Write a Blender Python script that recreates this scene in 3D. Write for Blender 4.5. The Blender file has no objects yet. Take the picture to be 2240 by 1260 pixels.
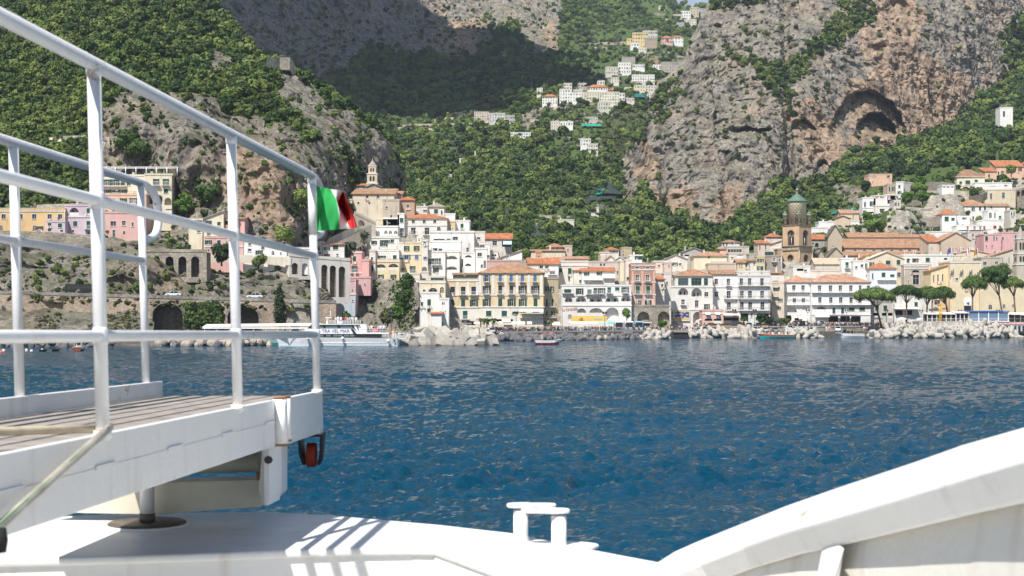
import bpy,math,random
import numpy as np
from mathutils import Vector,Matrix,Euler
R=math.radians
SC=bpy.context.scene
COL=SC.collection
rnd=random.Random(7)
# ------------------------------------------------------------------ camera, sky, sun, exposure
F,HY,CX,CZ=3077.0,699.0,1120.0,6.0
cam_d=bpy.data.cameras.new('camera');cam=bpy.data.objects.new('camera',cam_d);COL.objects.link(cam)
cam.location=(0,0,CZ);cam.rotation_euler=(R(90),0,0)
cam_d.sensor_width=36.0;cam_d.lens=36.0*F/2240.0;cam_d.shift_y=(HY-630.0)/2240.0
cam_d.clip_start=0.1;cam_d.clip_end=20000
cam_d.dof.use_dof=True;cam_d.dof.focus_distance=420;cam_d.dof.aperture_fstop=9.0
SC.camera=cam
SUN_TO=Vector((-0.262,-0.51,0.819)).normalized()
sun_el=math.asin(SUN_TO.z);sun_az=math.atan2(SUN_TO.x,SUN_TO.y)
W=bpy.data.worlds.new('World');SC.world=W;W.use_nodes=True
wn=W.node_tree;bgn=wn.nodes['Background']
sky=wn.nodes.new('ShaderNodeTexSky');sky.sky_type='NISHITA';sky.sun_disc=False
sky.sun_elevation=sun_el;sky.sun_rotation=sun_az;sky.air_density=1.0;sky.dust_density=0.6;sky.ozone_density=1.5
tc=wn.nodes.new('ShaderNodeTexCoord');cn=wn.nodes.new('ShaderNodeTexNoise');cn.inputs['Scale'].default_value=2.6
cn.inputs['Detail'].default_value=7;cn.inputs['Roughness'].default_value=.6
mp=wn.nodes.new('ShaderNodeMapping');mp.inputs['Scale'].default_value=(1,1,3.0)
cr=wn.nodes.new('ShaderNodeValToRGB');cr.color_ramp.elements[0].position=.52;cr.color_ramp.elements[1].position=.74
mx=wn.nodes.new('ShaderNodeMixRGB');mx.inputs[2].default_value=(7,7.3,7.8,1)
wn.links.new(tc.outputs['Generated'],mp.inputs[0]);wn.links.new(mp.outputs[0],cn.inputs['Vector'])
wn.links.new(cn.outputs['Fac'],cr.inputs[0]);wn.links.new(cr.outputs[0],mx.inputs[0]);wn.links.new(sky.outputs[0],mx.inputs[1])
wn.links.new(mx.outputs[0],bgn.inputs['Color']);bgn.inputs['Strength'].default_value=0.085
sd=bpy.data.lights.new('sun','SUN');sd.energy=5.0;sd.angle=R(0.5);sd.color=(1.0,0.955,0.89)
so=bpy.data.objects.new('sun',sd);COL.objects.link(so);so.rotation_euler=(-SUN_TO).to_track_quat('-Z','Y').to_euler()
so.location=(-100,-140,300)
vs=SC.view_settings
vs.view_transform='Standard';vs.look='None';vs.gamma=1;vs.use_curve_mapping=False;vs.exposure=0.42
SC.render.film_transparent=False
try:SC.cycles.max_bounces=6;SC.cycles.diffuse_bounces=3;SC.cycles.transparent_max_bounces=8
except Exception:pass
# ------------------------------------------------------------------ helpers
def P(px,py,D):return Vector(((px-CX)/F*D,D,CZ-(py-HY)/F*D))
def Dsea(py):return CZ*F/(py-HY)
def tag(o,label=None,cat=None,group=None,kind=None):
 if label:o['label']=label
 if cat:o['category']=cat
 if group:o['group']=group
 if kind or cat:o['kind']=kind or 'thing'
 return o
def empty(name,loc,rz=0,label=None,cat=None,group=None):
 o=bpy.data.objects.new(name,None);COL.objects.link(o);o.location=loc;o.rotation_euler=(0,0,rz)
 o.empty_display_size=.2
 return tag(o,label,cat,group)
def link(name,mesh,parent=None,loc=(0,0,0),rz=0):
 o=bpy.data.objects.new(name,mesh);COL.objects.link(o);o.location=loc
 if rz:o.rotation_euler=(0,0,rz)
 if parent:o.parent=parent
 return o
def copy_tree(o,parent=None):
 c=o.copy();COL.objects.link(c)
 if parent:c.parent=parent
 for ch in o.children:copy_tree(ch,c)
 return c
class MB:
 """mesh builder: collects faces with material slots"""
 def __init__(s):s.v=[];s.f=[];s.m=[];s.mats=[];s.sm=[]
 def mat(s,m):
  if m not in s.mats:s.mats.append(m)
  return s.mats.index(m)
 def poly(s,pts,m,smooth=False):
  n=len(s.v);s.v+=[tuple(p)for p in pts];s.f.append(tuple(range(n,n+len(pts))));s.m.append(s.mat(m));s.sm.append(smooth)
 def box(s,x0,y0,z0,x1,y1,z1,m,skip=''):
  n=len(s.v);k=s.mat(m)
  s.v+=[(x0,y0,z0),(x1,y0,z0),(x1,y1,z0),(x0,y1,z0),(x0,y0,z1),(x1,y0,z1),(x1,y1,z1),(x0,y1,z1)]
  for c,f in(('b',(0,3,2,1)),('t',(4,5,6,7)),('f',(0,1,5,4)),('r',(1,2,6,5)),('k',(2,3,7,6)),('l',(3,0,4,7))):
   if c not in skip:s.f.append(tuple(n+i for i in f));s.m.append(k);s.sm.append(False)
 def tube(s,pts,r,m,n=8,cap=True,smooth=True):
  pts=[Vector(p)for p in pts];rr=r if isinstance(r,(list,tuple))else[r]*len(pts)
  k=s.mat(m);base=len(s.v);up=Vector((0,0,1));last=None
  for i,p in enumerate(pts):
   a=pts[max(i-1,0)];b=pts[min(i+1,len(pts)-1)];d=(b-a).normalized()
   if last is None:
    t=up if abs(d.z)<.9 else Vector((1,0,0));u=d.cross(t).normalized()
   else:u=(last-d*last.dot(d)).normalized()
   w=d.cross(u);last=u
   for j in range(n):
    an=2*math.pi*j/n
    s.v.append(tuple(p+(u*math.cos(an)+w*math.sin(an))*rr[i]))
  for i in range(len(pts)-1):
   for j in range(n):
    a=base+i*n+j;b=base+i*n+(j+1)%n
    s.f.append((a,b,b+n,a+n));s.m.append(k);s.sm.append(smooth)
  if cap:
   s.f.append(tuple(base+j for j in range(n))[::-1]);s.m.append(k);s.sm.append(False)
   e=base+(len(pts)-1)*n;s.f.append(tuple(e+j for j in range(n)));s.m.append(k);s.sm.append(False)
 def lathe(s,prof,m,n=16,c=(0,0,0),smooth=True,a0=0):
  k=s.mat(m);base=len(s.v)
  for(r,z)in prof:
   for j in range(n):
    an=a0+2*math.pi*j/n;s.v.append((c[0]+r*math.cos(an),c[1]+r*math.sin(an),c[2]+z))
  for i in range(len(prof)-1):
   for j in range(n):
    a=base+i*n+j;b=base+i*n+(j+1)%n
    s.f.append((a,b,b+n,a+n));s.m.append(k);s.sm.append(smooth)
  e=base+(len(prof)-1)*n
  s.f.append(tuple(e+j for j in range(n)));s.m.append(k);s.sm.append(False)
  s.f.append(tuple(base+j for j in range(n))[::-1]);s.m.append(k);s.sm.append(False)
 def prism(s,poly,d,m,skip=''):
  """poly: 3D points (planar), d: extrusion vector"""
  d=Vector(d);A=[Vector(p)for p in poly];B=[p+d for p in A]
  s.poly(A,m);s.poly(B[::-1],m)
  for i in range(len(A)):
   j=(i+1)%len(A);s.poly([A[j],A[i],B[i],B[j]],m)
 def mesh(s,name):
  me=bpy.data.meshes.new(name);me.from_pydata(s.v,[],s.f)
  for m in s.mats:me.materials.append(m)
  me.polygons.foreach_set('material_index',s.m);me.polygons.foreach_set('use_smooth',s.sm);me.update()
  return me
 def build(s,name,parent=None,loc=(0,0,0),rz=0,bevel=0,fix=False):
  me=s.mesh(name)
  if fix or bevel:
   import bmesh
   b=bmesh.new();b.from_mesh(me);bmesh.ops.remove_doubles(b,verts=b.verts,dist=1e-4)
   bmesh.ops.recalc_face_normals(b,faces=b.faces);b.to_mesh(me);b.free()
  o=link(name,me,parent,loc,rz)
  if bevel:
   bm=o.modifiers.new('bevel','BEVEL');bm.width=bevel;bm.segments=3;bm.limit_method='ANGLE';bm.angle_limit=R(35)
  return o
# ------------------------------------------------------------------ materials
_mc={}
def newmat(name):
 m=bpy.data.materials.new(name);m.use_nodes=True
 return m,m.node_tree,m.node_tree.nodes['Principled BSDF']
def setp(b,rough=.8,spec=.3,metal=0):
 b.inputs['Roughness'].default_value=rough;b.inputs['Metallic'].default_value=metal
 if 'Specular IOR Level' in b.inputs:b.inputs['Specular IOR Level'].default_value=spec
def N(t,kind,**kw):
 n=t.nodes.new(kind)
 for k,v in kw.items():
  if k in n.inputs:n.inputs[k].default_value=v
  else:setattr(n,k,v)
 return n
def L(t,a,b):t.links.new(a,b)
def ramp(t,fac,stops):
 r=N(t,'ShaderNodeValToRGB');e=r.color_ramp.elements
 while len(e)<len(stops):e.new(.5)
 for i,(p,c)in enumerate(stops):e[i].position=p;e[i].color=(*c,1)if len(c)==3 else c
 L(t,fac,r.inputs[0]);return r.outputs[0]
def mixc(t,fac,a,b,mode='MIX'):
 m=N(t,'ShaderNodeMixRGB',blend_type=mode)
 for i,v in((0,fac),(1,a),(2,b)):
  if hasattr(v,'is_output')or hasattr(v,'links'):L(t,v,m.inputs[i])
  else:m.inputs[i].default_value=v if i==0 else(*v,1)
 return m.outputs[0]
def plain(name,c,rough=.6,spec=.4,metal=0,var=.12,scale=3.0,bump=0):
 key=('plain',name)
 if key in _mc:return _mc[key]
 m,t,b=newmat(name);setp(b,rough,spec,metal)
 n=N(t,'ShaderNodeTexNoise',Scale=scale,Detail=5.0);g=N(t,'ShaderNodeTexCoord');L(t,g.outputs['Object'],n.inputs['Vector'])
 lo=tuple(x*(1-var)for x in c);hi=tuple(min(1,x*(1+var))for x in c)
 L(t,ramp(t,n.outputs['Fac'],[(.3,lo),(.7,hi)]),b.inputs['Base Color'])
 if bump:
  bp=N(t,'ShaderNodeBump',Strength=1.0,Distance=bump);L(t,n.outputs['Fac'],bp.inputs['Height']);L(t,bp.outputs[0],b.inputs['Normal'])
 _mc[key]=m;return m
def stucco(c,dirt=.62):
 c=tuple(c);key=('st',c,dirt)
 if key in _mc:return _mc[key]
 m,t,b=newmat('stucco');setp(b,.9,.15)
 g=N(t,'ShaderNodeNewGeometry')
 n1=N(t,'ShaderNodeTexNoise',Scale=.35,Detail=6.0,Roughness=.65);L(t,g.outputs['Position'],n1.inputs['Vector'])
 mpn=N(t,'ShaderNodeMapping');mpn.inputs['Scale'].default_value=(1.1,1.1,.16);L(t,g.outputs['Position'],mpn.inputs[0])
 n2=N(t,'ShaderNodeTexNoise',Scale=1.0,Detail=5.0,Roughness=.6);L(t,mpn.outputs[0],n2.inputs['Vector'])
 n3=N(t,'ShaderNodeTexNoise',Scale=5.0,Detail=4.0);L(t,g.outputs['Position'],n3.inputs['Vector'])
 base=ramp(t,n1.outputs['Fac'],[(.3,tuple(x*.86 for x in c)),(.62,c),(.8,tuple(min(.9,x*1.06)for x in c))])
 st=ramp(t,n2.outputs['Fac'],[(.54,(0,0,0)),(.72,(dirt,dirt,dirt))])
 c2=mixc(t,st,base,(c[0]*.5+.02,c[1]*.47+.02,c[2]*.43+.02))
 sp=ramp(t,n3.outputs['Fac'],[(.66,(0,0,0)),(.74,(.35,.35,.35))])
 L(t,mixc(t,sp,c2,(c[0]*.65,c[1]*.6,c[2]*.55)),b.inputs['Base Color'])
 bp=N(t,'ShaderNodeBump',Strength=.5,Distance=.03);L(t,n3.outputs['Fac'],bp.inputs['Height']);L(t,bp.outputs[0],b.inputs['Normal'])
 _mc[key]=m;return m
def masonry(c,sc=1.6,mortar=.6,rnd_=.25):
 c=tuple(c);key=('ms',c,sc)
 if key in _mc:return _mc[key]
 m,t,b=newmat('masonry');setp(b,.95,.1)
 g=N(t,'ShaderNodeNewGeometry')
 mpn=N(t,'ShaderNodeMapping');mpn.inputs['Scale'].default_value=(1,1,1.7);L(t,g.outputs['Position'],mpn.inputs[0])
 v=N(t,'ShaderNodeTexVoronoi',Scale=sc);L(t,mpn.outputs[0],v.inputs['Vector'])
 ve=N(t,'ShaderNodeTexVoronoi',Scale=sc,feature='DISTANCE_TO_EDGE');L(t,mpn.outputs[0],ve.inputs['Vector'])
 n1=N(t,'ShaderNodeTexNoise',Scale=.15,Detail=7.0,Roughness=.65);L(t,g.outputs['Position'],n1.inputs['Vector'])
 base=ramp(t,n1.outputs['Fac'],[(.3,tuple(x*.6 for x in c)),(.7,tuple(min(1,x*1.2)for x in c))])
 sep=N(t,'ShaderNodeSeparateColor');L(t,v.outputs['Color'],sep.inputs[0])
 vr=ramp(t,sep.outputs[0],[(0,(1-rnd_,)*3),(1,(1+rnd_,)*3)])
 c2=mixc(t,1.0,base,vr,'MULTIPLY')
 ed=ramp(t,ve.outputs['Distance'],[(0,(mortar,)*3),(.06,(1,1,1))])
 L(t,mixc(t,1.0,c2,ed,'MULTIPLY'),b.inputs['Base Color'])
 bp=N(t,'ShaderNodeBump',Strength=.8,Distance=.12);L(t,ed,bp.inputs['Height']);L(t,bp.outputs[0],b.inputs['Normal'])
 _mc[key]=m;return m
def tiles(c=(.42,.2,.11),w=.42):
 c=tuple(c);key=('ti',c)
 if key in _mc:return _mc[key]
 m,t,b=newmat('roof_tiles');setp(b,.9,.15)
 g=N(t,'ShaderNodeTexCoord')
 wv=N(t,'ShaderNodeTexWave',Scale=1/w/3.1416*1.57,wave_type='BANDS',bands_direction='X');L(t,g.outputs['Object'],wv.inputs['Vector'])
 wz=N(t,'ShaderNodeTexWave',Scale=.55,wave_type='BANDS',bands_direction='Y',wave_profile='SAW');L(t,g.outputs['Object'],wz.inputs['Vector'])
 v=N(t,'ShaderNodeTexVoronoi',Scale=2.6);L(t,g.outputs['Object'],v.inputs['Vector'])
 n1=N(t,'ShaderNodeTexNoise',Scale=.5,Detail=7.0,Roughness=.7);L(t,g.outputs['Object'],n1.inputs['Vector'])
 base=ramp(t,n1.outputs['Fac'],[(.28,(c[0]*.55,c[1]*.6,c[2]*.7)),(.5,c),(.75,(min(1,c[0]*1.25),c[1]*1.4,c[2]*1.6))])
 sep=N(t,'ShaderNodeSeparateColor');L(t,v.outputs['Color'],sep.inputs[0])
 c2=mixc(t,1.0,base,ramp(t,sep.outputs[0],[(0,(.7,.7,.7)),(1,(1.2,1.2,1.2))]),'MULTIPLY')
 c3=mixc(t,1.0,c2,ramp(t,wv.outputs['Fac'],[(0,(.6,.58,.55)),(.5,(1,1,1))]),'MULTIPLY')
 L(t,c3,b.inputs['Base Color'])
 bp=N(t,'ShaderNodeBump',Strength=.9,Distance=.12);L(t,wv.outputs['Fac'],bp.inputs['Height'])
 b2=N(t,'ShaderNodeBump',Strength=.4,Distance=.05);L(t,wz.outputs['Fac'],b2.inputs['Height']);L(t,bp.outputs[0],b2.inputs['Normal'])
 L(t,b2.outputs[0],b.inputs['Normal'])
 _mc[key]=m;return m
def foliage(name,lo,mid,hi,rough=.7):
 key=('fo',name)
 if key in _mc:return _mc[key]
 m,t,b=newmat(name);setp(b,rough,.25)
 oi=N(t,'ShaderNodeObjectInfo');g=N(t,'ShaderNodeNewGeometry')
 n=N(t,'ShaderNodeTexNoise',Scale=.9,Detail=3.0);L(t,g.outputs['Position'],n.inputs['Vector'])
 n2=N(t,'ShaderNodeTexNoise',Scale=.02,Detail=3.0);L(t,g.outputs['Position'],n2.inputs['Vector'])
 a=N(t,'ShaderNodeMath',operation='MULTIPLY');a.inputs[1].default_value=.5;L(t,oi.outputs['Random'],a.inputs[0])
 a2=N(t,'ShaderNodeMath',operation='MULTIPLY');a2.inputs[1].default_value=.45;L(t,n.outputs['Fac'],a2.inputs[0])
 a3=N(t,'ShaderNodeMath',operation='MULTIPLY_ADD');a3.inputs[1].default_value=.6;L(t,n2.outputs['Fac'],a3.inputs[0]);L(t,a.outputs[0],a3.inputs[2])
 ad=N(t,'ShaderNodeMath',operation='ADD');L(t,a3.outputs[0],ad.inputs[0]);L(t,a2.outputs[0],ad.inputs[1])
 c=ramp(t,ad.outputs[0],[(.45,lo),(.72,mid),(1.0,hi)])
 L(t,c,b.inputs['Base Color'])
 _mc[key]=m;return m
WHITE=(.8,.78,.74);CREAM=(.74,.66,.5);YEL=(.72,.56,.34);PINK=(.66,.42,.38);PEACH=(.72,.47,.34);LILAC=(.6,.48,.54)
TAN=(.5,.4,.3);GREY=(.42,.4,.37);OFF=(.7,.65,.58)
M_green=plain('shutter_green',(.018,.085,.06),.55);M_blue=plain('shutter_blue',(.09,.19,.36),.5);M_brown=plain('shutter_brown',(.16,.07,.035),.6)
M_teal=plain('shutter_teal',(.05,.2,.16),.5);M_red=plain('shutter_red',(.3,.04,.03),.6);M_dark=plain('dark_joinery',(.03,.035,.045),.5)
M_frame=plain('painted_frame',(.7,.69,.66),.5);M_iron=plain('black_iron',(.025,.025,.028),.5)
M_trim=stucco((.74,.72,.68),.3);M_wpaint=plain('white_paint',(.8,.8,.8),.45)
SH={'g':M_green,'b':M_blue,'n':M_brown,'t':M_teal,'r':M_red,'k':M_dark}
def glassmat():
 m,t,b=newmat('window_glass');setp(b,.08,.6)
 oi=N(t,'ShaderNodeObjectInfo')
 L(t,ramp(t,oi.outputs['Random'],[(0,(.012,.014,.017)),(.7,(.025,.03,.04)),(.92,(.07,.08,.09)),(1,(.22,.21,.2))]),b.inputs['Base Color'])
 return m
M_glass=glassmat()
M_stone=masonry((.36,.32,.26));M_stone_d=masonry((.22,.2,.17));M_stone_l=masonry((.5,.44,.36),1.2)
M_awn=plain('awning_cloth',(.75,.7,.6),.8)
# ------------------------------------------------------------------ noise + terrain sheets
_rs=np.random.RandomState(3);_perm=_rs.permutation(512).astype(np.int64);_perm=np.concatenate([_perm,_perm])
_grad=_rs.randn(512,3);_grad/=np.linalg.norm(_grad,axis=1)[:,None]
def perlin(x,y,z):
 xi=np.floor(x).astype(np.int64);yi=np.floor(y).astype(np.int64);zi=np.floor(z).astype(np.int64)
 xf=x-xi;yf=y-yi;zf=z-zi
 u=xf**3*(xf*(xf*6-15)+10);v=yf**3*(yf*(yf*6-15)+10);w=zf**3*(zf*(zf*6-15)+10)
 def g(i,j,k):
  h=_perm[(_perm[(_perm[(xi+i)&511]+yi+j)&511]+zi+k)&511]
  G=_grad[h&511]
  return G[...,0]*(xf-i)+G[...,1]*(yf-j)+G[...,2]*(zf-k)
 l=lambda a,b,t:a+(b-a)*t
 return l(l(l(g(0,0,0),g(1,0,0),u),l(g(0,1,0),g(1,1,0),u),v),l(l(g(0,0,1),g(1,0,1),u),l(g(0,1,1),g(1,1,1),u),v),w)
def fbm(x,y,z,o=5,lac=2.03,gain=.5,ridged=False):
 a=1.0;s=0
 for i in range(o):
  n=perlin(x+i*17.3,y-i*9.1,z+i*4.7)
  if ridged:n=(1-2.6*np.abs(n))*.6
  s=s+a*n;x,y,z=x*lac,y*lac,z*lac;a*=gain
 return s
class RBF:
 def __init__(s,pts):
  p=np.array(pts,float);s.c=p[:,:2]/500.0;n=len(p)
  K=s.k(s.c,s.c)+np.eye(n)*1e-4;Q=np.hstack([np.ones((n,1)),s.c])
  A=np.vstack([np.hstack([K,Q]),np.hstack([Q.T,np.zeros((3,3))])])
  s.w=np.linalg.solve(A,np.concatenate([np.log(p[:,2]),np.zeros(3)]))
 def k(s,a,b):
  d=np.sqrt(((a[:,None]-b[None])**2).sum(-1)+1e-9);return d*d*np.log(d+1e-9)
 def __call__(s,px,py):
  q=np.stack([np.ravel(px),np.ravel(py)],1)/500.0
  r=s.k(q,s.c)@s.w[:-3]+s.w[-3]+q@s.w[-2:]
  return np.exp(r).reshape(np.shape(px))
def inpoly(px,py,poly):
 r=np.zeros(np.shape(px),bool);n=len(poly)
 for i in range(n):
  x0,y0=poly[i];x1,y1=poly[i-1]
  if y0==y1:continue
  c=((y0>py)!=(y1>py))&(px<(x1-x0)*(py-y0)/(y1-y0)+x0);r^=c
 return r
def masks(px,py,polys,jit=14.0,sc=30.0):
 jx=fbm(px/sc,py/sc,px*0+3.3,4)*jit*2;jy=fbm(px/sc,py/sc,px*0+9.7,4)*jit*2
 r=np.zeros(np.shape(px),bool)
 for p in polys:r|=inpoly(px+jx,py+jy,p)
 return r
def rockmat():
 m,t,b=newmat('limestone');setp(b,.95,.12)
 g=N(t,'ShaderNodeNewGeometry');at=N(t,'ShaderNodeAttribute',attribute_name='rock')
 def nz(scale,vec=(1,1,1),det=6.0,ro=.6,typ='ShaderNodeTexNoise'):
  q=N(t,'ShaderNodeMapping');q.inputs['Scale'].default_value=vec;L(t,g.outputs['Position'],q.inputs[0])
  n=N(t,typ,Scale=scale,Detail=det,Roughness=ro);L(t,q.outputs[0],n.inputs['Vector']);return n.outputs['Fac']
 big=nz(.02,(1,1,.6));streak=nz(.13,(1,1,.16),7.0,.6);fine=nz(.55,(1,1,.8),8.0,.7);warm=nz(.035,(1,1,.5),5.0,.6)
 grey=ramp(t,fine,[(.25,(.095,.088,.08)),(.42,(.255,.232,.2)),(.66,(.41,.37,.315))])
 orange=ramp(t,fine,[(.27,(.17,.115,.08)),(.45,(.4,.29,.21)),(.7,(.54,.42,.32))])
 at2=N(t,'ShaderNodeAttribute',attribute_name='warm')
 wsum=N(t,'ShaderNodeMath',operation='MULTIPLY_ADD');wsum.inputs[1].default_value=.55;L(t,at2.outputs['Fac'],wsum.inputs[0]);L(t,warm,wsum.inputs[2])
 wf=ramp(t,wsum.outputs[0],[(.5,(0,0,0)),(.78,(1,1,1))])
 c=mixc(t,wf,grey,orange)
 sk=ramp(t,streak,[(.38,(.3,.3,.33)),(.48,(.85,.85,.86)),(.6,(1,1,1)),(.75,(1.15,1.12,1.08))])
 c=mixc(t,.8,c,sk,'MULTIPLY')
 sx=N(t,'ShaderNodeSeparateXYZ');L(t,g.outputs['Normal'],sx.inputs[0])
 vn=nz(.12,(1,1,1),6.0,.7);ad=N(t,'ShaderNodeMath',operation='MULTIPLY_ADD');ad.inputs[1].default_value=.62
 L(t,sx.outputs['Z'],ad.inputs[0]);L(t,vn,ad.inputs[2])
 led=ramp(t,ad.outputs[0],[(.985,(0,0,0)),(1.0,(.45,.45,.45))])
 grass=ramp(t,fine,[(.3,(.045,.055,.022)),(.5,(.1,.115,.045)),(.75,(.19,.185,.08))])
 soil=ramp(t,fine,[(.3,(.04,.065,.02)),(.55,(.1,.15,.045)),(.8,(.2,.24,.1))])
 c=mixc(t,led,c,grass)
 inv=N(t,'ShaderNodeMath',operation='SUBTRACT');inv.inputs[0].default_value=1;L(t,at.outputs['Fac'],inv.inputs[1])
 L(t,mixc(t,inv.outputs[0],c,soil),b.inputs['Base Color'])
 h=N(t,'ShaderNodeMath',operation='MULTIPLY_ADD');h.inputs[1].default_value=1.6;L(t,streak,h.inputs[0]);L(t,fine,h.inputs[2])
 bp=N(t,'ShaderNodeBump',Strength=1.0,Distance=1.9);L(t,h.outputs[0],bp.inputs['Height']);L(t,bp.outputs[0],b.inputs['Normal'])
 return m
M_rock=rockmat()
TREES={'forest':[],'olive':[],'shrub':[],'ivy':[]}
def interp_poly(poly,x):p=np.array(poly,float);return np.interp(x,p[:,0],p[:,1])
class Sheet:
 def __init__(s,name,label,x0,x1,top,bot,step,ctrl,rocks,amp=(7.,2.2),warm=(),extra=None,topj=5):
  s.f=RBF(ctrl);s.extra=extra;s.x0,s.x1=x0,x1;s.top,s.bot=top,bot
  nx=int((x1-x0)/step)+1
  pxs=np.linspace(x0,x1,nx);yt=interp_poly(top,pxs);yb=interp_poly(bot,pxs)
  yt=yt+fbm(pxs/40,pxs*0+x0,pxs*0,4)*topj*2
  ny=int((yb-yt).max()/step)+1
  tt=np.linspace(0,1,ny)[:,None]
  PX=np.broadcast_to(pxs[None],(ny,nx)).copy();PY=yt[None]+(yb-yt)[None]*tt
  D=s.depth(PX,PY)
  rock=masks(PX,PY,rocks).astype(float);wm=masks(PX,PY,warm,20).astype(float)if warm else rock*0
  X=(PX-CX)/F*D;Z=CZ-(PY-HY)/F*D;Y=D.copy()
  k1=fbm(X/46,Y/46,Z/62,3);k2=.85*fbm(X/17,Y/17,Z/60,3,ridged=True)+.36*fbm(X/8,Y/8,Z/16,4,ridged=True);k3=fbm(X/3.6,Y/3.6,Z/3.2,3)
  kl=fbm(X/60,Y/60,Z/7,3)
  a=np.where(rock>.5,1.0,.35)
  d=-(k1*amp[0]*1.7+(k2-.4)*amp[1]*2.9*a+k3*amp[1]*.75*a+kl*amp[1]*.9*a)
  fade=np.clip(tt*12,0,1)*1.0
  Y2=Y+d*(.3+.7*fade);sc=1+(Y2-Y)/Y*.35
  lx=fbm(X/9+40,Y/9,Z/9,3)*amp[1]*.8*a;lz=fbm(X/9,Y/9+30,Z/9,3)*amp[1]*.8*a
  X=X*sc+lx;Z=(Z-CZ)*sc+CZ+lz;Y=Y2
  XB=[];YB=[];ZB=[]
  for q,(dy,dz)in enumerate(((60,30),(14,4))):
   XB.append(X[0]*(1+dy/Y[0]));YB.append(Y[0]+dy+0*X[0]);ZB.append(Z[0]-dz+0*X[0])
  X=np.vstack(XB+[X]);Y=np.vstack(YB+[Y]);Z=np.vstack(ZB+[Z])
  rk=np.vstack([rock[:1],rock[:1],rock]);wmm=np.vstack([wm[:1],wm[:1],wm])
  n2=ny+2;V=np.stack([X,Y,Z],-1).reshape(-1,3)
  i,j=np.meshgrid(np.arange(n2-1),np.arange(nx-1),indexing='ij');b=(i*nx+j).ravel()
  faces=np.stack([b,b+nx,b+nx+1,b+1],1)
  me=bpy.data.meshes.new(name)
  me.vertices.add(len(V));me.vertices.foreach_set('co',V.ravel());me.loops.add(faces.size);me.loops.foreach_set('vertex_index',faces.ravel())
  me.polygons.add(len(faces));me.polygons.foreach_set('loop_start',np.arange(len(faces))*4)
  me.polygons.foreach_set('use_smooth',np.zeros(len(faces),bool))
  me.update(calc_edges=True)
  for nm,arr in(('rock',rk),('warm',wmm)):
   at=me.attributes.new(nm,'FLOAT','POINT');at.data.foreach_set('value',arr.ravel().astype(np.float32))
  me.materials.append(M_rock);s.o=link(name,me);tag(s.o,label,None,None,'structure')
  s.X,s.Y,s.Z,s.PX,s.PY,s.rock=X[2:],Y[2:],Z[2:],PX,PY,rock
  s.nx,s.ny=nx,ny
 def Y_at(s,px,py):
  j=int(min(max((px-s.x0)/(s.x1-s.x0)*(s.nx-1),0),s.nx-1));q=(py-s.PY[0,j])/(s.PY[-1,j]-s.PY[0,j])*(s.ny-1);i=int(min(max(q,1),s.ny-2));w=2
  return float(s.Y[max(0,i-w):i+w+1,max(0,j-w):j+w+1].min())
 def depth(s,PX,PY):
  D=s.f(PX,PY)
  return s.extra(PX,PY,D)if s.extra else D
 def D(s,px,py):return float(s.depth(np.array([float(px)]),np.array([float(py)]))[0])
 def scatter(s,spacing,rpx,dens,kind,seed=1,shrubs=0.0,srpx=4.0,sreg=None):
  """one crown roughly every `spacing` photo pixels where dens(px,py)>random; radius rpx photo pixels at that depth"""
  r=np.random.RandomState(seed);yt=s.PY[0].min();yb=s.PY[-1].max()
  gx=np.arange(s.x0,s.x1,spacing);gy=np.arange(max(yt,-70),yb,spacing)
  A,B=np.meshgrid(gx,gy);A=(A+r.uniform(-.6,.6,A.shape)*spacing).ravel();B=(B+r.uniform(-.6,.6,B.shape)*spacing).ravel()
  fj=(A-s.x0)/(s.x1-s.x0)*(s.nx-1);ok=(fj>=0)&(fj<s.nx-1);A,B,fj=A[ok],B[ok],fj[ok]
  j=fj.astype(int);t0=s.PY[0,j];t1=s.PY[-1,j];fi=(B-t0)/(t1-t0)*(s.ny-1);ok=(fi>=0)&(fi<s.ny-1)
  A,B,j,fi=A[ok],B[ok],j[ok],fi[ok];i=fi.astype(int)
  rk=s.rock[i,j]>.5
  X,Y,Z=s.X[i,j],s.Y[i,j],s.Z[i,j]
  slope=(s.Y[np.maximum(i-2,0),j]-s.Y[i,j])/np.maximum(.3,s.Z[np.maximum(i-2,0),j]-s.Z[i,j])
  p=dens(A,B,rk,slope);u=r.uniform(size=len(A));keep=u<p
  X,Y,Z,A,B,rk=X[keep],Y[keep],Z[keep],A[keep],B[keep],rk[keep]
  rad=rpx*(.5+1.35*r.uniform(0,1,len(X))**2.3)/F*Y;rad=np.where(rk,rad*.62,rad)
  cl=fbm(A/60,B/60,A*0+5,3)
  for q in range(len(X)):
   TREES[kind].append((X[q],Y[q],Z[q]+rad[q]*(.2+.8*r.uniform()),rad[q],cl[q]))
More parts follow.
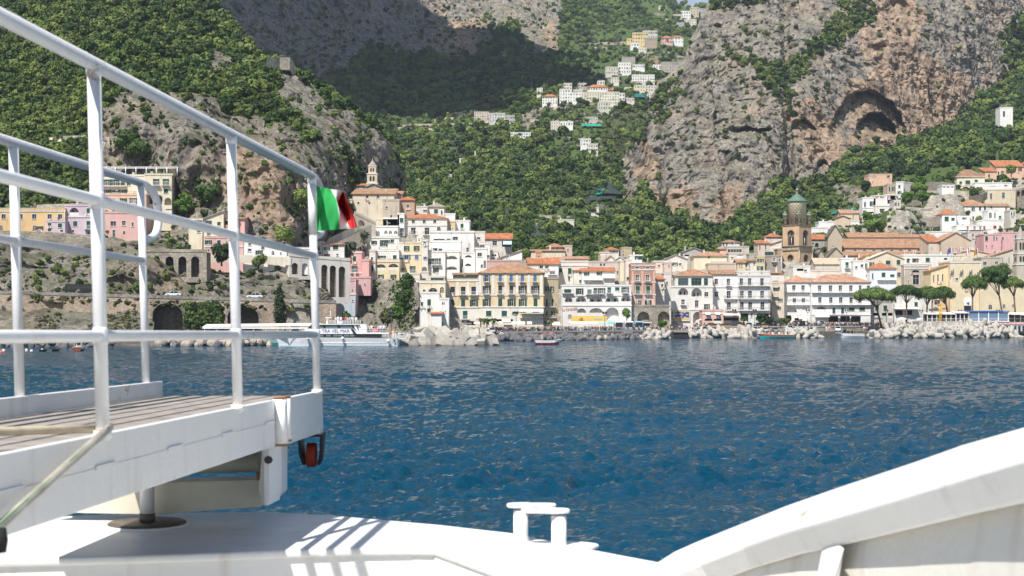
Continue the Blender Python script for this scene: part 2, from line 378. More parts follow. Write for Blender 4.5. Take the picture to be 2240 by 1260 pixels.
# ---- the left hill: sea cliff, terraces, limestone face, forest above
rocksE=[[(228,230),(262,200),(330,206),(400,214),(470,212),(505,250),(570,262),(640,285),(700,322),(745,380),(775,430),(700,570),(236,570),(232,470),(226,400)],[(-300,512),(210,512),(236,500),(700,500),(760,560),(760,700),(-300,700)],[(610,150),(650,160),(690,200),(715,260),(745,320),(762,420),(735,415),(700,330),(650,240),(615,205)],[(512,50),(545,70),(560,120),(530,100)],[(864,372),(900,372),(905,600),(868,600)],[(690,225),(740,228),(800,278),(850,305),(872,350),(866,420),(838,440),(800,400),(770,352),(722,300)],[(60,455),(240,470),(240,520),(60,500)],[(470,120),(510,125),(505,160),(460,158)]]
ctrlE=[(-250,650,362),(0,650,365),(300,650,368),(600,655,372),(690,655,376),(-250,560,382),(0,560,378),(300,560,380),(600,575,397),(0,522,403),(300,522,405),(480,560,399),(0,480,426),(150,440,425),(300,450,420),(500,400,416),(650,450,414),(300,300,432),(500,300,428),(620,320,430),(700,350,445),(240,220,447),(400,220,452),(550,270,460),(0,330,462),(100,200,530),(0,0,650),(-250,0,650),(-250,300,470),(300,0,650),(450,50,640),(400,150,540),(600,200,530),(600,140,575),(740,215,580),(780,400,505),(800,470,500),(840,300,575),(880,400,590),(880,540,600),(720,560,440),(700,480,425)]
hillE=Sheet('coastal_hill','steep wooded hill with a bare limestone face above the coast road',-260,897,[(-260,-150),(430,-70),(470,0),(492,42),(520,52),(545,98),(575,128),(640,150),(690,185),(740,210),(790,255),(840,290),(868,345),(885,378),(890,430),(897,560)],[(-260,660),(700,668),(760,620),(897,640)],3.0,ctrlE,rocksE,(3.5,2.5),warm=[[(520,330),(640,350),(660,470),(600,520),(500,430)]])
# ---- the valley with the hill village and the dim far cliffs
rocksV=[[(420,-80),(1225,-80),(1222,60),(1228,104),(1200,112),(1150,80),(1120,40),(1075,60),(1062,112),(1000,125),(950,118),(900,118),(830,105),(760,150),(700,170),(640,140),(540,100)],[(1135,248),(1178,244),(1182,278),(1133,282)],[(1090,118),(1115,118),(1112,138),(1088,134)],[(1140,100),(1215,96),(1205,112),(1140,110)]]
ctrlV=[(450,60,1300),(700,60,1500),(900,50,1640),(1060,50,1680),(1200,60,1700),(700,-60,1560),(1000,-60,1760),(1300,-60,2050),(600,160,1280),(750,230,1200),(860,180,1330),(1000,150,1450),(1200,115,1480),(1300,50,1800),(1440,5,2100),(1560,20,2150),(1640,40,2150),(840,292,1060),(900,272,1080),(1030,240,1130),(1200,200,1180),(1400,130,1380),(1500,80,1650),(1350,200,1180),(1480,200,1260),(900,400,880),(900,520,700),(1050,400,860),(1050,560,650),(1200,330,980),(1300,300,1000),(1300,420,830),(1300,570,660),(1450,420,960),(1500,570,770),(1600,560,800),(1640,300,1100),(760,420,900)]
valley=Sheet('valley_side','green terraced valley side under grey crags',430,1640,[(430,-90),(1180,-90),(1330,-50),(1400,-16),(1440,2),(1500,13),(1560,20),(1640,45)],[(430,600),(1640,600)],3.0,ctrlV,rocksV,(9,3.4),warm=[[(930,60),(1050,40),(1050,120),(950,120)],[(1180,60),(1230,60),(1220,110),(1180,100)]])
# ---- the big limestone cliff with the cave
def cave(px,py,D):
 def ell(cx,cy,rx,ry,dp,sh=3.0):
  q=np.sqrt(((px-cx)/rx)**2+((py-cy)/ry)**2);return dp/(1+np.exp((q-1)*9*sh/3))
 up=np.where(py>300,0,1)
 def arch(cx,cb,rx,h,dp,tilt=0):
  u=(px-cx)/rx;ins=np.clip(1-u*u,0,1);top_=cb-h*np.sqrt(ins)+tilt*(px-cx)+fbm(px/14,py/14,px*0+cx,3)*5;fr=np.clip((py-top_)/np.maximum(cb-top_,2),0,1);ed=np.clip((py-top_)/4.5,0,1)*(ins>0)
  return dp*ed*(1-fr)**.75*np.clip(ins*3,0,1)
 r=D+arch(1914,304,46,58,46,.12)+arch(1900,310,84,112,24,.1)+arch(1755,300,32,42,14)+arch(1800,400,22,50,10)+ell(1640,286,42,6,12)+ell(1790,355,14,30,8)+ell(1960,20,26,22,14)+ell(1918,105,18,9,8)
 r=r+16*np.exp(-((px-1722+(py-250)*-.03)/10)**2)+14*np.exp(-((py-(.55*(1800-px)+120))/34)**2)*((px<1800)&(px>1560))
 r=r+10*np.exp(-((px-1585)/9)**2)*(py>330)+9*np.exp(-((px-1450)/8)**2)*(py>220)
 return r
rocksC=[[(1300,-100),(2600,-100),(2600,620),(1300,620)]]
vegC=[[(1580,75),(1605,125),(1712,140),(1750,125),(1790,80),(1830,40),(1840,-60),(1935,-60),(1910,50),(1860,90),(1800,112),(1770,145),(1737,185),(1735,262),(1715,240),(1690,205),(1640,152),(1590,132)],[(1418,222),(1493,150),(1492,215),(1454,268),(1430,275)],[(1360,300),(1418,232),(1420,300),(1385,330),(1365,350)],[(2186,80),(2240,25),(2500,-20),(2500,190),(2200,162)],[(1560,-60),(1690,-60),(1690,8),(1620,20),(1555,30)]]
ctrlC=[(1402,417,852),(1464,466,835),(1530,487,814),(1571,505,802),(1620,458,830),(1691,417,862),(1806,384,892),(1868,342,920),(1950,318,977),(2103,256,1067),(2240,140,1172),(2500,20,1300),(1370,340,930),(1380,330,920),(1430,230,945),(1500,100,1000),(1560,0,1045),(1720,180,930),(1720,50,1020),(1650,300,884),(1800,250,935),(1900,120,1010),(2000,50,1060),(2100,100,1085),(2240,0,1215),(2500,-60,1350),(1480,300,885),(1440,400,856),(1600,120,985),(1600,-60,1075),(1900,-60,1100),(2100,-60,1150),(1600,620,800),(1900,620,880),(2300,620,1000)]
cliff=Sheet('limestone_cliff','huge grey and orange limestone cliff with a cave over the town',1362,2520,[(1362,352),(1385,312),(1405,296),(1422,214),(1445,168),(1480,152),(1497,128),(1510,88),(1530,42),(1548,8),(1560,-30),(1610,-70),(2520,-90)],[(1362,470),(1500,560),(2520,420)],2.6,ctrlC,rocksC,(6,3.0),warm=[[(1395,290),(1425,290),(1445,420),(1500,400),(1540,470),(1480,500),(1400,430)],[(1735,200),(1830,260),(1850,330),(1800,380),(1735,300)],[(1850,20),(2000,-40),(2020,120),(2110,180),(2100,260),(1960,330),(1870,340),(1840,200),(1900,150)],[(1560,430),(1630,400),(1640,470),(1570,500)]],extra=cave,topj=7)
# ---- the right-hand wooded slope in front of it
rocksS=[[(1238,530),(1292,532),(1296,600),(1240,600)],[(2050,470),(2160,440),(2240,460),(2240,560),(2180,540),(2150,480),(2060,500)],[(1820,410),(1880,400),(1890,450),(1840,440)]]
ctrlS=[(1402,417,842),(1464,466,822),(1530,487,803),(1571,505,790),(1620,458,818),(1691,417,850),(1806,384,880),(1868,342,906),(1950,318,962),(2103,256,1052),(2240,140,1155),(2500,20,1280),(1250,560,660),(1400,580,660),(1600,570,650),(1750,520,670),(1900,450,715),(1900,600,620),(2240,350,850),(2240,600,630),(2240,450,750),(2080,380,800),(2000,420,760),(2500,300,950),(2500,600,680),(1380,500,740)]
slope=Sheet('wooded_slope','wooded slope rising to the right below the limestone cliff',1230,2520,[(1230,575),(1280,545),(1330,500),(1375,440),(1402,420),(1464,468),(1530,489),(1571,507),(1620,460),(1691,419),(1761,398),(1806,386),(1868,344),(1950,320),(2021,299),(2066,282),(2103,258),(2132,220),(2190,183),(2240,142),(2520,10)],[(1230,620),(2520,640)],3.0,ctrlS,rocksS,(4,1.6),topj=4)
# ---- forest cover
def nzz(a,b,s,k=0):return fbm(a/s,b/s,a*0+k,3)
def densE(a,b,rk,sl):
 base=np.where(b<505,.95,.25)
 cl=nzz(a,b,26,1)
 return np.where(rk,np.where(cl>.1,np.where(a>690,.75,.38),.04),base)
hillE.scatter(7.0,8.4,densE,'forest',1)
hillE.scatter(6.0,4.6,lambda a,b,rk,sl:np.where(rk,np.where(nzz(a,b,16,4)>.14,.24,.02),.2),'shrub',2)
terr=[[(1190,288),(1400,284),(1390,352),(1250,346)],[(900,292),(1010,288),(1000,335),(905,350)],[(1215,425),(1372,428),(1370,470),(1150,500)],[(860,268),(985,225),(1040,215),(1130,262),(1130,285),(900,285)],[(1240,95),(1330,70),(1500,80),(1560,130),(1440,150),(1370,210),(1300,170),(1290,130)],[(1290,230),(1420,225),(1400,330),(1240,300)],[(1400,8),(1500,22),(1540,40),(1420,40)],[(1260,170),(1430,170),(1430,240),(1180,260),(1180,235)],[(1000,270),(1180,268),(1180,290),(1100,290)]]
def densV(a,b,rk,sl):
 t=masks(a,b,terr,6);cl=nzz(a,b,30,2)
 d=np.where(t,np.where(cl>.02,.45,.06),np.where((b>285)&(b<345)&(a>1150)&(cl<-.02),.3,.97))
 return np.where(rk,np.where(cl>.12,.6,.12),d)
valley.scatter(6.2,5.6,lambda a,b,rk,sl:densV(a,b,rk,sl)*(b<330),'forest',3)
valley.scatter(7.4,8.0,lambda a,b,rk,sl:densV(a,b,rk,sl)*(b>=290)*.95,'forest',4)
valley.scatter(7.0,4.5,lambda a,b,rk,sl:np.where(rk,.2,.45)*(b>60),'olive',5)
def densC(a,b,rk,sl):
 v=masks(a,b,vegC,8);mix=inpoly(a,b,[(1500,60),(1720,60),(1800,170),(1800,260),(1720,330),(1600,300),(1440,330),(1430,230)]);cl=nzz(a,b,22,3)
 return np.where(v,.95,np.where(mix,np.where(cl>.02,.45,.07),np.where(cl>.22,.35,.02)))
cliff.scatter(7.0,9.5,lambda a,b,rk,sl:np.where(masks(a,b,vegC,8),.95,0),'forest',6)
cliff.scatter(6.5,6.0,lambda a,b,rk,sl:densC(a,b,rk,sl)*.55,'shrub',7)
cliff.scatter(9.0,7.5,lambda a,b,rk,sl:densC(a,b,rk,sl)*.45,'forest',8)
def densS(a,b,rk,sl):
 return np.where(rk,.25,np.where(inpoly(a,b,[(1830,420),(2230,330),(2250,560),(1960,560),(1800,520)]),.22,.95))
slope.scatter(7.2,8.8,densS,'forest',9)
slope.scatter(7.0,5.5,lambda a,b,rk,sl:densS(a,b,rk,sl)*.45,'olive',10)
# ---- crown prototypes and the forest objects
FOREST=foliage('forest_leaf',(.014,.03,.01),(.06,.105,.026),(.16,.21,.05))
OLIVE=foliage('olive_leaf',(.05,.065,.035),(.085,.11,.055),(.14,.16,.085))
SHRUB=foliage('shrub_leaf',(.035,.045,.016),(.075,.09,.03),(.17,.16,.06))
PINE=foliage('pine_needle',(.025,.055,.014),(.07,.125,.03),(.13,.19,.05))
def crown_mesh(name,mat,n=330,seed=0,lobes=6,flat=.8,leaf=.2):
 r=np.random.RandomState(seed);mb_v=[];mb_f=[]
 cs=[(0,0,0,.7)]+[(math.cos(a)*.45,math.sin(a)*.45,r.uniform(-.25,.45),r.uniform(.38,.58))for a in r.uniform(0,6.28,lobes)]
 for q in range(n):
  cx,cy,cz,cr_=cs[r.randint(len(cs))]
  d=r.randn(3);d/=np.linalg.norm(d)
  if d[2]<-.3:d[2]*=-.5
  p=np.array([cx,cy,cz])+d*cr_*r.uniform(.82,1.08)
  nrm=d+r.randn(3)*.45;nrm/=np.linalg.norm(nrm)
  u=np.cross(nrm,r.randn(3));u/=np.linalg.norm(u);w=np.cross(nrm,u);s_=leaf*r.uniform(.6,1.3)
  b=len(mb_v)
  for(e,g)in((-1,-.6),(.9,-.8),(1,.7),(-.5,1)):
   x=p+u*e*s_+w*g*s_;mb_v.append((x[0],x[1],x[2]*flat))
  mb_f.append((b,b+1,b+2,b+3))
 me=bpy.data.meshes.new(name);me.from_pydata(mb_v,[],mb_f);me.materials.append(mat)
 import bmesh
 bm=bmesh.new();bm.from_mesh(me)
 for cx,cy,cz,cr_ in cs:
  bmesh.ops.create_icosphere(bm,subdivisions=1,radius=cr_*.8,matrix=Matrix.Translation((cx,cy,cz*flat))@Matrix.Diagonal((1,1,flat,1)))
 bm.to_mesh(me);bm.free();return me
def proto_coll(name,mat,nvar,**kw):
 c=bpy.data.collections.new(name)
 for i in range(nvar):
  o=bpy.data.objects.new('%s_crown'%name,crown_mesh('%s_crown'%name,mat,seed=i+10,**kw));c.objects.link(o)
 return c
def scatter_obj(name,label,pts,coll,nvar,flatz=.95):
 me=bpy.data.meshes.new(name);n=len(pts);A=np.array(pts)
 me.vertices.add(n);me.vertices.foreach_set('co',A[:,:3].ravel().astype(np.float32))
 r=np.random.RandomState(5)
 at=me.attributes.new('idx','INT','POINT');at.data.foreach_set('value',r.randint(0,nvar,n).astype(np.int32))
 at=me.attributes.new('rot','FLOAT_VECTOR','POINT');at.data.foreach_set('vector',np.stack([r.uniform(-.55,.55,n),r.uniform(-.55,.55,n),r.uniform(0,6.28,n)],1).ravel().astype(np.float32))
 s_=A[:,3];at=me.attributes.new('scl','FLOAT_VECTOR','POINT');at.data.foreach_set('vector',np.stack([s_,s_,s_*r.uniform(.8,1.5,n)*flatz],1).ravel().astype(np.float32))
 o=link(name,me);tag(o,label,None,None,'stuff')
 ng=bpy.data.node_groups.new(name,'GeometryNodeTree')
 ng.interface.new_socket('Geometry',in_out='INPUT',socket_type='NodeSocketGeometry');ng.interface.new_socket('Geometry',in_out='OUTPUT',socket_type='NodeSocketGeometry')
 gi=ng.nodes.new('NodeGroupInput');go=ng.nodes.new('NodeGroupOutput');iop=ng.nodes.new('GeometryNodeInstanceOnPoints')
 ci=ng.nodes.new('GeometryNodeCollectionInfo');ci.inputs['Collection'].default_value=coll;ci.inputs['Separate Children'].default_value=True;ci.inputs['Reset Children'].default_value=True
 def na(t,nm):
  q=ng.nodes.new('GeometryNodeInputNamedAttribute');q.data_type=t;q.inputs[0].default_value=nm;return q.outputs['Attribute']
 iop.inputs['Pick Instance'].default_value=True
 ng.links.new(gi.outputs[0],iop.inputs['Points']);ng.links.new(ci.outputs[0],iop.inputs['Instance']);ng.links.new(na('INT','idx'),iop.inputs['Instance Index'])
 ng.links.new(na('FLOAT_VECTOR','rot'),iop.inputs['Rotation']);ng.links.new(na('FLOAT_VECTOR','scl'),iop.inputs['Scale']);ng.links.new(iop.outputs[0],go.inputs[0])
 md=o.modifiers.new('scatter','NODES');md.node_group=ng
 return o
# ---- flatter ground: quay, road shelf and the ground under the town are made in part 3
# ------------------------------------------------------------------ the sea
def watermat():
 m,t,b=newmat('sea_water');setp(b,.06,.34);b.inputs['IOR'].default_value=1.33
 g=N(t,'ShaderNodeNewGeometry')
 n1=N(t,'ShaderNodeTexNoise',Scale=.02,Detail=5.0);L(t,g.outputs['Position'],n1.inputs['Vector'])
 L(t,ramp(t,n1.outputs['Fac'],[(.3,(.0003,.035,.07)),(.7,(.0006,.054,.102))]),b.inputs['Base Color'])
 q=N(t,'ShaderNodeMapping');q.inputs['Scale'].default_value=(.75,1.25,1);q.inputs['Rotation'].default_value=(0,0,.35);L(t,g.outputs['Position'],q.inputs[0])
 prev=None
 for sc,di in((5.5,.07),(2.1,.17),(.8,.3)):
  n=N(t,'ShaderNodeTexNoise',Scale=sc,Detail=4.0,Roughness=.6,Distortion=.4);L(t,q.outputs[0],n.inputs['Vector'])
  bp=N(t,'ShaderNodeBump',Strength=1.0,Distance=di);L(t,n.outputs['Fac'],bp.inputs['Height'])
  if prev:L(t,prev,bp.inputs['Normal'])
  prev=bp.outputs[0]
 L(t,prev,b.inputs['Normal'])
 return m
M_water=watermat()
def make_sea():
 r=np.random.RandomState(11)
 nd,na_=640,620
 ds=np.concatenate([[-3000,-400,-60,0.5,8],np.geomspace(16,520,nd),[800,1500,2500]])
 px=np.linspace(-600,2840,na_);tx=np.concatenate([[-2.2,-1.5,-1.0],(px-CX)/F,[1.0,1.5,2.2]])
 Dg,Tg=np.meshgrid(ds,tx,indexing='ij')
 X=Tg*np.where(Dg>16,Dg,16+np.abs(Dg-16)*.6);Y=Dg.copy();Z=np.zeros_like(X)
 wind=2.1
 for k in range(76):
  lam=0.6*(13**(r.uniform()**1.4));a=wind+r.randn()*.8;amp=.0125*lam**.42*r.uniform(.4,1.2)
  kk=2*math.pi/lam;ph=r.uniform(0,6.28)
  arg=kk*(X*math.cos(a)+Y*math.sin(a))+ph;fad=np.clip((lam*3077*6/np.maximum(Dg,20)**2)/2.5,0,1)
  near=(Dg>12)&(np.abs(Tg)<.7)&(Dg<600)
  Z+=np.where(near,amp*fad*(np.sin(arg)+.35*np.sin(2*arg+.6)),0)
 mod=.5+1.15*np.clip(fbm(X/22,Y/12,X*0,4)+.42,0,1.4);Z*=mod
 ny,nx=X.shape;V=np.stack([X,Y,Z],-1).reshape(-1,3)
 i,j=np.meshgrid(np.arange(ny-1),np.arange(nx-1),indexing='ij');b=(i*nx+j).ravel()
 f=np.stack([b,b+1,b+nx+1,b+nx],1)
 me=bpy.data.meshes.new('sea');me.vertices.add(len(V));me.vertices.foreach_set('co',V.ravel());me.loops.add(f.size);me.loops.foreach_set('vertex_index',f.ravel())
 me.polygons.add(len(f));me.polygons.foreach_set('loop_start',np.arange(len(f))*4);me.polygons.foreach_set('use_smooth',np.ones(len(f),bool));me.update(calc_edges=True)
 me.materials.append(M_water);tag(link('sea',me),'deep blue choppy sea between the ferry and the town',None,None,'structure')
make_sea()
# ------------------------------------------------------------------ shore: sea walls, quay, coast road
M_asph=plain('asphalt',(.07,.07,.07),.9,.2,0,.25,.6);M_conc=plain('concrete',(.42,.39,.34),.9,.2,0,.2,.7)
M_pave=plain('stone_paving',(.28,.26,.23),.9,.2,0,.2,1.0)
SHORE=[(-700,318),(0,318),(300,322),(560,326),(700,345),(880,352),(1000,372),(1085,398),(1200,410),(1400,436),(1508,452),(1600,460),(1780,466),(1905,476),(2050,480),(2240,484),(2700,500)]
def shoreD(px):return float(np.interp(px,[a for a,b in SHORE],[b for a,b in SHORE]))
def topz(px):return float(np.interp(px,[0,600,880,1085,1500,1520,1780,2000,2240],[1.5,1.6,2.0,2.2,2.3,1.9,1.9,2.0,2.0]))
def gz(px):
 return float(np.interp(px,[0,600,900,1085,1500,1520,1780,2000,2240],[1.5,1.6,2.0,2.25,2.4,3.4,3.4,3.4,3.4]))
def W_(px,D,z):return Vector(((px-CX)/F*D,D,z))
def strip(name,label,rows,m,kind='structure',step=40):
 """rows: list of functions px -> Vector; builds a ribbon surface"""
 mb=MB();xs=list(range(-700,2701,step))
 for a,b in zip(xs[:-1],xs[1:]):
  for r0,r1 in zip(rows[:-1],rows[1:]):mb.poly([r0(a),r0(b),r1(b),r1(a)],m)
 o=mb.build(name);tag(o,label,None,None,kind);return o
strip('sea_wall','dark rough stone sea wall along the waterfront',[lambda p:W_(p,shoreD(p)-.3,-3),lambda p:W_(p,shoreD(p),topz(p)+.0)],M_stone_d)
strip('quay','grey quay surface behind the sea wall',[lambda p:W_(p,shoreD(p),topz(p)),lambda p:W_(p,shoreD(p)+(18 if p>1505 else 9),topz(p))],M_asph)
strip('upper_quay_wall','stone wall between lower quay and promenade',[lambda p:W_(p,shoreD(p)+(18 if p>1505 else 9),topz(p)-.2),lambda p:W_(p,shoreD(p)+(18.2 if p>1505 else 9.2),gz(p))],M_stone)
strip('promenade','asphalt promenade and road in front of the houses',[lambda p:W_(p,shoreD(p)+(18.2 if p>1505 else 9.2),gz(p)),lambda p:W_(p,shoreD(p)+75,gz(p))],M_asph)
mb=MB()
for a in range(1085,1500,20):mb.prism([W_(a,shoreD(a),topz(a)+.01),W_(a+20,shoreD(a+20),topz(a+20)+.01),W_(a+20,shoreD(a+20)+.4,topz(a)+.01),W_(a,shoreD(a)+.4,topz(a)+.01)],(0,0,.45),M_conc)
tag(mb.build('parapet'),'low concrete parapet along the sea wall before the crowd','wall')
mb=MB()
for a in range(1520,1905,20):mb.prism([W_(a,shoreD(a)+18,3.41),W_(a+20,shoreD(a+20)+18,3.41),W_(a+20,shoreD(a+20)+18.4,3.41),W_(a,shoreD(a)+18.4,3.41)],(0,0,.35),M_conc)
tag(mb.build('parapet'),'low parapet along the upper promenade behind the parked cars','wall')
def cloud():
 bm=__import__('bmesh').new();r_=random.Random(4);base=Vector((-372,1020,900))
 for k in range(72):
  an=r_.uniform(0,6.283);q=math.sqrt(r_.random());x,y=math.cos(an)*q*218,math.sin(an)*q*400;s_=r_.uniform(38,80)*(1.15-.5*q)
  __import__('bmesh').ops.create_icosphere(bm,subdivisions=3,radius=s_,matrix=Matrix.Translation(base+Vector((x,y,r_.uniform(0,40))))@Matrix.Diagonal((1.2,1.2,.55,1)))
 me=bpy.data.meshes.new('cloud');bm.to_mesh(me);bm.free();n=len(me.vertices);co=np.empty(n*3);me.vertices.foreach_get('co',co);co=co.reshape(-1,3)
 d=fbm(co[:,0]/40,co[:,1]/40,co[:,2]/40,4)*22;co[:,2]+=d;co[:,0]+=d*.5;me.vertices.foreach_set('co',co.ravel());me.materials.append(plain('cloud_white',(.85,.86,.88),1.0,0));me.update()
 tag(link('cloud',me),'white cumulus cloud high over the coast above the picture','cloud')
cloud()
# ------------------------------------------------------------------ houses
SEC={'0':(0,0,1.0),'1':(680,380,5.041),'2':(680,560,5.09),'3':(1100,500,4.845),'4':(1440,400,5.09),'5':(1440,560,5.09),'6':(1820,330,5.25),'7':(1820,530,5.25),'L':(0,280,4.845),'M':(340,380,4.845),'N':(0,520,4.845),'O':(320,540,3.862),'U':(1000,0,3.5)}
M_inner=plain('shaded_interior',(.13,.12,.11),.9)  # dark tone puts the shade of deep recesses into the wall colour
GROUND=[]
_wm={}
def q5(v):return round(v*5)/5 if v>.5 else round(v*10)/10
def window_meshes(kind,w,h,sh):
 """meshes in a frame whose origin is the bottom centre of the opening on the wall face (y=0, into the wall = +y)"""
 key=(kind,w,h,sh)
 if key in _wm:return _wm[key]
 r={};m=MB();hw=w/2;t=min(.07,w*.08);dep=.24
 if kind in 'A':
  pts=[(-hw+t,h*.0+t)]+[(-(hw-t)*math.cos(a),h-hw+(hw-t)*math.sin(a))for a in[math.pi*i/8 for i in range(9)]]+[(hw-t,t)]
  out=[(-hw-.04,0)]+[(-(hw+.04)*math.cos(a),h-hw+(hw+.04)*math.sin(a))for a in[math.pi*i/8 for i in range(9)]]+[(hw+.04,0)]
  for i in range(len(pts)-1):
   m.poly([(out[i][0],-.04,out[i][1]),(out[i+1][0],-.04,out[i+1][1]),(pts[i+1][0],-.04,pts[i+1][1]),(pts[i][0],-.04,pts[i][1])],M_frame)
   m.poly([(pts[i][0],-.04,pts[i][1]),(pts[i+1][0],-.04,pts[i+1][1]),(pts[i+1][0],.1,pts[i+1][1]),(pts[i][0],.1,pts[i][1])],M_frame)
  m.box(-t*.3,.02,0,t*.3,.06,h-t,M_frame);m.box(-hw+t,.021,h*.55,hw-t,.061,h*.55+t*.5,M_frame)
 else:
  if kind!='x':
   s_=.09
   m.box(-hw-s_,-.05,h,hw+s_,0,h+s_*1.2,M_trim);m.box(-hw-s_-.05,-.14,-.1,hw+s_+.05,0,0,M_trim)
   m.box(-hw-s_,-.035,0,-hw,0,h,M_trim);m.box(hw,-.035,0,hw+s_,0,h,M_trim)
  fr=M_frame
  m.box(-hw,dep-.06,0,-hw+t,dep,h,fr);m.box(hw-t,dep-.06,0,hw,dep,h,fr);m.box(-hw+t,dep-.06,h-t,hw-t,dep,h,fr);m.box(-hw+t,dep-.06,0,hw-t,dep,t,fr)
  m.box(-t*.4,dep-.055,t,t*.4,dep-.005,h-t,fr)
  if h>1.4:m.box(-hw+t,dep-.05,h*.62,hw-t,dep-.01,h*.62+t*.6,fr)
 r['window']=m.mesh('window')
 g=MB()
 if kind=='A':
  g.poly([(p[0],.1,p[1])for p in[(-hw,0)]+[(-hw*math.cos(a),h-hw+hw*math.sin(a))for a in[math.pi*i/8 for i in range(9)]]+[(hw,0)]][::-1],M_glass)
 else:g.box(-hw+.01,dep+.0,.01,hw-.01,dep+.03,h-.01,M_glass)
 r['pane']=g.mesh('pane')
 if kind=='o':
  for sd_,nm in((-1,'sl'),(1,'sr')):
   s=MB();a=sd_*(hw+.02);b=sd_*(hw+w*.62)
   x0,x1=min(a,b),max(a,b);s.box(x0,-.09,.02,x1,-.05,h,SH[sh])
   for k in range(5):s.box(x0+.06,-.115,.1+k*(h-.2)/5,x1-.06,-.09,.1+(k+.6)*(h-.2)/5,SH[sh])
   r[nm]=s.mesh('shutter')
 if kind=='c':
  for sd_,nm in((-1,'sl'),(1,'sr')):
   s=MB();x0,x1=(-hw+.01,-.02)if sd_<0 else(.02,hw-.01);s.box(x0,.04,.02,x1,.09,h-.01,SH[sh])
   n=max(3,int(h/.3))
   for k in range(n):s.box(x0+.06,.015,.08+k*(h-.16)/n,x1-.06,.04,.08+(k+.6)*(h-.16)/n,SH[sh])
   r[nm]=s.mesh('shutter')
 _wm[key]=r;return r
def balcony_meshes(w,dep,solid=False):
 key=('bal',w,dep,solid)
 if key in _wm:return _wm[key]
 m=MB();hw=w/2;m.box(-hw,-dep,-.18,hw,0,-.03,M_trim)
 for x in(-hw*.7,hw*.7):m.prism([(x-.08,0,-.18),(x-.08,-dep*.8,-.18),(x-.08,0,-.55)],(.16,0,0),M_trim)
 g=MB()
 if solid:
  g.box(-hw,-dep,-.03,hw,-dep+.12,.85,M_trim);g.box(-hw,-dep+.12,-.03,-hw+.12,0,.85,M_trim);g.box(hw-.12,-dep+.12,-.03,hw,0,.85,M_trim)
 else:
  mm=M_iron if rnd.random()<.5 else M_wpaint
  g.box(-hw,-dep,.9,hw,-dep+.05,.96,mm);g.box(-hw,-dep+.05,.9,-hw+.05,0,.96,mm);g.box(hw-.05,-dep+.05,.9,hw,0,.96,mm)
  n=max(5,int(w/.28))
  for k in range(n+1):
   x=-hw+.02+(w-.04)*k/n;g.box(x-.02,-dep+.005,-.03,x+.02,-dep+.045,.9,mm)
 r=(m.mesh('balcony'),g.mesh('railing'));_wm[key]=r;return r
def wall_with_holes(mb,W,z0,z1,holes,m,xform=lambda p:p,base=None):
 if base:
  zs_,m2=base;wall_with_holes(mb,W,z0,zs_,[h for h in holes if h[3]<=zs_+.01],m2,xform);return wall_with_holes(mb,W,zs_,z1,[h for h in holes if h[3]>zs_+.01 and h[2]>=zs_],m,xform)
 """front wall in local x (0..W), z; holes: (x0,x1,z0,z1,kind,depth)"""
 xs=sorted(set([0,W]+[h[0]for h in holes]+[h[1]for h in holes]));zs=sorted(set([z0,z1]+[h[2]for h in holes]+[h[3]for h in holes]))
 xs=[x for x in xs if 0<=x<=W];zs=[z for z in zs if z0<=z<=z1]
 for a,b in zip(xs[:-1],xs[1:]):
  run=None
  for c,d in zip(zs[:-1],zs[1:]):
   if b-a<1e-4 or d-c<1e-4:continue
   cx_,cz_=(a+b)/2,(c+d)/2
   hit=any(h[0]<cx_<h[1]and h[2]<cz_<h[3]for h in holes)
   if hit:
    if run:mb.poly([xform(p)for p in((a,0,run[0]),(b,0,run[0]),(b,0,run[1]),(a,0,run[1]))],m);run=None
   else:run=(run[0],d)if run else(c,d)
  if run:mb.poly([xform(p)for p in((a,0,run[0]),(b,0,run[0]),(b,0,run[1]),(a,0,run[1]))],m)
 for(x0,x1,za,zb,kind,dp,im)in holes:
  if kind=='arch':
   r=(x1-x0)/2;ah=min(r,(zb-za)*.62);cxx=(x0+x1)/2;zc=zb-ah;n=10
   arc=[(cxx-r*math.cos(math.pi*i/n),zc+ah*math.sin(math.pi*i/n))for i in range(n+1)]
   for i in range(n):
    cor=x0 if i<n//2 else x1
    mb.poly([xform(p)for p in((cor,0,zb),(arc[i][0],0,arc[i][1]),(arc[i+1][0],0,arc[i+1][1]))],m)
    mb.poly([xform(p)for p in((arc[i][0],0,arc[i][1]),(arc[i][0],dp,arc[i][1]),(arc[i+1][0],dp,arc[i+1][1]),(arc[i+1][0],0,arc[i+1][1]))],im)
   mb.poly([xform(p)for p in((cxx,0,zb),(x0,0,zb),(arc[n//2][0],0,arc[n//2][1]))],m)
   top=zc
  else:
   mb.poly([xform(p)for p in((x0,0,zb),(x0,dp,zb),(x1,dp,zb),(x1,0,zb))],im);top=zb
  mb.poly([xform(p)for p in((x0,0,za),(x0,dp,za),(x0,dp,top),(x0,0,top))],im)
  mb.poly([xform(p)for p in((x1,0,za),(x1,0,top),(x1,dp,top),(x1,dp,za))],im)
  mb.poly([xform(p)for p in((x0,0,za),(x1,0,za),(x1,dp,za),(x0,dp,za))],im)
  if kind in('arch','deep'):mb.poly([xform(p)for p in((x0,dp,za),(x1,dp,za),(x1,dp,zb),(x0,dp,zb))],im)
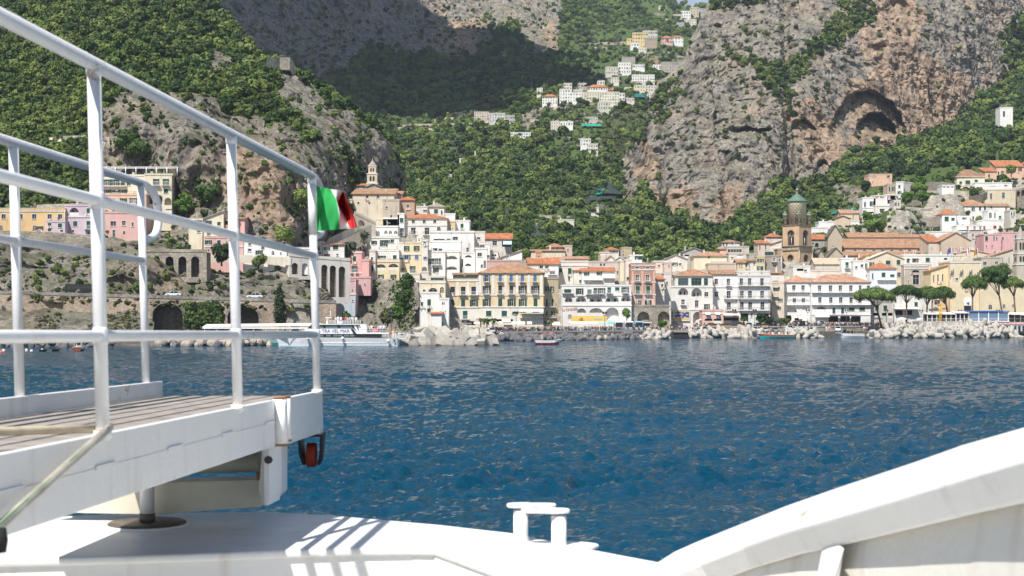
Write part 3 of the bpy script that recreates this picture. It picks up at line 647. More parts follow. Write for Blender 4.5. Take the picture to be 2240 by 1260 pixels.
def put_window(root,kind,xc,z0,w,h,sh,rot=0,base=(0,0),y=0,deco=''):
 w=max(.4,q5(w));h=max(.5,q5(h));c,s=math.cos(rot),math.sin(rot)
 if kind=='o':w=max(.4,q5(w*.5))
 ms=window_meshes(kind,w,h,sh)
 loc=(base[0]+xc*c-y*s,base[1]+xc*s+y*c,z0)
 wo=link('window',ms['window'],root,loc,rot)
 link('pane',ms['pane'],wo)
 for k in('sl','sr'):
  if k in ms:
   sh_o=link('shutter',ms[k],wo)
   if kind=='c' and k=='sl':op_=rnd.random()<.38 and w<1.3
   if kind=='c' and op_:sh_o.location=((-w/2-.02)if k=='sl' else(w/2+.02),-.14,0)
 if deco:
  bm,gm=balcony_meshes(q5(w*(2.3 if kind=='o' else 1.5)+.3),.9 if deco!='s' else.8,deco=='s')
  bo=link('balcony',bm,root,loc,rot);link('railing',gm,bo)
 if w>.5 and rnd.random()<.1 and not y:
  q=MB();x=-hw_ if False else-w*.7
  for i in range(5):c_=rnd.choice([(.7,.7,.68),(.5,.1,.1),(.15,.25,.45),(.7,.7,.68),(.6,.5,.2)]);ww_=rnd.uniform(.15,.35);q.box(x,-.32,-.15-rnd.uniform(.3,.8),x+ww_,-.3,-.15,plain('cloth%s'%c_[0],c_,.9));x+=ww_+.06
  link('laundry',q.mesh('laundry'),root,loc,rot)
 return wo
def roofmb(kind,W,D,z,rh,m,wm,ov=.45):
 """roof over a W x D plan at wall-top z, rise rh"""
 mb=MB();t=.16;x0,x1,y0,y1=-ov,W+ov,-ov,D+ov
 if kind=='hip':
  i=min(D/2+ov,(W/2+ov)*.95)
  a,b,c,d=(x0,y0,z),(x1,y0,z),(x1,y1,z),(x0,y1,z);e=(x0+i,D/2,z+rh);f=(x1-i,D/2,z+rh)
  for p in([a,b,f,e],[b,c,f],[c,d,e,f],[d,a,e]):mb.poly(p,m)
  up=lambda p:(p[0],p[1],p[2]-t)
  for p,q in((a,b),(b,c),(c,d),(d,a)):mb.poly([up(p),up(q),q,p],m)
  mb.poly([up(d),up(c),up(b),up(a)],wm)
  r=MB
 elif kind=='gable':
  e=(x0,D/2,z+rh);f=(x1,D/2,z+rh);a,b,c,d=(x0,y0,z-.1),(x1,y0,z-.1),(x1,y1,z-.1),(x0,y1,z-.1)
  for p,q,u,v in((a,b,f,e),(c,d,e,f)):mb.prism([p,q,u,v],(0,0,-t),m)
  for x in(.0,W):mb.poly([(x,0,z),(x,D,z),(x,D/2,z+rh-.1)],wm)
 elif kind=='gablef':
  e=(W/2,y0,z+rh);f=(W/2,y1,z+rh);a,b,c,d=(x0,y0,z-.1),(x1,y0,z-.1),(x1,y1,z-.1),(x0,y1,z-.1)
  for p,q,u,v in((a,e,f,d),(e,b,c,f)):mb.prism([p,q,u,v],(0,0,-t),m)
  for y in(0,D):mb.poly([(0,y,z),(W,y,z),(W/2,y,z+rh-.1)],wm)
 elif kind=='shed':
  mb.prism([(x0,y0,z),(x1,y0,z),(x1,y1,z+rh),(x0,y1,z+rh)],(0,0,-t),m)
  mb.poly([(0,0,z),(0,D,z),(0,D,z+rh)],wm);mb.poly([(W,0,z),(W,D,z+rh),(W,D,z)],wm);mb.poly([(0,D,z),(W,D,z),(W,D,z+rh),(0,D,z+rh)],wm)
 elif kind=='shedx':
  mb.prism([(x0,y0,z),(x1,y0,z+rh),(x1,y1,z+rh),(x0,y1,z)],(0,0,-t),m)
  mb.poly([(0,0,z),(W,0,z),(W,0,z+rh)],wm);mb.poly([(W,0,z),(W,D,z),(W,D,z+rh),(W,0,z+rh)],wm);mb.poly([(0,D,z),(W,D,z+rh),(W,D,z)],wm)
 return mb
def B(sec,label,D,x0,x1,yt,yb,col,roof='flat',wins=(),yaw=0,dep=8,ext=5,cat='house',name='house',group=None,corn=(),pil=None,dirt=.5,ground=True,wallmat=None,right=(),rtc=(.45,.22,.12),balc=(),trims=None,par=.5,base=None):
 ox,oy,s=SEC[sec];X0,X1,YT,YB=ox+x0/s,ox+x1/s,oy+yt/s,oy+yb/s
 ya=R(yaw);c,sn=math.cos(ya),math.sin(ya);Lx,Ly=(X0-CX)/F*D,D
 def lx(px):t=(px-CX)/F;return(t*Ly-Lx)/(c-t*sn)
 Wd=lx(X1);Ym=Ly+Wd*.5*sn
 zt=CZ-(YT-HY)/F*Ym;zb=CZ-(YB-HY)/F*Ym;z0=zb-ext
 H=zt-z0
 root=empty(name,(Lx,Ly,z0),ya,label,cat,group)
 m=wallmat or stucco(col,dirt)
 if ground:GROUND.append((Lx+Wd/2*c-dep*.4*sn,Ly+Wd/2*sn+dep*.4*c,zb-.6));GROUND.append((Lx+Wd*.5*c,Ly-1+Wd/2*sn,zb-.9))
 holes=[];todo=[]
 for wdef in wins:
  kind,ya_,yb_,xs,w=wdef[:5];deco='';shc='g'
  for ch in kind[1:]:
   if ch in 'BS':deco='r' if ch=='B' else 's'
   elif ch in SH:shc=ch
  k=kind[0]
  for x in xs:
   xc=lx(ox+x/s);Yp=Ly+xc*sn;wz1=CZ-(oy+ya_/s-HY)/F*Yp-z0;wz0=CZ-(oy+yb_/s-HY)/F*Yp-z0;ww=w/s/F*Yp*(1.18 if k in 'cpA' else 1.05)
   wz0=max(.05,wz0);wz1=min(wz1,H-.05)
   if k=='l':
    x_0,x_1=max(.1,xc-ww/2),min(Wd-.1,xc+ww/2)
    if x_1-x_0<.5:continue
    holes.append((x_0,x_1,wz0,wz1,'arch',1.6,m));xc=(x_0+x_1)/2;ww=x_1-x_0
    if 'e' not in kind:todo.append(('c' if 'c' in kind[1:]else 'o' if ww>2.2 else 'p',xc,wz0+.05,ww*.52,min((wz1-wz0)*.6,2.3),shc,1.6,''))
    if 'e' not in kind or 'w' in kind:todo.append(('parapet',xc,wz0,ww,.9,'',0,''))
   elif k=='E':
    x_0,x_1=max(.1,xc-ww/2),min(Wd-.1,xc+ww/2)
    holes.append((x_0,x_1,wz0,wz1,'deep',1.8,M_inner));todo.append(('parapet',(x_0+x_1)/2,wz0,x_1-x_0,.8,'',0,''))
   elif k=='G':
    todo.append(('glaz',xc,wz0,ww,wz1-wz0,shc,0,''))
   elif k=='R':todo.append(('round',xc,(wz0+wz1)/2,ww,ww,'',0,''))
   else:
    hw=max(.4,q5(ww if k!='o' else ww*.5))/2
    if k=='o':hw=max(.4,q5(ww*.5))/2
    hh=max(.5,q5(wz1-wz0))
    if xc-hw<.06 or xc+hw>Wd-.06 or wz0+hh>H-.03:continue
    holes.append((xc-hw,xc+hw,wz0,wz0+hh,'arch' if k=='A' else 'rect',.1 if k=='A' else.22,m));todo.append((k,xc,wz0,ww,wz1-wz0,shc,0,deco))
 ok=[];okt=set()
 for h in holes:
  if all(h[1]<=o[0]or h[0]>=o[1]or h[3]<=o[2]or h[2]>=o[3]for o in ok):ok.append(h)
 holes=ok
 if base:
  zs_=CZ-(oy+base[0]/s-HY)/F*Ym-z0;holes=[h for h in holes if h[3]<=zs_ or h[2]>=zs_];base=(zs_,stucco(base[1],.4))
 mb=MB();wall_with_holes(mb,Wd,0,H,holes,m,base=base)
 mb.poly([(Wd,0,0),(Wd,dep,0),(Wd,dep,H),(Wd,0,H)],m);mb.poly([(0,dep,0),(0,0,0),(0,0,H),(0,dep,H)],m);mb.poly([(Wd,dep,0),(0,dep,0),(0,dep,H),(Wd,dep,H)],m)
 mb.poly([(0,0,H),(Wd,0,H),(Wd,dep,H),(0,dep,H)],m if roof=='flat' else M_conc)
 wall=mb.build('wall',root)
 for(k,xc,za,ww,hh,shc,y,deco)in todo:
  if k=='parapet':
   q=MB();q.box(xc-ww/2,.02,za,xc+ww/2,.14,za+hh,M_trim if rnd.random()<.6 else m);q.build('parapet',root)
  elif k=='glaz':
   q=MB();fm=SH[shc]if shc!='g' else M_teal;n=max(2,int(ww/1.1))
   if shc=='k':fm=M_frame
   for i in range(n+1):xx=xc-ww/2+ww*i/n;q.box(xx-.05,-.08,za,xx+.05,.02,za+hh,fm)
   q.box(xc-ww/2,-.09,za+hh,xc+ww/2,.02,za+hh+.12,fm);q.box(xc-ww/2,-.09,za-.1,xc+ww/2,.02,za,fm);q.box(xc-ww/2+.05,-.07,za+hh*.68,xc+ww/2-.05,-.05,za+hh*.68+.07,fm)
   wo=q.build('window',root);q=MB();q.box(xc-ww/2,-.04,za,xc+ww/2,-.01,za+hh,M_glass);q.build('pane',wo)
  elif k=='round':
   q=MB();n=16;o=[(xc+ww/2*math.cos(a)*1.15,-.04,za+ww/2*math.sin(a)*1.15)for a in[6.2832*i/n for i in range(n)]];q.prism(o,(0,.04,0),M_trim);wo=q.build('window',root,fix=True)
   q=MB();o=[(xc+ww/2*math.cos(a),-.06,za+ww/2*math.sin(a))for a in[6.2832*i/n for i in range(n)]];q.prism(o,(0,.03,0),M_glass);q.build('pane',wo,fix=True)
  else:put_window(root,k,xc,za,ww,hh,shc,0,(0,0),y,deco)
 for(kind,ya_,yb_,xs,w)in right:
  rx,ry=Lx+Wd*c,Ly+Wd*sn;dx,dy=-sn,c
  for x in xs:
   t=(ox+x/s-CX)/F;q=(t*ry-rx)/(dx-t*dy);Yp=ry+q*dy
   if not(.6<q<dep-.6):continue
   wz1=CZ-(oy+ya_/s-HY)/F*Yp-z0;wz0=CZ-(oy+yb_/s-HY)/F*Yp-z0
   put_window(root,kind[0]if kind[0]in 'cpo' else 'p',q,wz0,w,wz1-wz0,'g',R(90),(Wd,0),-.23)
 for cy in corn:
  zc=CZ-(oy+cy/s-HY)/F*Ym-z0
  q=MB();q.box(-.18,-.18,zc-.14,Wd+.18,0,zc+.14,M_trim);q.box(-.12,-.1,zc-.3,Wd+.12,0,zc-.14,M_trim);q.build('cornice',root)
 if pil:
  (xs,pt,pb,pm)=pil
  z1_,z2_=CZ-(oy+pt/s-HY)/F*Ym-z0,CZ-(oy+pb/s-HY)/F*Ym-z0
  for x in xs:
   xc=lx(ox+x/s);q=MB();q.box(xc-.35,-.1,z2_,xc+.35,0,z1_,pm);q.build('pilaster',root)
 for(bx0,bx1,by)in balc:
  a,b=max(-.3,lx(ox+bx0/s)),min(Wd+.3,lx(ox+bx1/s));zc=CZ-(oy+by/s-HY)/F*Ym-z0
  bm,gm=balcony_meshes(q5(b-a),.95,False);bo=link('balcony',bm,root,((a+b)/2,0,zc));link('railing',gm,bo)
 if roof=='flat':
  q=MB();h=par;e=.12
  q.box(-e,-e,H,Wd+e,.18,H+h,m);q.box(-e,dep-.18,H,Wd+e,dep+e,H+h,m);q.box(-e,.18,H,.18,dep-.18,H+h,m);q.box(Wd-.18,.18,H,Wd+e,dep-.18,H+h,m)
  q.box(-e-.05,-e-.05,H+h,Wd+e+.05,.23,H+h+.07,M_trim);q.build('roof',root)
 else:
  rk,ry=roof[0],roof[1];rm=tiles(roof[2]if len(roof)>2 else rtc);Yr=Ym+(dep if rk=='shed' else 0 if rk=='shedx' else dep/2)*c
  zr=CZ-(oy+ry/s-HY)/F*Yr;rh=max(.6,zr-zt)
  if len(roof)>3:rm=stucco(roof[2])
  roofmb(rk,Wd,dep,H,rh,rm,m).build('roof',root)
 r=random.Random(label)
 if Wd>4:
  if r.random()<.55:
   cx_,cy_=r.uniform(.15,.85)*Wd,dep*r.uniform(.4,.7);q=MB();top=H+(2.2 if roof!='flat' else 1.5);q.box(cx_-.3,cy_-.3,H-.1,cx_+.3,cy_+.3,top,m);q.box(cx_-.4,cy_-.4,top,cx_+.4,cy_+.4,top+.14,M_trim);q.build('chimney',root)
  if r.random()<.45 and roof=='flat':
   cx_=r.uniform(.2,.8)*Wd;q=MB();q.tube([(cx_,1.2,H),(cx_,1.2,H+1.3)],.04,M_iron,5);q.lathe([(.02,-.12),(.3,-.06),(.42,.04)],M_wpaint,10,(cx_,1.1,H+1.45));q.build('satellite_dish',root)
  if r.random()<.4:
   cx_=r.uniform(.2,.8)*Wd;q=MB();q.tube([(cx_,dep*.5,H),(cx_,dep*.5,H+3.4)],.03,M_iron,4)
   for zz in(2.6,3.0,3.3):q.tube([(cx_-.5,dep*.5,H+zz),(cx_+.5,dep*.5,H+zz)],.02,M_iron,4)
   q.build('aerial',root)
  if r.random()<.22 and roof=='flat' and Wd>6:
   a=r.uniform(.05,.4)*Wd;b=a+3.5;q=MB()
   for xx in(a,b):
    for yy in(.6,3.4):q.tube([(xx,yy,H),(xx,yy,H+2.3)],.06,M_frame,5)
   for k in range(6):xx=a+(b-a)*k/5;q.box(xx-.04,.3,H+2.3,xx+.04,3.7,H+2.4,M_brown)
   q.build('pergola',root)
 if r.random()<.6 and H>6:
  xx=r.choice([.12,Wd-.12]);q=MB();q.tube([(xx,-.07,1),(xx,-.07,H)],.06,M_iron if r.random()<.4 else M_trim,5);q.build('drainpipe',root)
 root['W']=Wd;root['H']=H;root['z0']=z0
 return root
def text_mesh(s,size,font_ext=.03):
 c=bpy.data.curves.new('t','FONT');c.body=s;c.size=size;c.extrude=font_ext;c.align_x='CENTER';c.align_y='CENTER'
 o=bpy.data.objects.new('t',c);COL.objects.link(o);dg=bpy.context.evaluated_depsgraph_get();me=bpy.data.meshes.new_from_object(o.evaluated_get(dg));bpy.data.objects.remove(o);bpy.data.curves.remove(c);return me
# ------------------------------------------------------------------ the town, house by house (coordinates read off enlarged sections of the photograph)
ORA=(.6,.24,.12);TIL=(.52,.3,.18);BRT=(.4,.24,.15);PTI=(.62,.36,.24)
# --- left shelf above the sea cliff
B('L','long ochre yellow two-storey house at the far left above the sea cliff',398,-420,690,868,1095,(.68,.47,.24),'flat',[('p',910,965,[38,218,362,525,636],36),('A',1030,1088,[12,365],38),('c',1040,1078,[421],30),('p',910,965,[-120,-270],36)],dep=7,corn=(880,))
B('L','lilac house with an arched loggia and balustrade beside the ochre house',399,690,975,830,1132,LILAC,'flat',[('l',845,928,[785],92),('c',988,1040,[798],40),('c',848,903,[940],38),('cB',988,1068,[942],46),('p',1080,1110,[774],20),('pn',1090,1130,[940],28)],dep=7,corn=(940,))
B('L','low lilac house front with white awning below the ochre house',396,486,690,998,1110,LILAC,'flat',[('c',1003,1036,[526],33),('c',1008,1056,[636],36),('p',1065,1100,[527],30),('p',1075,1107,[653],26)],dep=3,ground=False)
B('L','tall pink house with green shutters behind the large white gangway post',400,975,1540,905,1165,PINK,'flat',[('p',985,1040,[1200],50),('p',985,1035,[1312],32),('p',1000,1045,[1405],22),('pt',1080,1155,[1207],28),('c',860,905,[1205],38),('A',1085,1125,[1316],24)],dep=7)
B('L','peach upper storey with balcony set back over the pink house',404,1110,1550,715,915,PEACH,'flat',[('c',745,795,[1205,1308],34),('cB',742,800,[1415],36),('p',870,905,[1130,1205],28)],dep=8)
B('L','cream three-storey hotel with green shutters and long balconies under the rock face',409,1040,1540,512,720,CREAM,'flat',[('cB',548,610,[1135,1222,1302],36),('p',568,610,[1365],36),('c',655,690,[1140,1302],34),('p',655,685,[1225],70)],dep=9,balc=((1060,1340,615),(1060,1440,705)))
B('L','cream hotel wing with roof terrace pergola and open shutters beside the rock face',407,1535,1828,500,905,CREAM,'flat',[('oB',540,605,[1655,1757],66),('c',645,690,[1578,1758],38),('E',725,835,[1600,1680],70),('l',740,850,[1780],70),('E',860,900,[1790],60)],dep=10,yaw=8,balc=((1560,1700,705),))
q=empty('roof_pergola',W_(385*.0+335,409,0),0,'white timber pergola on the roof terrace of the cream hotel','pergola')
q.location=P(335,384,409)
mb=MB()
for i in range(8):mb.tube([(-14+i*3.0,0,0),(-14+i*3.0,0,2.4)],.12,M_wpaint,6)
mb.build('post',q);mb=MB();mb.box(-14.3,-.1,2.4,7.3,.1,2.55,M_wpaint);mb.box(-14.3,2.9,2.4,7.3,3.1,2.55,M_wpaint)
for i in range(30):mb.box(-14.2+i*.72,-.3,2.55,-14.1+i*.72,3.3,2.65,M_wpaint)
mb.build('beam',q)
B('M','cream house with a slanting roof line and dark green shutters by the rock face',395,500,722,480,690,CREAM,('shedx',385,(.4,.4,.4),1),[('c',512,548,[673],30),('o',500,550,[562],62),('c',620,650,[565,680],30)],dep=8,ground=False)
B('M','low cream wing with glazed veranda left of the slant-roofed house',394.5,352,500,492,680,CREAM,'flat',[('G',500,530,[455],80),('p',600,625,[370,460],30)],dep=7)
B('M','brown and pink house half hidden behind the second gangway post',396,722,872,486,690,(.45,.3,.23),'flat',[('E',500,570,[760],60),('c',600,640,[745],28)],dep=7)
B('M','narrow pink house with an iron balcony against the cliff shadow',397,872,946,472,700,PINK,('gable',462,BRT),[('pB',500,560,[885],34)],dep=7)
B('M','pink house with three green shutters above the stone arcade',390,524,932,684,855,PINK,'flat',[('c',703,750,[561,673],30),('A',708,738,[757],18),('c',795,838,[671],27),('A',797,843,[762],26),('pn',800,830,[562],16),('p',720,750,[850],26)],dep=7,corn=(772,))
B('M','row of low white cottages with a green door on the shelf',388,930,1190,715,862,WHITE,'flat',[('p',738,760,[1000],26),('p',798,825,[998],30),('c',815,858,[1099],30),('c',775,802,[1138],14)],dep=6)
B('M','low white cottage with an arched door on the shelf',387.5,1190,1400,770,868,WHITE,'flat',[('A',818,862,[1245],26),('p',840,852,[1328],12),('p',836,868,[1392],26)],dep=6)
B('M','low white cottage nearest the flag post on the shelf',388,1400,1640,800,878,WHITE,'flat',[('p',845,870,[1456],26),('p',845,870,[1540],24)],dep=6)
# --- hillside quarter round the small church
B('1','large pale church wall with two round windows and a tiled roof',472,455,918,222,560,(.66,.58,.46),('shed',165,TIL),[('p',235,270,[620,740],28),('R',305,340,[523,645],24)],dep=14,cat='church',name='church',dirt=.8)
B('1','pale rendered buttress block at the left of the church wall',470,385,455,295,470,(.62,.54,.43),'flat',dep=8,ground=False)
B('1','bare stone annexe with small windows right of the church wall',470,790,975,298,530,TAN,'flat',[('p',358,386,[836],20),('p',458,488,[886],20)],dep=9,wallmat=stucco((.52,.45,.36),.9))
B('1','brown plastered house with a bright orange hipped roof beside the church',476,975,1143,288,420,(.46,.33,.24),('hip',250,ORA),[('p',342,378,[1070],26)],dep=8)
B('1','tiny pink house with a tiled roof squeezed behind the church',486,915,1003,222,300,PINK,('shed',190,TIL),[('p',224,238,[942],14)],dep=6)
B('1','small house with a red roof left of the little bell tower',492,503,606,125,175,OFF,('gable',108,ORA),[('c',132,160,[556],30)],dep=5)
B('1','low domed stone chapel at the foot of the little bell tower',490,606,775,142,175,(.4,.37,.32),('gablef',116,(.4,.37,.32),1),dep=6)
B('1','white house with a low roof on the knoll edge and one green shutter',500,1285,1475,362,470,OFF,('hip',325,(.5,.42,.34)),[('c',392,440,[1380],36),('c',405,450,[1443],14)],dep=9)
B('1','low white terrace house left of the knoll-edge house',498,1145,1285,372,450,OFF,'flat',[('c',400,418,[1260],36),('l',385,415,[1175],50)],dep=7)
B('1','small white box house below the knoll edge',494,1475,1590,452,520,WHITE,'flat',dep=6)
B('1','big white palazzo with orange hipped roof and tall blue-grey doors',472,1028,1500,490,700,(.72,.68,.62),('hip',445,ORA),[('p',508,547,[1130,1250,1367],28),('pB',590,672,[1130,1281],42),('p',590,640,[1415],40),('p',700,725,[1000],30)],dep=10,corn=(570,))
B('1','tall white stair tower at the left end of the orange-roofed palazzo',470,955,1030,450,745,WHITE,'flat',[('c',484,540,[1001],34),('pB',600,680,[1006],34)],dep=8)
B('1','white house with three arched windows and a pale blue awning',462,670,960,590,700,WHITE,'flat',[('A',632,660,[707],20),('A',624,665,[828,878,936],34)],dep=8,corn=(585,))
B('1','white building behind the awning house with a long roof',470,795,955,500,590,WHITE,'flat',dep=8)
B('1','white house with green shutter on the right shoulder of the hill',482,1590,1755,528,650,WHITE,'flat',[('c',550,596,[1667],28)],dep=8)
B('1','small yellow house with an arched niche on the right shoulder of the hill',480,1500,1592,535,650,YEL,'flat',[('l',600,640,[1548],60)],dep=7)
B('1','white terrace house with dark doors below the awning house',452,615,972,708,870,WHITE,'flat',[('ok',742,780,[697],50),('c',732,800,[803],34),('c',730,765,[842],24),('p',725,765,[897],36)],dep=8,corn=(705,))
B('1','rough stone house end below the ramp',450,530,615,708,868,(.4,.36,.3),'flat',dep=8,wallmat=M_stone)
B('1','small white cottage with brown and green shutters at the ramp foot',424,135,368,778,928,WHITE,('shed',768,ORA),[('ok',805,845,[178],52),('c',788,835,[272],52),('on',880,920,[178],52),('p',880,905,[293],20)],dep=6)
B('1','narrow white cottage behind the flag post at the ramp foot',423,40,135,765,925,OFF,'flat',[('p',860,885,[95],28)],dep=6)
B('1','high white block with a broad dark window in the middle of the hill town',458,1310,1800,648,900,WHITE,'flat',[('p',715,765,[1415],104),('A',710,746,[1518],50),('p',694,742,[1595],44),('p',812,860,[1580],48),('p',812,875,[1728],24)],dep=10,corn=(645,))
B('1','white house with laundry and dark doors below the high white block',448,1283,1655,752,1100,WHITE,'flat',[('p',822,862,[1365],52),('c',822,860,[1428],34),('p',840,860,[1310],20)],dep=6,corn=(862,))
B('1','white house with two stacked arched loggias full of washing',441,1480,1640,866,1130,WHITE,'flat',[('l',905,975,[1555],122),('l',1022,1090,[1552],122)],dep=6)
B('1','white house with green double shutters and a plant balcony',440,1285,1482,868,1140,WHITE,'flat',[('c',940,1000,[1328],32),('oB',930,1003,[1386],72),('o',1036,1092,[1378],56)],dep=6)
B('1','white house with arched niches right of the stone buttress stair',442,1680,1822,880,1070,WHITE,'flat',[('l',898,955,[1737],82),('l',990,1050,[1735],74)],dep=7)
B('1','white corner house with a blue double window beside the arched niches',440,1810,1942,832,1060,WHITE,'flat',[('pb',870,915,[1862],44),('A',955,1040,[1918],26),('c',1005,1030,[1885],20)],dep=7)
B('1','narrow cream house with open green shutters over blue shutters',441,1027,1218,770,1100,(.72,.6,.4),'flat',[('o',797,852,[1055],54),('o',797,852,[1166],62),('cb',897,950,[1056],34),('cb',892,945,[1166],36),('oB',1020,1095,[1121],62)],dep=7,corn=(888,))
B('1','white roof turret with a tiny arched window above the cream house',443,1172,1218,708,775,WHITE,'flat',[('A',718,740,[1195],18)],dep=3,ground=False)
B('1','slim off-white house left of the cream house with blue shutters',441,972,1027,770,1120,OFF,'flat',[('c',930,945,[998],14),('c',1040,1062,[1003],22)],dep=7)
B('1','cramped white house with a dark open porch between two taller ones',438,1220,1290,745,1130,OFF,'flat',[('p',752,772,[1255],24),('cb',912,950,[1262],20),('le',1025,1085,[1252],54)],dep=6)
B('1','yellow house with two big arched loggias on the crag',432,710,975,962,1192,(.74,.62,.4),'flat',[('l',998,1068,[770],110),('l',993,1063,[910],110),('o',1112,1155,[772,911],60)],dep=8,corn=(968,))
B('1','white top floor with green shutters set back over the arched yellow house',436,708,970,852,965,WHITE,'flat',[('c',905,932,[785],36),('c',900,948,[925],34)],dep=8)
B('1','narrow white house between the pink house and the arched yellow house',431,645,712,858,1185,OFF,'flat',[('c',922,955,[674],20),('cB',1008,1080,[668],30)],dep=8)
B('1','tall pink house with a white framed green window on top',427,415,562,872,1150,(.68,.4,.37),'flat',[('c',912,968,[481],32),('oB',1015,1088,[481],64),('c',1108,1148,[485],30),('A',1108,1140,[450],18)],dep=8,corn=(868,1095))
B('1','lower pink wing with three green shutters and a planted terrace',426,562,648,962,1150,(.68,.4,.37),'flat',[('c',1012,1055,[573,630],30),('c',1105,1148,[625],38)],dep=7)
B('2','pink and grey-blue villa with a rounded bay of arched windows above the shrubs',412,190,500,278,555,(.66,.42,.42),'flat',[('oB',352,418,[258],66),('p',365,398,[400],24),('p',374,390,[336,463],12),('A',458,512,[213],20),('A',458,512,[256,297],22),('p',458,512,[374],34),('p',490,507,[466],14)],dep=7,corn=(425,),base=(427,(.5,.55,.62)))
B('2','pink house end on the rock slope behind the grey-blue villa',420,330,665,248,330,(.66,.41,.41),'flat',[('p',307,335,[515],30),('p',310,324,[600],18)],dep=6,ext=3)
# --- middle quarter behind the front row
B('1','off-white house with an orange dormered roof at the right of the hill town',500,1905,2215,715,840,OFF,('gable',655,ORA),[('p',740,790,[2028],40),('E',745,830,[2160],100)],dep=9)
B('1','cluttered grey terrace house with aerials below the dormered roof',488,1800,1920,650,830,OFF,'flat',[('p',700,725,[1850],30)],dep=7)
B('1','white flat-roofed house with two round air vents',470,1840,1975,780,985,WHITE,'flat',[('p',790,820,[1890],44),('p',900,930,[1958],24)],dep=7)
B('1','white gabled house end with a long tiled roof and brick chimneys',474,2065,2330,935,1010,WHITE,('shedx',835,TIL),[('R',935,955,[2100],16)],dep=10)
B('1','dull pink low house in front of the white gable',462,1945,2330,968,1040,(.55,.38,.34),'flat',dep=6)
B('1','dark brick gabled house with small arches by the white corner house',476,1935,2065,860,975,OFF,'flat',[('l',930,968,[2010],66),('R',885,910,[2008,2034],22)],dep=6)
B('2','cream restaurant floor with a wide arched window at the left end of the palazzo',408,1210,1497,292,420,(.74,.62,.45),'flat',[('A',350,405,[1360],92),('A',345,412,[1460],44),('p',370,403,[1262],24)],dep=8,corn=(296,))
B('2','white house with green shutters clinging to the rock left of the front row',405,1208,1430,418,640,WHITE,'flat',[('c',482,552,[1317],33),('c',515,558,[1237],22),('c',587,626,[1315],30)],dep=6)
B('2','small white house with twin arched windows beside the rock',404,1430,1538,485,790,WHITE,'flat',[('A',510,542,[1466],14),('A',510,542,[1484],14)],dep=5)
B('2','little white quay house with an orange tiled edge at the foot of the rock',400,1335,1455,640,795,WHITE,('shed',625,ORA),[('p',642,680,[1380],20)],dep=4)
B('2','white annexe with a small window under the crag houses',432,1210,1312,186,300,OFF,'flat',[('p',250,285,[1262],28)],dep=6)
B('2','roof restaurant with dark glazing over the cream restaurant floor',416,1312,1492,240,300,(.6,.55,.48),'flat',[('G',245,286,[1400],150)],dep=6)
B('2','cream terrace house with a green arched door on the crag',428,1000,1212,205,296,(.74,.69,.58),'flat',[('A',220,288,[1121],26)],dep=7,balc=((1030,1200,288),))
B('2','glass-walled rooftop restaurant with red planters on the palazzo',430,1585,1868,205,272,(.62,.56,.5),('shed',185,BRT),[('G',215,268,[1720],260)],dep=7,ground=False)
B('2','left half of the long yellow palazzo with tall dark shutters and white pilasters',421,1497,1868,272,800,(.72,.57,.35),'flat',[('ck',338,408,[1578],42),('ckB',338,430,[1696,1812],42),('c',482,560,[1571,1695,1815],36),('cB',612,700,[1555,1718,1840],42),('E',725,800,[1650,1780],90)],dep=13,corn=(276,438,572),pil=([1520,1635,1752,1856],276,432,M_trim),base=(574,(.72,.68,.6)))
B('3','right half of the long yellow palazzo with a broad tiled roof',421,-256,436,468,1025,(.72,.57,.35),('hip',378,TIL),[('cbB',490,562,[-172,-28,88,207,341],30),('ckB',606,692,[-172,-28,90,210,343],38),('c',744,824,[-172,-28,92,210,346],34),('c',868,928,[-150,15],46),('c',880,915,[128],24),('E',884,920,[210,350],70),('E',960,1020,[-180,-60,60],90)],dep=13,corn=(470,705,830),pil=([-240,-100,30,150,275,410],472,690,M_trim),balc=((180,436,940),),base=(834,(.72,.68,.6)))
B('3','plain cream side block at the right end of the yellow palazzo',425,437,590,535,1020,(.6,.48,.31),'flat',[('c',612,668,[466,520],17),('c',742,822,[466,526],20),('c',872,922,[466,530],18)],dep=9,yaw=18,balc=((440,560,828),(440,560,942)))
B('3','white house with a long balcony set back behind the palazzo roof',470,440,590,372,620,WHITE,('gable',310,ORA),[('p',390,425,[407,466],30),('pB',450,485,[525],50)],dep=9)
B('3','house with a bright orange roof and two skylights behind the palazzo',476,262,474,372,420,OFF,('shed',310,ORA),[('pb',390,425,[407],30)],dep=9)
B('3','square orange roof turret behind the skylight roof',490,345,410,255,310,(.6,.3,.18),'flat',[('p',285,305,[380],18)],dep=4,ground=False)
B('3','pale house with an orange roof and two twin windows in the second row',482,480,642,342,420,OFF,('shed',298,PTI),[('p',350,372,[508,606],24)],dep=8)
B('3','off-white apartment house with tall green shutters in the second row',474,590,902,355,620,OFF,'flat',[('c',424,466,[611],34),('c',422,482,[709],32),('c',505,552,[702],14),('R',388,402,[705],12),('c',455,482,[820],24)],dep=9,corn=(392,))
B('3','long house with a pink tiled roof in the third row',500,640,905,322,372,GREY,('shed',293,PTI),dep=8)
B('3','pinkish villa with an orange roof high behind the centre of town',560,460,642,195,250,(.66,.5,.42),('hip',155,TIL),[('p',200,225,[512,537,575],12)],dep=9)
B('3','low pink wing of the pinkish villa',562,640,735,190,262,(.66,.5,.42),'flat',[('p',215,240,[690],14)],dep=8)
B('3','long low cream house under the pinkish villa',545,300,660,232,300,CREAM,('gable',222,TIL),dep=7)
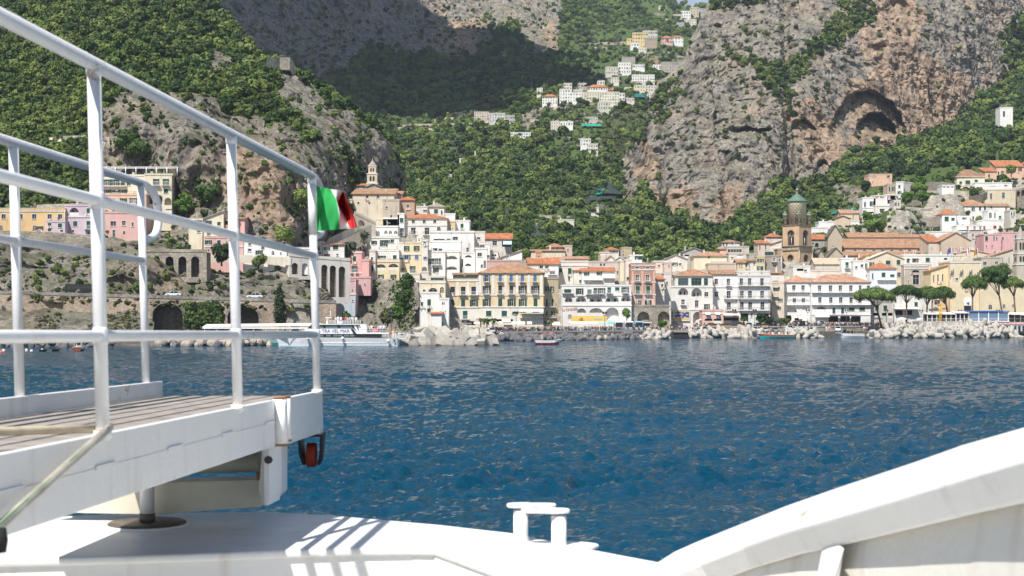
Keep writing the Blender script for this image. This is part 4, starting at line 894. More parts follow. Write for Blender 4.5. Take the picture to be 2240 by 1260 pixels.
B('3','white harbour house with rows of arched loggias and a red script sign',450,625,1362,610,1000,(.76,.74,.71),'flat',[('cB',640,682,[687],64),('c',632,700,[813],36),('cB',645,692,[918],38),('cB',630,690,[980,1045],34),('cB',622,682,[1128],32),('c',625,655,[1212],40),('cB',620,680,[1296],32),('lk',725,808,[697],76),('l',716,806,[828],104),('lk',714,806,[985],130),('l',712,806,[1158],134),('l',708,800,[1305],98),('lew',846,922,[835],92),('lew',842,922,[988],136),('le',836,965,[1158],134),('A',906,960,[710],34)],dep=11,corn=(708,815))
t_=tag(link('wall_lettering',text_mesh('La Caravella',1.05)),'red script lettering on the white harbour house wall','sign');t_.data.materials.append(plain('sign_red',(.5,.03,.03),.6));t_.location=P(1246,675,449.7);t_.rotation_euler=(R(90),R(-4),0)
B('3','white house with a bright orange roof and twin arches above the harbour house',468,835,1186,450,590,WHITE,('shed',405,ORA),[('o',460,500,[888],54),('o',458,496,[1021],54),('A',450,520,[1095,1148],38),('E',548,580,[950],180)],dep=8,balc=((1060,1200,522),))
B('3','narrow white wing left of the twin-arched house',469,750,838,445,590,OFF,('shed',432,ORA),[('p',455,482,[820],24),('p',540,580,[822],20)],dep=7)
B('3','off-white house with air-conditioners and a flat roof behind the twin arches',486,905,1290,360,480,(.6,.52,.46),'flat',[('p',372,400,[1040,1075],20),('p',450,480,[1215],18)],dep=9)
B('3','cream house wall with a diagonal pipe right of the twin arches',476,1240,1362,352,520,CREAM,'flat',[('p',420,440,[1340],20)],dep=7)
B('3','small house with a white gable and a red hipped roof in the third row',528,1080,1228,222,330,OFF,('hip',195,ORA),[('c',232,256,[1151,1196],18)],dep=8)
B('3','pale pink balconied house left of the tan tower',522,1025,1130,262,345,(.62,.5,.43),'flat',[('E',265,282,[1075],90)],dep=8)
B('3','house with two brown tiled gables in front of the pale balconied house',505,1095,1185,330,380,OFF,('gablef',290,(.48,.22,.13)),dep=8)
B('3','low white gable with satellite dishes in the third row',500,1180,1300,335,380,WHITE,('gablef',298,WHITE,1),dep=8)
B('3','square tan tower house with a crenellated top',540,1256,1366,212,330,(.5,.4,.27),'flat',[('p',228,245,[1276],16),('p',270,295,[1276],14),('A',298,320,[1300],24)],dep=7,cat='tower',name='tower_house')
B('3','white terrace house with railings right of the tan tower',520,1345,1480,290,360,WHITE,'flat',[('G',290,325,[1440],80)],dep=8)
B('3','terracotta red palazzo with painted bands in the front row',458,1362,1617,382,830,(.46,.25,.18),'flat',[('p',404,426,[1424,1532],32),('pB',486,554,[1426,1534],33),('cB',610,692,[1430,1540],36),('ok',762,824,[1441],42),('ok',762,824,[1540],64)],dep=10,corn=(388,436,568,702),base=(704,(.66,.52,.45)),pil=([1376,1478,1602],440,820,stucco((.6,.4,.32),.3)))
B('3','tall off-white stair house behind the red palazzo',468,1300,1365,340,560,OFF,'flat',[('c',512,545,[1330],30)],dep=7)
B('3','rough stone arcade below the red palazzo with low dark arches',452,1364,1772,828,1010,(.34,.3,.25),'flat',[('le',880,990,[1490],122),('le',878,990,[1708],124)],dep=6,wallmat=M_stone,cat='arcade',name='stone_arcade')
B('3','cream house with an orange pyramid roof right of the red palazzo',470,1617,1712,538,850,OFF,('hip',488,ORA),[('p',590,620,[1690],22),('E',640,680,[1690],30),('p',672,712,[1700],16)],dep=9)
B('3','tall white house beside the green-glazed house with a dark slit arch',474,1708,1782,480,860,OFF,'flat',[('A',755,830,[1702],22),('p',565,600,[1740],18)],dep=8)
B('3','long pale terrace house with red shutters in the third row',500,1600,1780,355,440,(.66,.58,.5),'flat',[('cr',382,402,[1655],22)],dep=8)
B('3','small pink box house on the pale terrace',494,1710,1795,372,470,(.66,.54,.46),'flat',[('pn',388,402,[1759],16)],dep=6)
B('4','white house with a broad low gable and a green door in the third row',522,65,322,848,960,OFF,('gablef',800,(.42,.4,.38),1),[('c',885,922,[186],24),('p',892,918,[243],24),('p',806,835,[197],18)],dep=10)
B('4','grey-white gabled house with an open balcony in the fourth row',545,272,520,765,860,GREY,('gablef',724,(.42,.4,.38),1),[('p',750,772,[455],20),('E',800,840,[318,360],44)],dep=9)
B('4','cream house with a wide peach tiled roof in the third row',515,395,770,812,930,CREAM,('hip',765,PTI),[('p',792,820,[608],16),('c',812,840,[563],14),('l',865,880,[662],30)],dep=10)
B('4','white house with a low roof at the foot of the netted terraces',580,705,905,660,720,WHITE,('hip',632,TIL),[('c',672,702,[727,762],14),('p',664,684,[830],24)],dep=9)
B('4','off-white house with a long glazed veranda below the netted terraces',560,760,1010,720,800,(.58,.52,.45),'flat',[('Gk',736,770,[850],150)],dep=10)
B('4','grey terrace house with arched opening beside the glazed veranda house',545,785,1010,790,880,(.62,.56,.48),'flat',[('l',800,836,[910],84),('p',822,842,[823],26)],dep=9)
B('4','small peach gable wall left of the glazed veranda house',552,684,760,735,820,PEACH,('shed',722,PTI),dep=6)
B('4','tan roof terrace house with a dark planted pergola',508,555,862,908,960,(.55,.46,.36),'flat',[('E',878,900,[690],200)],dep=9)
B('4','low cream house with a green shutter left of the bell tower block',520,880,1015,882,960,(.66,.58,.4),('gable',850,TIL),[('c',888,935,[981],18),('p',905,935,[905,930],10)],dep=8)
B('4','white patched house end beside the cream house with a green shutter',518,1010,1092,870,970,OFF,('shed',850,BRT),[('p',890,915,[1068],14)],dep=8)
B('4','grey concrete roof structures behind the small cream houses',535,1010,1085,800,880,GREY,'flat',dep=6)
B('4','narrow yellow house with green shutters next to a raw stone wall',530,1094,1186,824,985,(.64,.54,.34),'flat',[('c',845,885,[1118,1157],14),('c',930,975,[1118],14),('c',930,975,[1155],26)],dep=9)
B('4','raw grey stone apartment wall with balconies left of the bell tower',532,1186,1376,822,990,(.3,.27,.23),'flat',[('pB',836,875,[1288],30),('p',912,940,[1295],34),('p',845,880,[1350],22)],dep=9,wallmat=stucco((.34,.29,.24),.9))
B('4','cream balconied house in the steps left of the bell tower',548,1108,1240,672,830,(.62,.53,.43),('shed',640,ORA),[('cn',685,745,[1131],12),('p',690,745,[1196],14),('G',770,812,[1235],90)],dep=9)
B('4','white house with a red slanted roof left of the bell tower top storey',556,1232,1372,690,830,OFF,('shedx',635,ORA),[('E',702,728,[1308],46)],dep=8)
B('4','off-white house with a red roof and dark loggia above the slanted roof',575,1190,1376,600,680,OFF,('hip',560,ORA),[('E',605,630,[1225],60),('E',600,630,[1350],36)],dep=8)
B('4','brown walled house just left of the bell tower',550,1325,1380,745,960,(.4,.27,.18),'flat',[('p',840,880,[1350],18)],dep=7)
# --- front row: white arcade house, long white palazzo, the hotel
B('5','white corner palace with a hipped tile roof, green glazing and an archway',488,135,612,345,790,(.74,.72,.67),'flat',[('lnk',358,462,[277],106),('lnk',358,480,[427],110),('pk',398,452,[536],36),('pB',484,542,[276],34),('pt',495,570,[428],32),('c',535,600,[540],28),('le',622,775,[437],96)],dep=12,corn=(345,598))
B('5','glazed top storey of the white corner palace under its hipped tile roof',488.3,190,606,220,342,(.74,.72,.67),('hip',145,TIL),[('G',250,332,[276],104),('G',248,332,[423],104),('Gt',250,330,[530],38)],dep=11,ext=.1,ground=False)
pn=tag(empty('mosaic_panel',P(1440+259/5.09,560+718/5.09,487.6)),'framed tile picture in blue and yellow on the white corner palace','mosaic')
def mosaicmat():
 m,t,b=newmat('painted_tiles');setp(b,.35,.5);g=N(t,'ShaderNodeTexCoord')
 n=N(t,'ShaderNodeTexNoise',Scale=.75,Detail=6.0,Roughness=.62);mpn=N(t,'ShaderNodeMapping');mpn.inputs['Scale'].default_value=(.75,1,1.5);mpn.inputs['Location'].default_value=(4.2,0,1.1)
 L(t,g.outputs['Object'],mpn.inputs[0]);L(t,mpn.outputs[0],n.inputs['Vector'])
 sx=N(t,'ShaderNodeSeparateXYZ');L(t,g.outputs['Object'],sx.inputs[0])
 band=ramp(t,sx.outputs['Z'],[(0,(0,0,0)),(.999,(0,0,0))]);gr=N(t,'ShaderNodeMapRange');gr.inputs[1].default_value=.5;gr.inputs[2].default_value=1.3;L(t,sx.outputs['Z'],gr.inputs[0])
 gr2=N(t,'ShaderNodeMapRange');gr2.inputs[1].default_value=3.5;gr2.inputs[2].default_value=2.9;L(t,sx.outputs['Z'],gr2.inputs[0])
 mm=N(t,'ShaderNodeMath',operation='MULTIPLY');L(t,gr.outputs[0],mm.inputs[0]);L(t,gr2.outputs[0],mm.inputs[1])
 m2=N(t,'ShaderNodeMath',operation='MULTIPLY_ADD');m2.inputs[1].default_value=.13;L(t,mm.outputs[0],m2.inputs[0]);L(t,n.outputs['Fac'],m2.inputs[2])
 L(t,ramp(t,m2.outputs[0],[(.6,(.62,.48,.2)),(.625,(.02,.05,.28)),(.78,(.03,.07,.34)),(.8,(.6,.5,.25))]),b.inputs['Base Color']);return m
mb=MB();mb.box(-2.7,0,0,2.7,.1,3.6,mosaicmat());mb.build('tile_picture',pn)
mb=MB()
for a in((-2.85,-.05,-.2,2.85,.1,0),(-2.85,-.05,3.5,2.85,.1,3.7),(-2.85,-.05,0,-2.62,.1,3.5),(2.62,-.05,0,2.85,.1,3.5)):mb.box(*a,M_trim)
mb.build('frame',pn)
B('5','white palazzo wing with a brown tile roof beside the corner palace',493,610,888,200,760,(.73,.72,.7),('shed',148,TIL),[('p',255,318,[646],32),('ptB',252,330,[781],34),('pk',394,454,[648],36),('ptB',390,472,[784],38),('ptB',514,602,[787],38)],dep=12,corn=(205,345),balc=((730,880,475),(740,884,604)))
B('5','flat-roofed white palazzo wing with three columns of tall windows',492,886,1246,215,760,(.73,.72,.7),'flat',[('ptB',250,330,[925,1018,1155],32),('ptB',388,470,[930,1022,1157],36),('ptB',510,600,[930,1024,1160],38),('E',640,750,[960,1190],80)],dep=12,corn=(222,345,480,612),balc=((890,1240,330),(892,1240,476),(892,1240,604)),pil=([900,1235],350,600,stucco((.55,.53,.5),.3)))
B('5','white penthouse strip with tiny square windows on the white palazzo',494,870,1242,178,215,OFF,'flat',[('p',190,205,[922,1016,1150],16)],dep=10,ext=.1,ground=False)
B('5','low pink shop with two white awnings in front of the white palazzo',480,490,726,612,750,(.68,.46,.4),'flat',[('E',655,690,[550],36),('E',655,690,[661],36),('E',700,748,[560,660],80)],dep=8,corn=(640,))
B('5','low restaurant front with a red striped awning beside the pink shop',481,726,900,655,750,(.5,.42,.36),'flat',[('E',690,745,[770,850],76)],dep=8)
B('5','shaded side front of the hotel with tiers of balconies',503,1262,1402,300,740,(.66,.56,.46),'flat',[('c',345,380,[1290,1345],12),('c',470,510,[1350,1378],12),('c',560,600,[1350],12)],dep=10,yaw=-20,balc=((1275,1340,345),(1275,1340,450),(1275,1340,545)))
HOT=(.77,.76,.74)
B('5','left front of the white waterfront hotel carrying its painted name',505,1402,1702,290,750,HOT,('hip',215,PTI),[('p',328,388,[1510,1612],30),('p',468,520,[1517,1616],30),('lew',566,655,[1487],104),('A',566,605,[1630],40),('A',660,710,[1697],20),('E',660,745,[1440,1560],80)],dep=12,corn=(292,),balc=((1405,1700,400),(1405,1700,542)),yaw=-6)
B('5','right front of the white waterfront hotel with four window columns',501,1704,2364,290,800,HOT,('hip',205,PTI),[('p',330,396,[1797,1918,2028,2145],30),('p',330,396,[2249,2352-12],28),('p',462,528,[1800,1922,2032,2148,2249],30),('lk',562,622,[1815],98),('c',577,640,[1955,2052],28),('c',574,612,[2153],52),('c',572,610,[2270],52),('E',670,760,[1950,2080,2200],100)],dep=13,corn=(292,655),balc=((1706,2362,405),(1706,2362,540)))
t_=tag(link('hotel_lettering',text_mesh('HOTEL RESIDENCE',1.25)),'grey painted hotel lettering high on the white waterfront hotel','sign');t_.data.materials.append(plain('sign_grey',(.32,.32,.34),.7));t_.location=P(1440+1560/5.09,560+438/5.09,503.2);t_.rotation_euler=(R(90),0,R(-6))
B('5','white rooftop rooms left of the hotel roof with an open terrace',520,1500,1690,120,210,(.72,.7,.66),'flat',[('E',140,190,[1580],70),('p',150,175,[1640],28)],dep=9)
B('5','white house with a railed terrace squeezed under the bell tower',514,1242,1400,190,320,OFF,('shed',180,TIL),[('E',195,230,[1300],90),('p',275,305,[1305],44)],dep=9)
B('5','long low white house with parapets behind the hotel roof',520,1690,2040,172,215,OFF,'flat',dep=8)
# --- round the cathedral
B('4','grey house with an orange roof and dormer right of the bell tower',600,1700,1898,628,750,(.4,.37,.33),('shed',573,ORA),[('p',665,695,[1722,1865],26),('l',668,740,[1765],40)],dep=10)
B('4','white flat house behind the dormered orange roof',630,1705,1892,508,570,WHITE,'flat',dep=8)
B('4','white hillside house with a tall green shutter above the cathedral',655,1905,2240,430,530,WHITE,'flat',[('c',455,503,[2095],16)],dep=10)
B('4','long tan house with a peach tile roof above the cathedral',665,2030,2240,335,425,(.62,.5,.36),('gable',305,PTI),[('p',360,415,[2170],12)],dep=8)
B('4','tan hillside house with a brown gable above the white flat houses',650,1965,2140,395,440,(.62,.5,.36),('gablef',370,BRT),dep=8)
B('4','whitewashed terraces and steps left of the hillside houses',640,1790,1960,440,520,WHITE,'flat',dep=8)
B('4','cream building with a slanted tile roof below the cathedral porch',530,1745,2140,900,960,(.6,.54,.45),('gable',835,TAN,1),[('p',870,895,[1905],20)],dep=9)
B('4','white house with a green balcony door right of the cathedral porch',528,2030,2170,850,980,WHITE,'flat',[('cB',885,948,[2102],30),('p',895,925,[2005],30)],dep=8)
B('7','small white stepped house with green windows left of the orange pyramid roof',524,243,432,222,440,WHITE,'flat',[('p',275,305,[280],22),('p',255,290,[345],24),('c',240,310,[393],10),('p',370,400,[398],12)],dep=9)
B('7','pale blue-white house with an orange pyramid roof and satellite dish',520,432,740,300,530,(.7,.73,.76),('hip',236,ORA),[('c',350,403,[592],36),('c',368,400,[692],40),('c',358,420,[467],12)],dep=10,balc=((515,735,430),))
B('7','cream gabled house with four green shutters above the hotel pines',536,420,832,190,530,(.68,.6,.47),('gablef',112,CREAM,1),[('c',150,192,[553],18),('c',127,164,[597],18),('c',228,278,[453],28),('c',207,257,[645],48),('c',205,257,[763],35),('p',345,400,[770],38)],dep=10)
B('7','orange roofed wing left of the cream gabled house',538,300,422,200,330,CREAM,('shedx',125,ORA),dep=9)
B('7','long white house with dark green shutters and rooftop planting',541,828,1392,150,268,(.74,.72,.68),'flat',[('c',186,234,[876],28),('c',184,232,[958],28),('c',180,226,[1099],40),('E',180,225,[1305],34)],dep=11,corn=(150,))
B('7','tan stone church front with a brown door and half-round window',532,828,1140,270,520,(.48,.42,.35),'flat',[('A',310,346,[961],84),('pn',374,488,[965],62),('p',305,360,[1108],34),('p',440,495,[1108],36),('p',435,490,[879],18),('p',432,490,[1050],18)],dep=10,corn=(272,300),cat='church',name='church')
B('7','yellow building with three slit windows left of the tall yellow wall',516,1136,1372,325,640,(.74,.6,.38),('shedx',240,TIL),[('p',378,458,[1168],12),('p',372,452,[1218],14),('p',368,448,[1271],14)],dep=10)
B('7','tall plain yellow wall block with a crenellated top carrying flags',513,1358,1714,232,790,(.72,.62,.43),'flat',[('p',408,442,[1434],28),('p',505,540,[1548],30)],dep=14,corn=(232,),dirt=.25)
B('7','long low yellow wall behind the umbrella pines',511.5,1700,2420,440,790,(.72,.62,.43),'flat',[('A',715,770,[1818],40),('A',712,760,[1975],34),('A',710,745,[2085],34)],dep=12,dirt=.25)
B('7','peach building with a wooden loggia at the foot of the yellow wall',509,1140,1330,640,800,(.72,.5,.32),'flat',[('pn',665,720,[1210],60),('E',760,795,[1200,1290],60)],dep=6)
B('7','white waterfront house with a wavy awning under the pines',507,706,1142,590,880,(.74,.72,.68),'flat',[('c',645,690,[728],24),('c',688,738,[966],32),('E',780,860,[770,880,960],80)],dep=8)
B('7','low grey-white house under the leftmost umbrella pine',506,438,706,690,880,(.55,.52,.47),'flat',[('c',722,782,[517,612],36),('E',810,870,[500,600,670],50)],dep=8)
B('7','stone-coloured flat building with dark windows right of the flags',545,1708,1940,185,440,(.5,.45,.38),'flat',[('p',225,265,[1757],34),('p',222,250,[1890],28)],dep=9)
B('7','pale stone church nave with narrow arched windows by the right tower',550,1850,2080,150,460,(.58,.53,.45),('shedx',70,PTI),[('A',170,240,[1956,2032],18)],dep=9,cat='church',name='church')
B('7','cream house with a broad low gable behind the flags',560,1400,1800,120,240,(.68,.6,.47),('gablef',90,CREAM,1),dep=9)
# --- cathedral and the right-hand hillside
B('6','long cathedral nave wall with a row of small dark windows',592,130,1172,1112,1160,(.55,.42,.34),('shed',1008,TIL),[('A',1128,1150,[265,373,479,581,685,789,892,995,1098],34)],dep=12,cat='church',name='cathedral_nave')
B('6','lower cathedral aisle roof in front of the long nave',580,150,1110,1200,1240,(.6,.5,.42),('shed',1152,TIL),dep=10,cat='church',name='cathedral_aisle')
B('6','grey gabled hall with an old tile roof behind the cathedral nave',622,190,790,990,1030,(.36,.33,.3),('gable',938,TIL),[('p',968,985,[728],16)],dep=12)
B('6','low tiled roof house behind the right end of the nave',625,790,1065,990,1030,(.5,.42,.36),('gable',958,TIL),dep=10)
B('6','tan gabled hall with a round blocked window and tiny slit windows',575,1252,1592,1030,1190,(.54,.43,.33),('gablef',945,PTI),[('p',1115,1142,[1390,1425,1478,1509],9)],dep=16,cat='church',name='gabled_hall',dirt=.3)
B('6','pale wing with an orange roof left of the tan gabled hall',578,1110,1255,1045,1190,(.62,.54,.45),('shed',960,ORA),dep=13)
B('6','peach villa alone on the wooded slope above the town',775,425,690,275,465,PEACH,'flat',[('p',283,300,[440,460,482,505],10),('p',350,370,[470],12),('p',280,310,[650],30)],dep=11,yaw=0)
B('6','white box house with a grey right side on the terraces',735,735,822,362,545,WHITE,'flat',[('c',393,428,[773],20),('c',465,498,[775],20),('le',505,540,[790],50)],dep=14)
B('6','grey plastered side of the box house',738,822,940,372,540,(.4,.38,.36),'flat',dep=10)
B('6','white house with slatted blind and balcony on the left of the hillside',690,350,500,545,755,WHITE,'flat',[('p',590,645,[380],18),('c',582,636,[457],20),('c',685,725,[375],16),('E',700,735,[445],80)],dep=11,corn=(655,))
B('6','white rear block of the slatted-blind house',692,500,672,540,640,WHITE,'flat',[('p',576,590,[588],36)],dep=10)
B('6','white house with a red towel on its balcony on the hillside',686,500,775,632,880,(.76,.74,.68),'flat',[('pB',665,712,[577],48),('p',655,705,[698],20),('cB',735,790,[580],38),('c',730,765,[705],24),('p',815,868,[570],30)],dep=11,corn=(632,),balc=((545,765,718),))
B('6','cream villa with a brown roof and arched loggia high on the right',762,1435,1752,300,400,(.74,.68,.5),('hip',215,BRT),[('c',348,392,[1477],26),('cB',338,390,[1560],48),('c',328,364,[1656],34)],dep=11,corn=(295,),balc=((1440,1640,402),))
B('6','lower floor of the cream villa with a wide arched loggia',760,1410,1642,410,570,(.74,.69,.56),'flat',[('l',412,485,[1535],92),('A',435,475,[1447],28),('p',510,548,[1451],22),('A',503,558,[1537],34)],dep=9)
B('6','long white wall house below the peach row on the right',758,1640,2072,372,470,WHITE,'flat',[('l',390,425,[1995],44),('p',368,380,[2050],14),('le',405,455,[1625],34)],dep=10,yaw=0)
B('6','peach row house with an orange roof climbing to the right edge',790,1888,2205,180,320,PEACH,('shed',110,ORA),[('c',240,275,[1912],14),('c',228,262,[1960],14),('c',216,250,[2014],16),('A',190,245,[2087],40),('A',180,235,[2160],40)],dep=11,corn=(185,))
B('6','lower peach house with an orange roof between the villa and the row',785,1756,1890,236,330,PEACH,('shed',195,ORA),[('c',268,305,[1803],18),('c',252,280,[1880],16)],dep=10)
B('6','peach house at the right picture edge with a high orange roof',800,2200,2420,150,320,PEACH,('hip',90,ORA),[('c',200,240,[2250,2320],18)],dep=10)
B('6','cream block house on arches above the rock at the right',725,1758,2112,455,640,(.66,.57,.42),'flat',[('p',490,555,[1828],24),('p',480,545,[1970],28)],dep=12,yaw=-4)
B('6','dark arched stone substructure beside the cream block house',728,2112,2330,450,650,(.4,.35,.28),'flat',[('le',460,560,[2140],40),('le',450,560,[2195],40)],dep=10,wallmat=M_stone)
B('6','white house with a pale hipped roof and many green shutters',692,1445,1790,632,800,WHITE,('hip',562,TIL),[('c',648,690,[1622],14),('c',630,682,[1700,1757],18),('c',752,785,[1622],14),('c',745,785,[1700],18),('oB',742,800,[1761],50)],dep=11,corn=(632,))
B('6','white wing with stepped terraces right of the pale-roofed house',694,1790,2042,632,800,WHITE,('gable',605,TIL),[('c',636,682,[1830],16),('c',745,790,[1832],16),('cB',748,788,[1930],24),('p',645,680,[2000],16)],dep=10)
B('6','white tower house with a vivid orange roof and arched green shutter',670,1265,1432,725,920,WHITE,('hip',663,ORA),[('c',757,808,[1317],42),('c',770,802,[1389],34)],dep=10)
B('6','white terrace wing right of the vivid orange roof',673,1430,1580,760,900,WHITE,'flat',[('c',668+100,790,[1520],20)],dep=8)
B('6','white block with two small red windows above the pink house',664,1725,1972,802,960,WHITE,'flat',[('cr',857,893,[1870],28),('cr',857,893,[1930],18)],dep=10)
B('6','white terraced house with red shutters under an open awning',662,1432,1765,862,960,WHITE,'flat',[('cr',868,908,[1557,1636,1702,1748],22)],dep=9,balc=((1440,1740,905),))
B('6','low white house with a glazed terrace left of the vivid orange roof',655,1040,1545,935,1010,WHITE,'flat',[('Gk',897,930,[1140],180),('p',960,985,[1095,1160,1480,1545],18)],dep=9)
B('6','grey-white house with a diagonal pipe between gabled hall and pink house',610,1560,1740,940,1150,(.6,.57,.53),'flat',[('p',955,990,[1550+70,1690],16),('p',1030,1075,[1650],16)],dep=9)
B('6','pink house with green shutters near the right edge',598,1735,1945,968,1180,(.72,.42,.42),'flat',[('c',982,1034,[1775],28),('c',980,1026,[1860],14),('c',990,1020,[1891],14),('p',1085,1112,[1775],14),('p',1080,1108,[1840],14),('c',1090,1140,[1722+20],22)],dep=10)
B('6','pink wing at the right edge next to the stone tower',600,1945,2140,945,1180,(.7,.42,.42),'flat',[('c',992,1018,[1962],16),('c',965,1010,[2110],18)],dep=10)
B('6','small white garden house among the trees at the upper right',940,1930,2080,-495,-360,WHITE,'flat',[('A',-460,-390,[1975],20)],dep=9)
B('6','low white terrace houses left of the box house',700,110,375,815,905,WHITE,'flat',[('c',838,885,[163],16),('c',835,882,[335],18),('p',840,860,[303],12)],dep=9)
B('6','tan house with a long low tile roof on the left of the hillside',705,98,352,712,790,(.62,.48,.32),('gable',672,TIL),dep=9)
B('6','ochre gabled house with a brown roof edge below the tan house',690,25,218,780,830,(.62,.5,.34),('gablef',752,BRT),[('p',790,805,[60],14)],dep=9)
# --- the village in the valley
VL=[((815,880,640,688),OFF,'small off-white house above the left end of the village'),((880,935,740,778),CREAM,'cream house wedged between the two white terraced village houses'),((1240,1285,716,772),WHITE,'white house at the right of the cream arched village house'),((1283,1340,672,706),OFF,'pale flat house right of the brown village roof'),((1180,1240,596,632),OFF,'off-white house under the upper hamlet'),((1075,1130,622,650),WHITE,'white house on the path between village and hamlet'),((1455,1530,720,768),OFF,'pale long house at the right edge of the village'),((1392,1450,366,392),OFF,'pale low house on terraces under the yellow villa'),((1300,1345,296,322),(.72,.55,.28),'little ochre annexe left of the yellow villa'),((1470,1540,448,470),(.45,.28,.18),'low brown-roofed shed above the monastery'),((925,990,640,668),OFF,'pale house on the upper left of the long red roof'),((1545,1600,45,62),OFF,'low pale farmhouse on the ridge meadow'),((785,865,685,785),WHITE,'tall white house at the left end of the main valley village'),((862,950,712,782),WHITE,'white double-terraced house next to the tall village house'),((652,768,738,800),WHITE,'white house with a red roof at the left tip of the valley village',722),((1000,1155,668,725),WHITE,'broad white village house under a long red roof',648),((1088,1243,708,798),(.74,.7,.58),'cream village house with four arched windows'),((948,1092,708,768),(.66,.6,.48),'low cream house in the middle of the valley village'),((1078,1175,784,842),(.6,.57,.5),'open concrete house frame below the village'),((1340,1512,575,637),WHITE,'long white village house with solar panels on its roof'),((1357,1440,654,704),CREAM,'cream arcade house below the solar panels'),((1440,1525,658,702),OFF,'small off-white house at the right of the cream arcade house'),((1137,1235,515,572),(.62,.58,.5),'pale terraced house at the left of the upper hamlet'),((1235,1332,482,562),WHITE,'white stepped house in the upper hamlet'),((1262,1362,440,495),(.4,.36,.31),'square stone house on top of the upper hamlet'),((1345,1436,498,522),WHITE,'small low white house right of the upper hamlet'),((1500,1560,498,527),WHITE,'tiny white house beside the old stone monastery'),((1565,1740,478,572),(.46,.41,.34),'large grey stone monastery block above the cliff edge'),((1343,1462,252,335),(.72,.55,.28),'yellow ochre villa in the high hamlet'),((1423,1533,237,297),(.6,.57,.52),'white and grey house behind the yellow villa'),((1445,1532,292,345),(.42,.33,.26),'brown balconied house in front of the yellow villa'),((1563,1650,290,333),PINK,'pink house with an orange roof in the high hamlet',275),((1645,1732,282,332),WHITE,'white house with an orange roof in the high hamlet',272),((1328,1395,330,358),WHITE,'small white house at the foot of the yellow villa'),((1658,1720,112,137),OFF,'low off-white house on the skyline ridge'),((1713,1790,87,133),WHITE,'white house on the skyline ridge'),((1785,1850,57,122),(.58,.47,.35),'tan tower-like house on the skyline ridge'),((1850,1907,67,107),GREY,'grey house at the right end of the skyline ridge'),((1740,1832,150,192),OFF,'pale pinkish house just below the skyline ridge'),((1680,1740,174,197),GREY,'grey shed below the skyline ridge'),((130,242,860,922),(.62,.52,.42),'peach terraced house on the coast-road bend in the valley'),((245,367,870,932),(.6,.58,.56),'grey and white terraced house beside the peach terraced one'),((365,440,887,945),(.5,.47,.43),'grey terraced house at the right of the valley terrace row'),((410,562,1018,1057),WHITE,'low white house with a curved gable in the lower valley'),((718,792,932,1002),(.7,.63,.55),'pale ruined-looking house in the lower valley'),((790,888,932,967),WHITE,'white wing with green shutters in the lower valley'),((980,1077,900,925),(.5,.48,.44),'low grey farmhouse in the lower valley'),((945,1022,1066,1116),WHITE,'white farmhouse above the white tower house'),((1002,1078,1105,1187),OFF,'white tower house among the groves'),((570,594,644,671),OFF,'tiny stone hut on the terraces left of the village'),((1133,1172,1205,1230),(.4,.35,.3),'small stone hut below the white tower house'),((1283,1357,754,776),OFF,'low white house at the lower right of the village'),((890,960,690,720),OFF,'grey-white house on the upper side of the village'),((1155,1235,690,712),(.55,.42,.34),'brown roofed house behind the cream village house',672),((930,1000,668,708),GREY,'grey house left of the long red roof'),((610,655,678,715),OFF,'little roofless stone house left of the village'),((-820,-740,825,870),OFF,'small pale house in the shade of the far valley')]
for v in VL:
 (a,b,c,d),col,lab=v[:3]
 pxm,pyb=1000+(a+b)/2/3.5,d/3.5
 D=valley.Y_at(pxm,pyb)-2;w=b-a;h=d-c;rows=max(1,round(h/24));cols=max(2,round(w/20));ww=[]
 for r_ in range(rows):
  yy=c+h*(r_+.25)/rows;xs=[a+w*(k+.5)/cols for k in range(cols)]
  ww.append(('c' if(r_+len(lab))%3 else 'p',yy,yy+h/rows*.45,xs,5.5))
 B('U',lab,D,a,b,c,d,col,('hip',v[3],ORA)if len(v)>3 else 'flat',ww,dep=9,ground=False,ext=4,group='houses of the valley village')
for(a_,b_,c_,d_,col_,lab_)in((1262,1408,402,446,WHITE,'white garden arcade with small arches beside the cream villa'),(636,735,392,490,TAN,'roofless stone ruin left of the white box house'),(612,792,512,560,WHITE,'white stepped stair block below the box house'),(712,790,576,650,OFF,'small white shed right of the slatted-blind house'),(300,352,760,812,CREAM,'tiny cream house beside the slatted-blind house'),(1585,1700,905,950,WHITE,'white terrace ledge under the red-shuttered house'),(1790,1905,690,800,WHITE,'white side wing with washing below the stepped terraces'),(2045,2110,690,760,OFF,'little off-white house on the rock at the right'),(480,612,520,545,OFF,'off-white wall block above the slatted-blind house'),(1985,2080,905,960,TAN,'low tan house between the pink house and the rock')):
 h_=d_-c_;B('6',lab_,690 if c_<560 else 668,a_,b_,c_,d_,col_,'flat',[('l',c_+h_*.15,d_-3,[a_+(b_-a_)*q for q in(.18,.5,.82)],30)]if 'arcade' in lab_ else[('c',c_+h_*.2,c_+h_*.75,[a_+(b_-a_)*q for q in(.25,.7)],14)],dep=8)
for(x,y,w,h,lab)in((1297,463,26,8,'little white farmhouse below the valley woods'),(1238,500,36,18,'pale house with an open porch above the middle of town'),(1012,358,14,10,'grey stone hut in the woods left of the valley'),(1044,340,12,8,'pale stone hut in the upper woods of the valley'),(984,392,8,9,'narrow stone ruin in the lower woods')):
 B('0',lab,valley.Y_at(x,y)-2,x-w/2,x+w/2,y-h,y,OFF,'flat',[('p',y-h*.7,y-h*.2,[x-w*.2,x+w*.2],1.6)],dep=7,ground=False,ext=4)
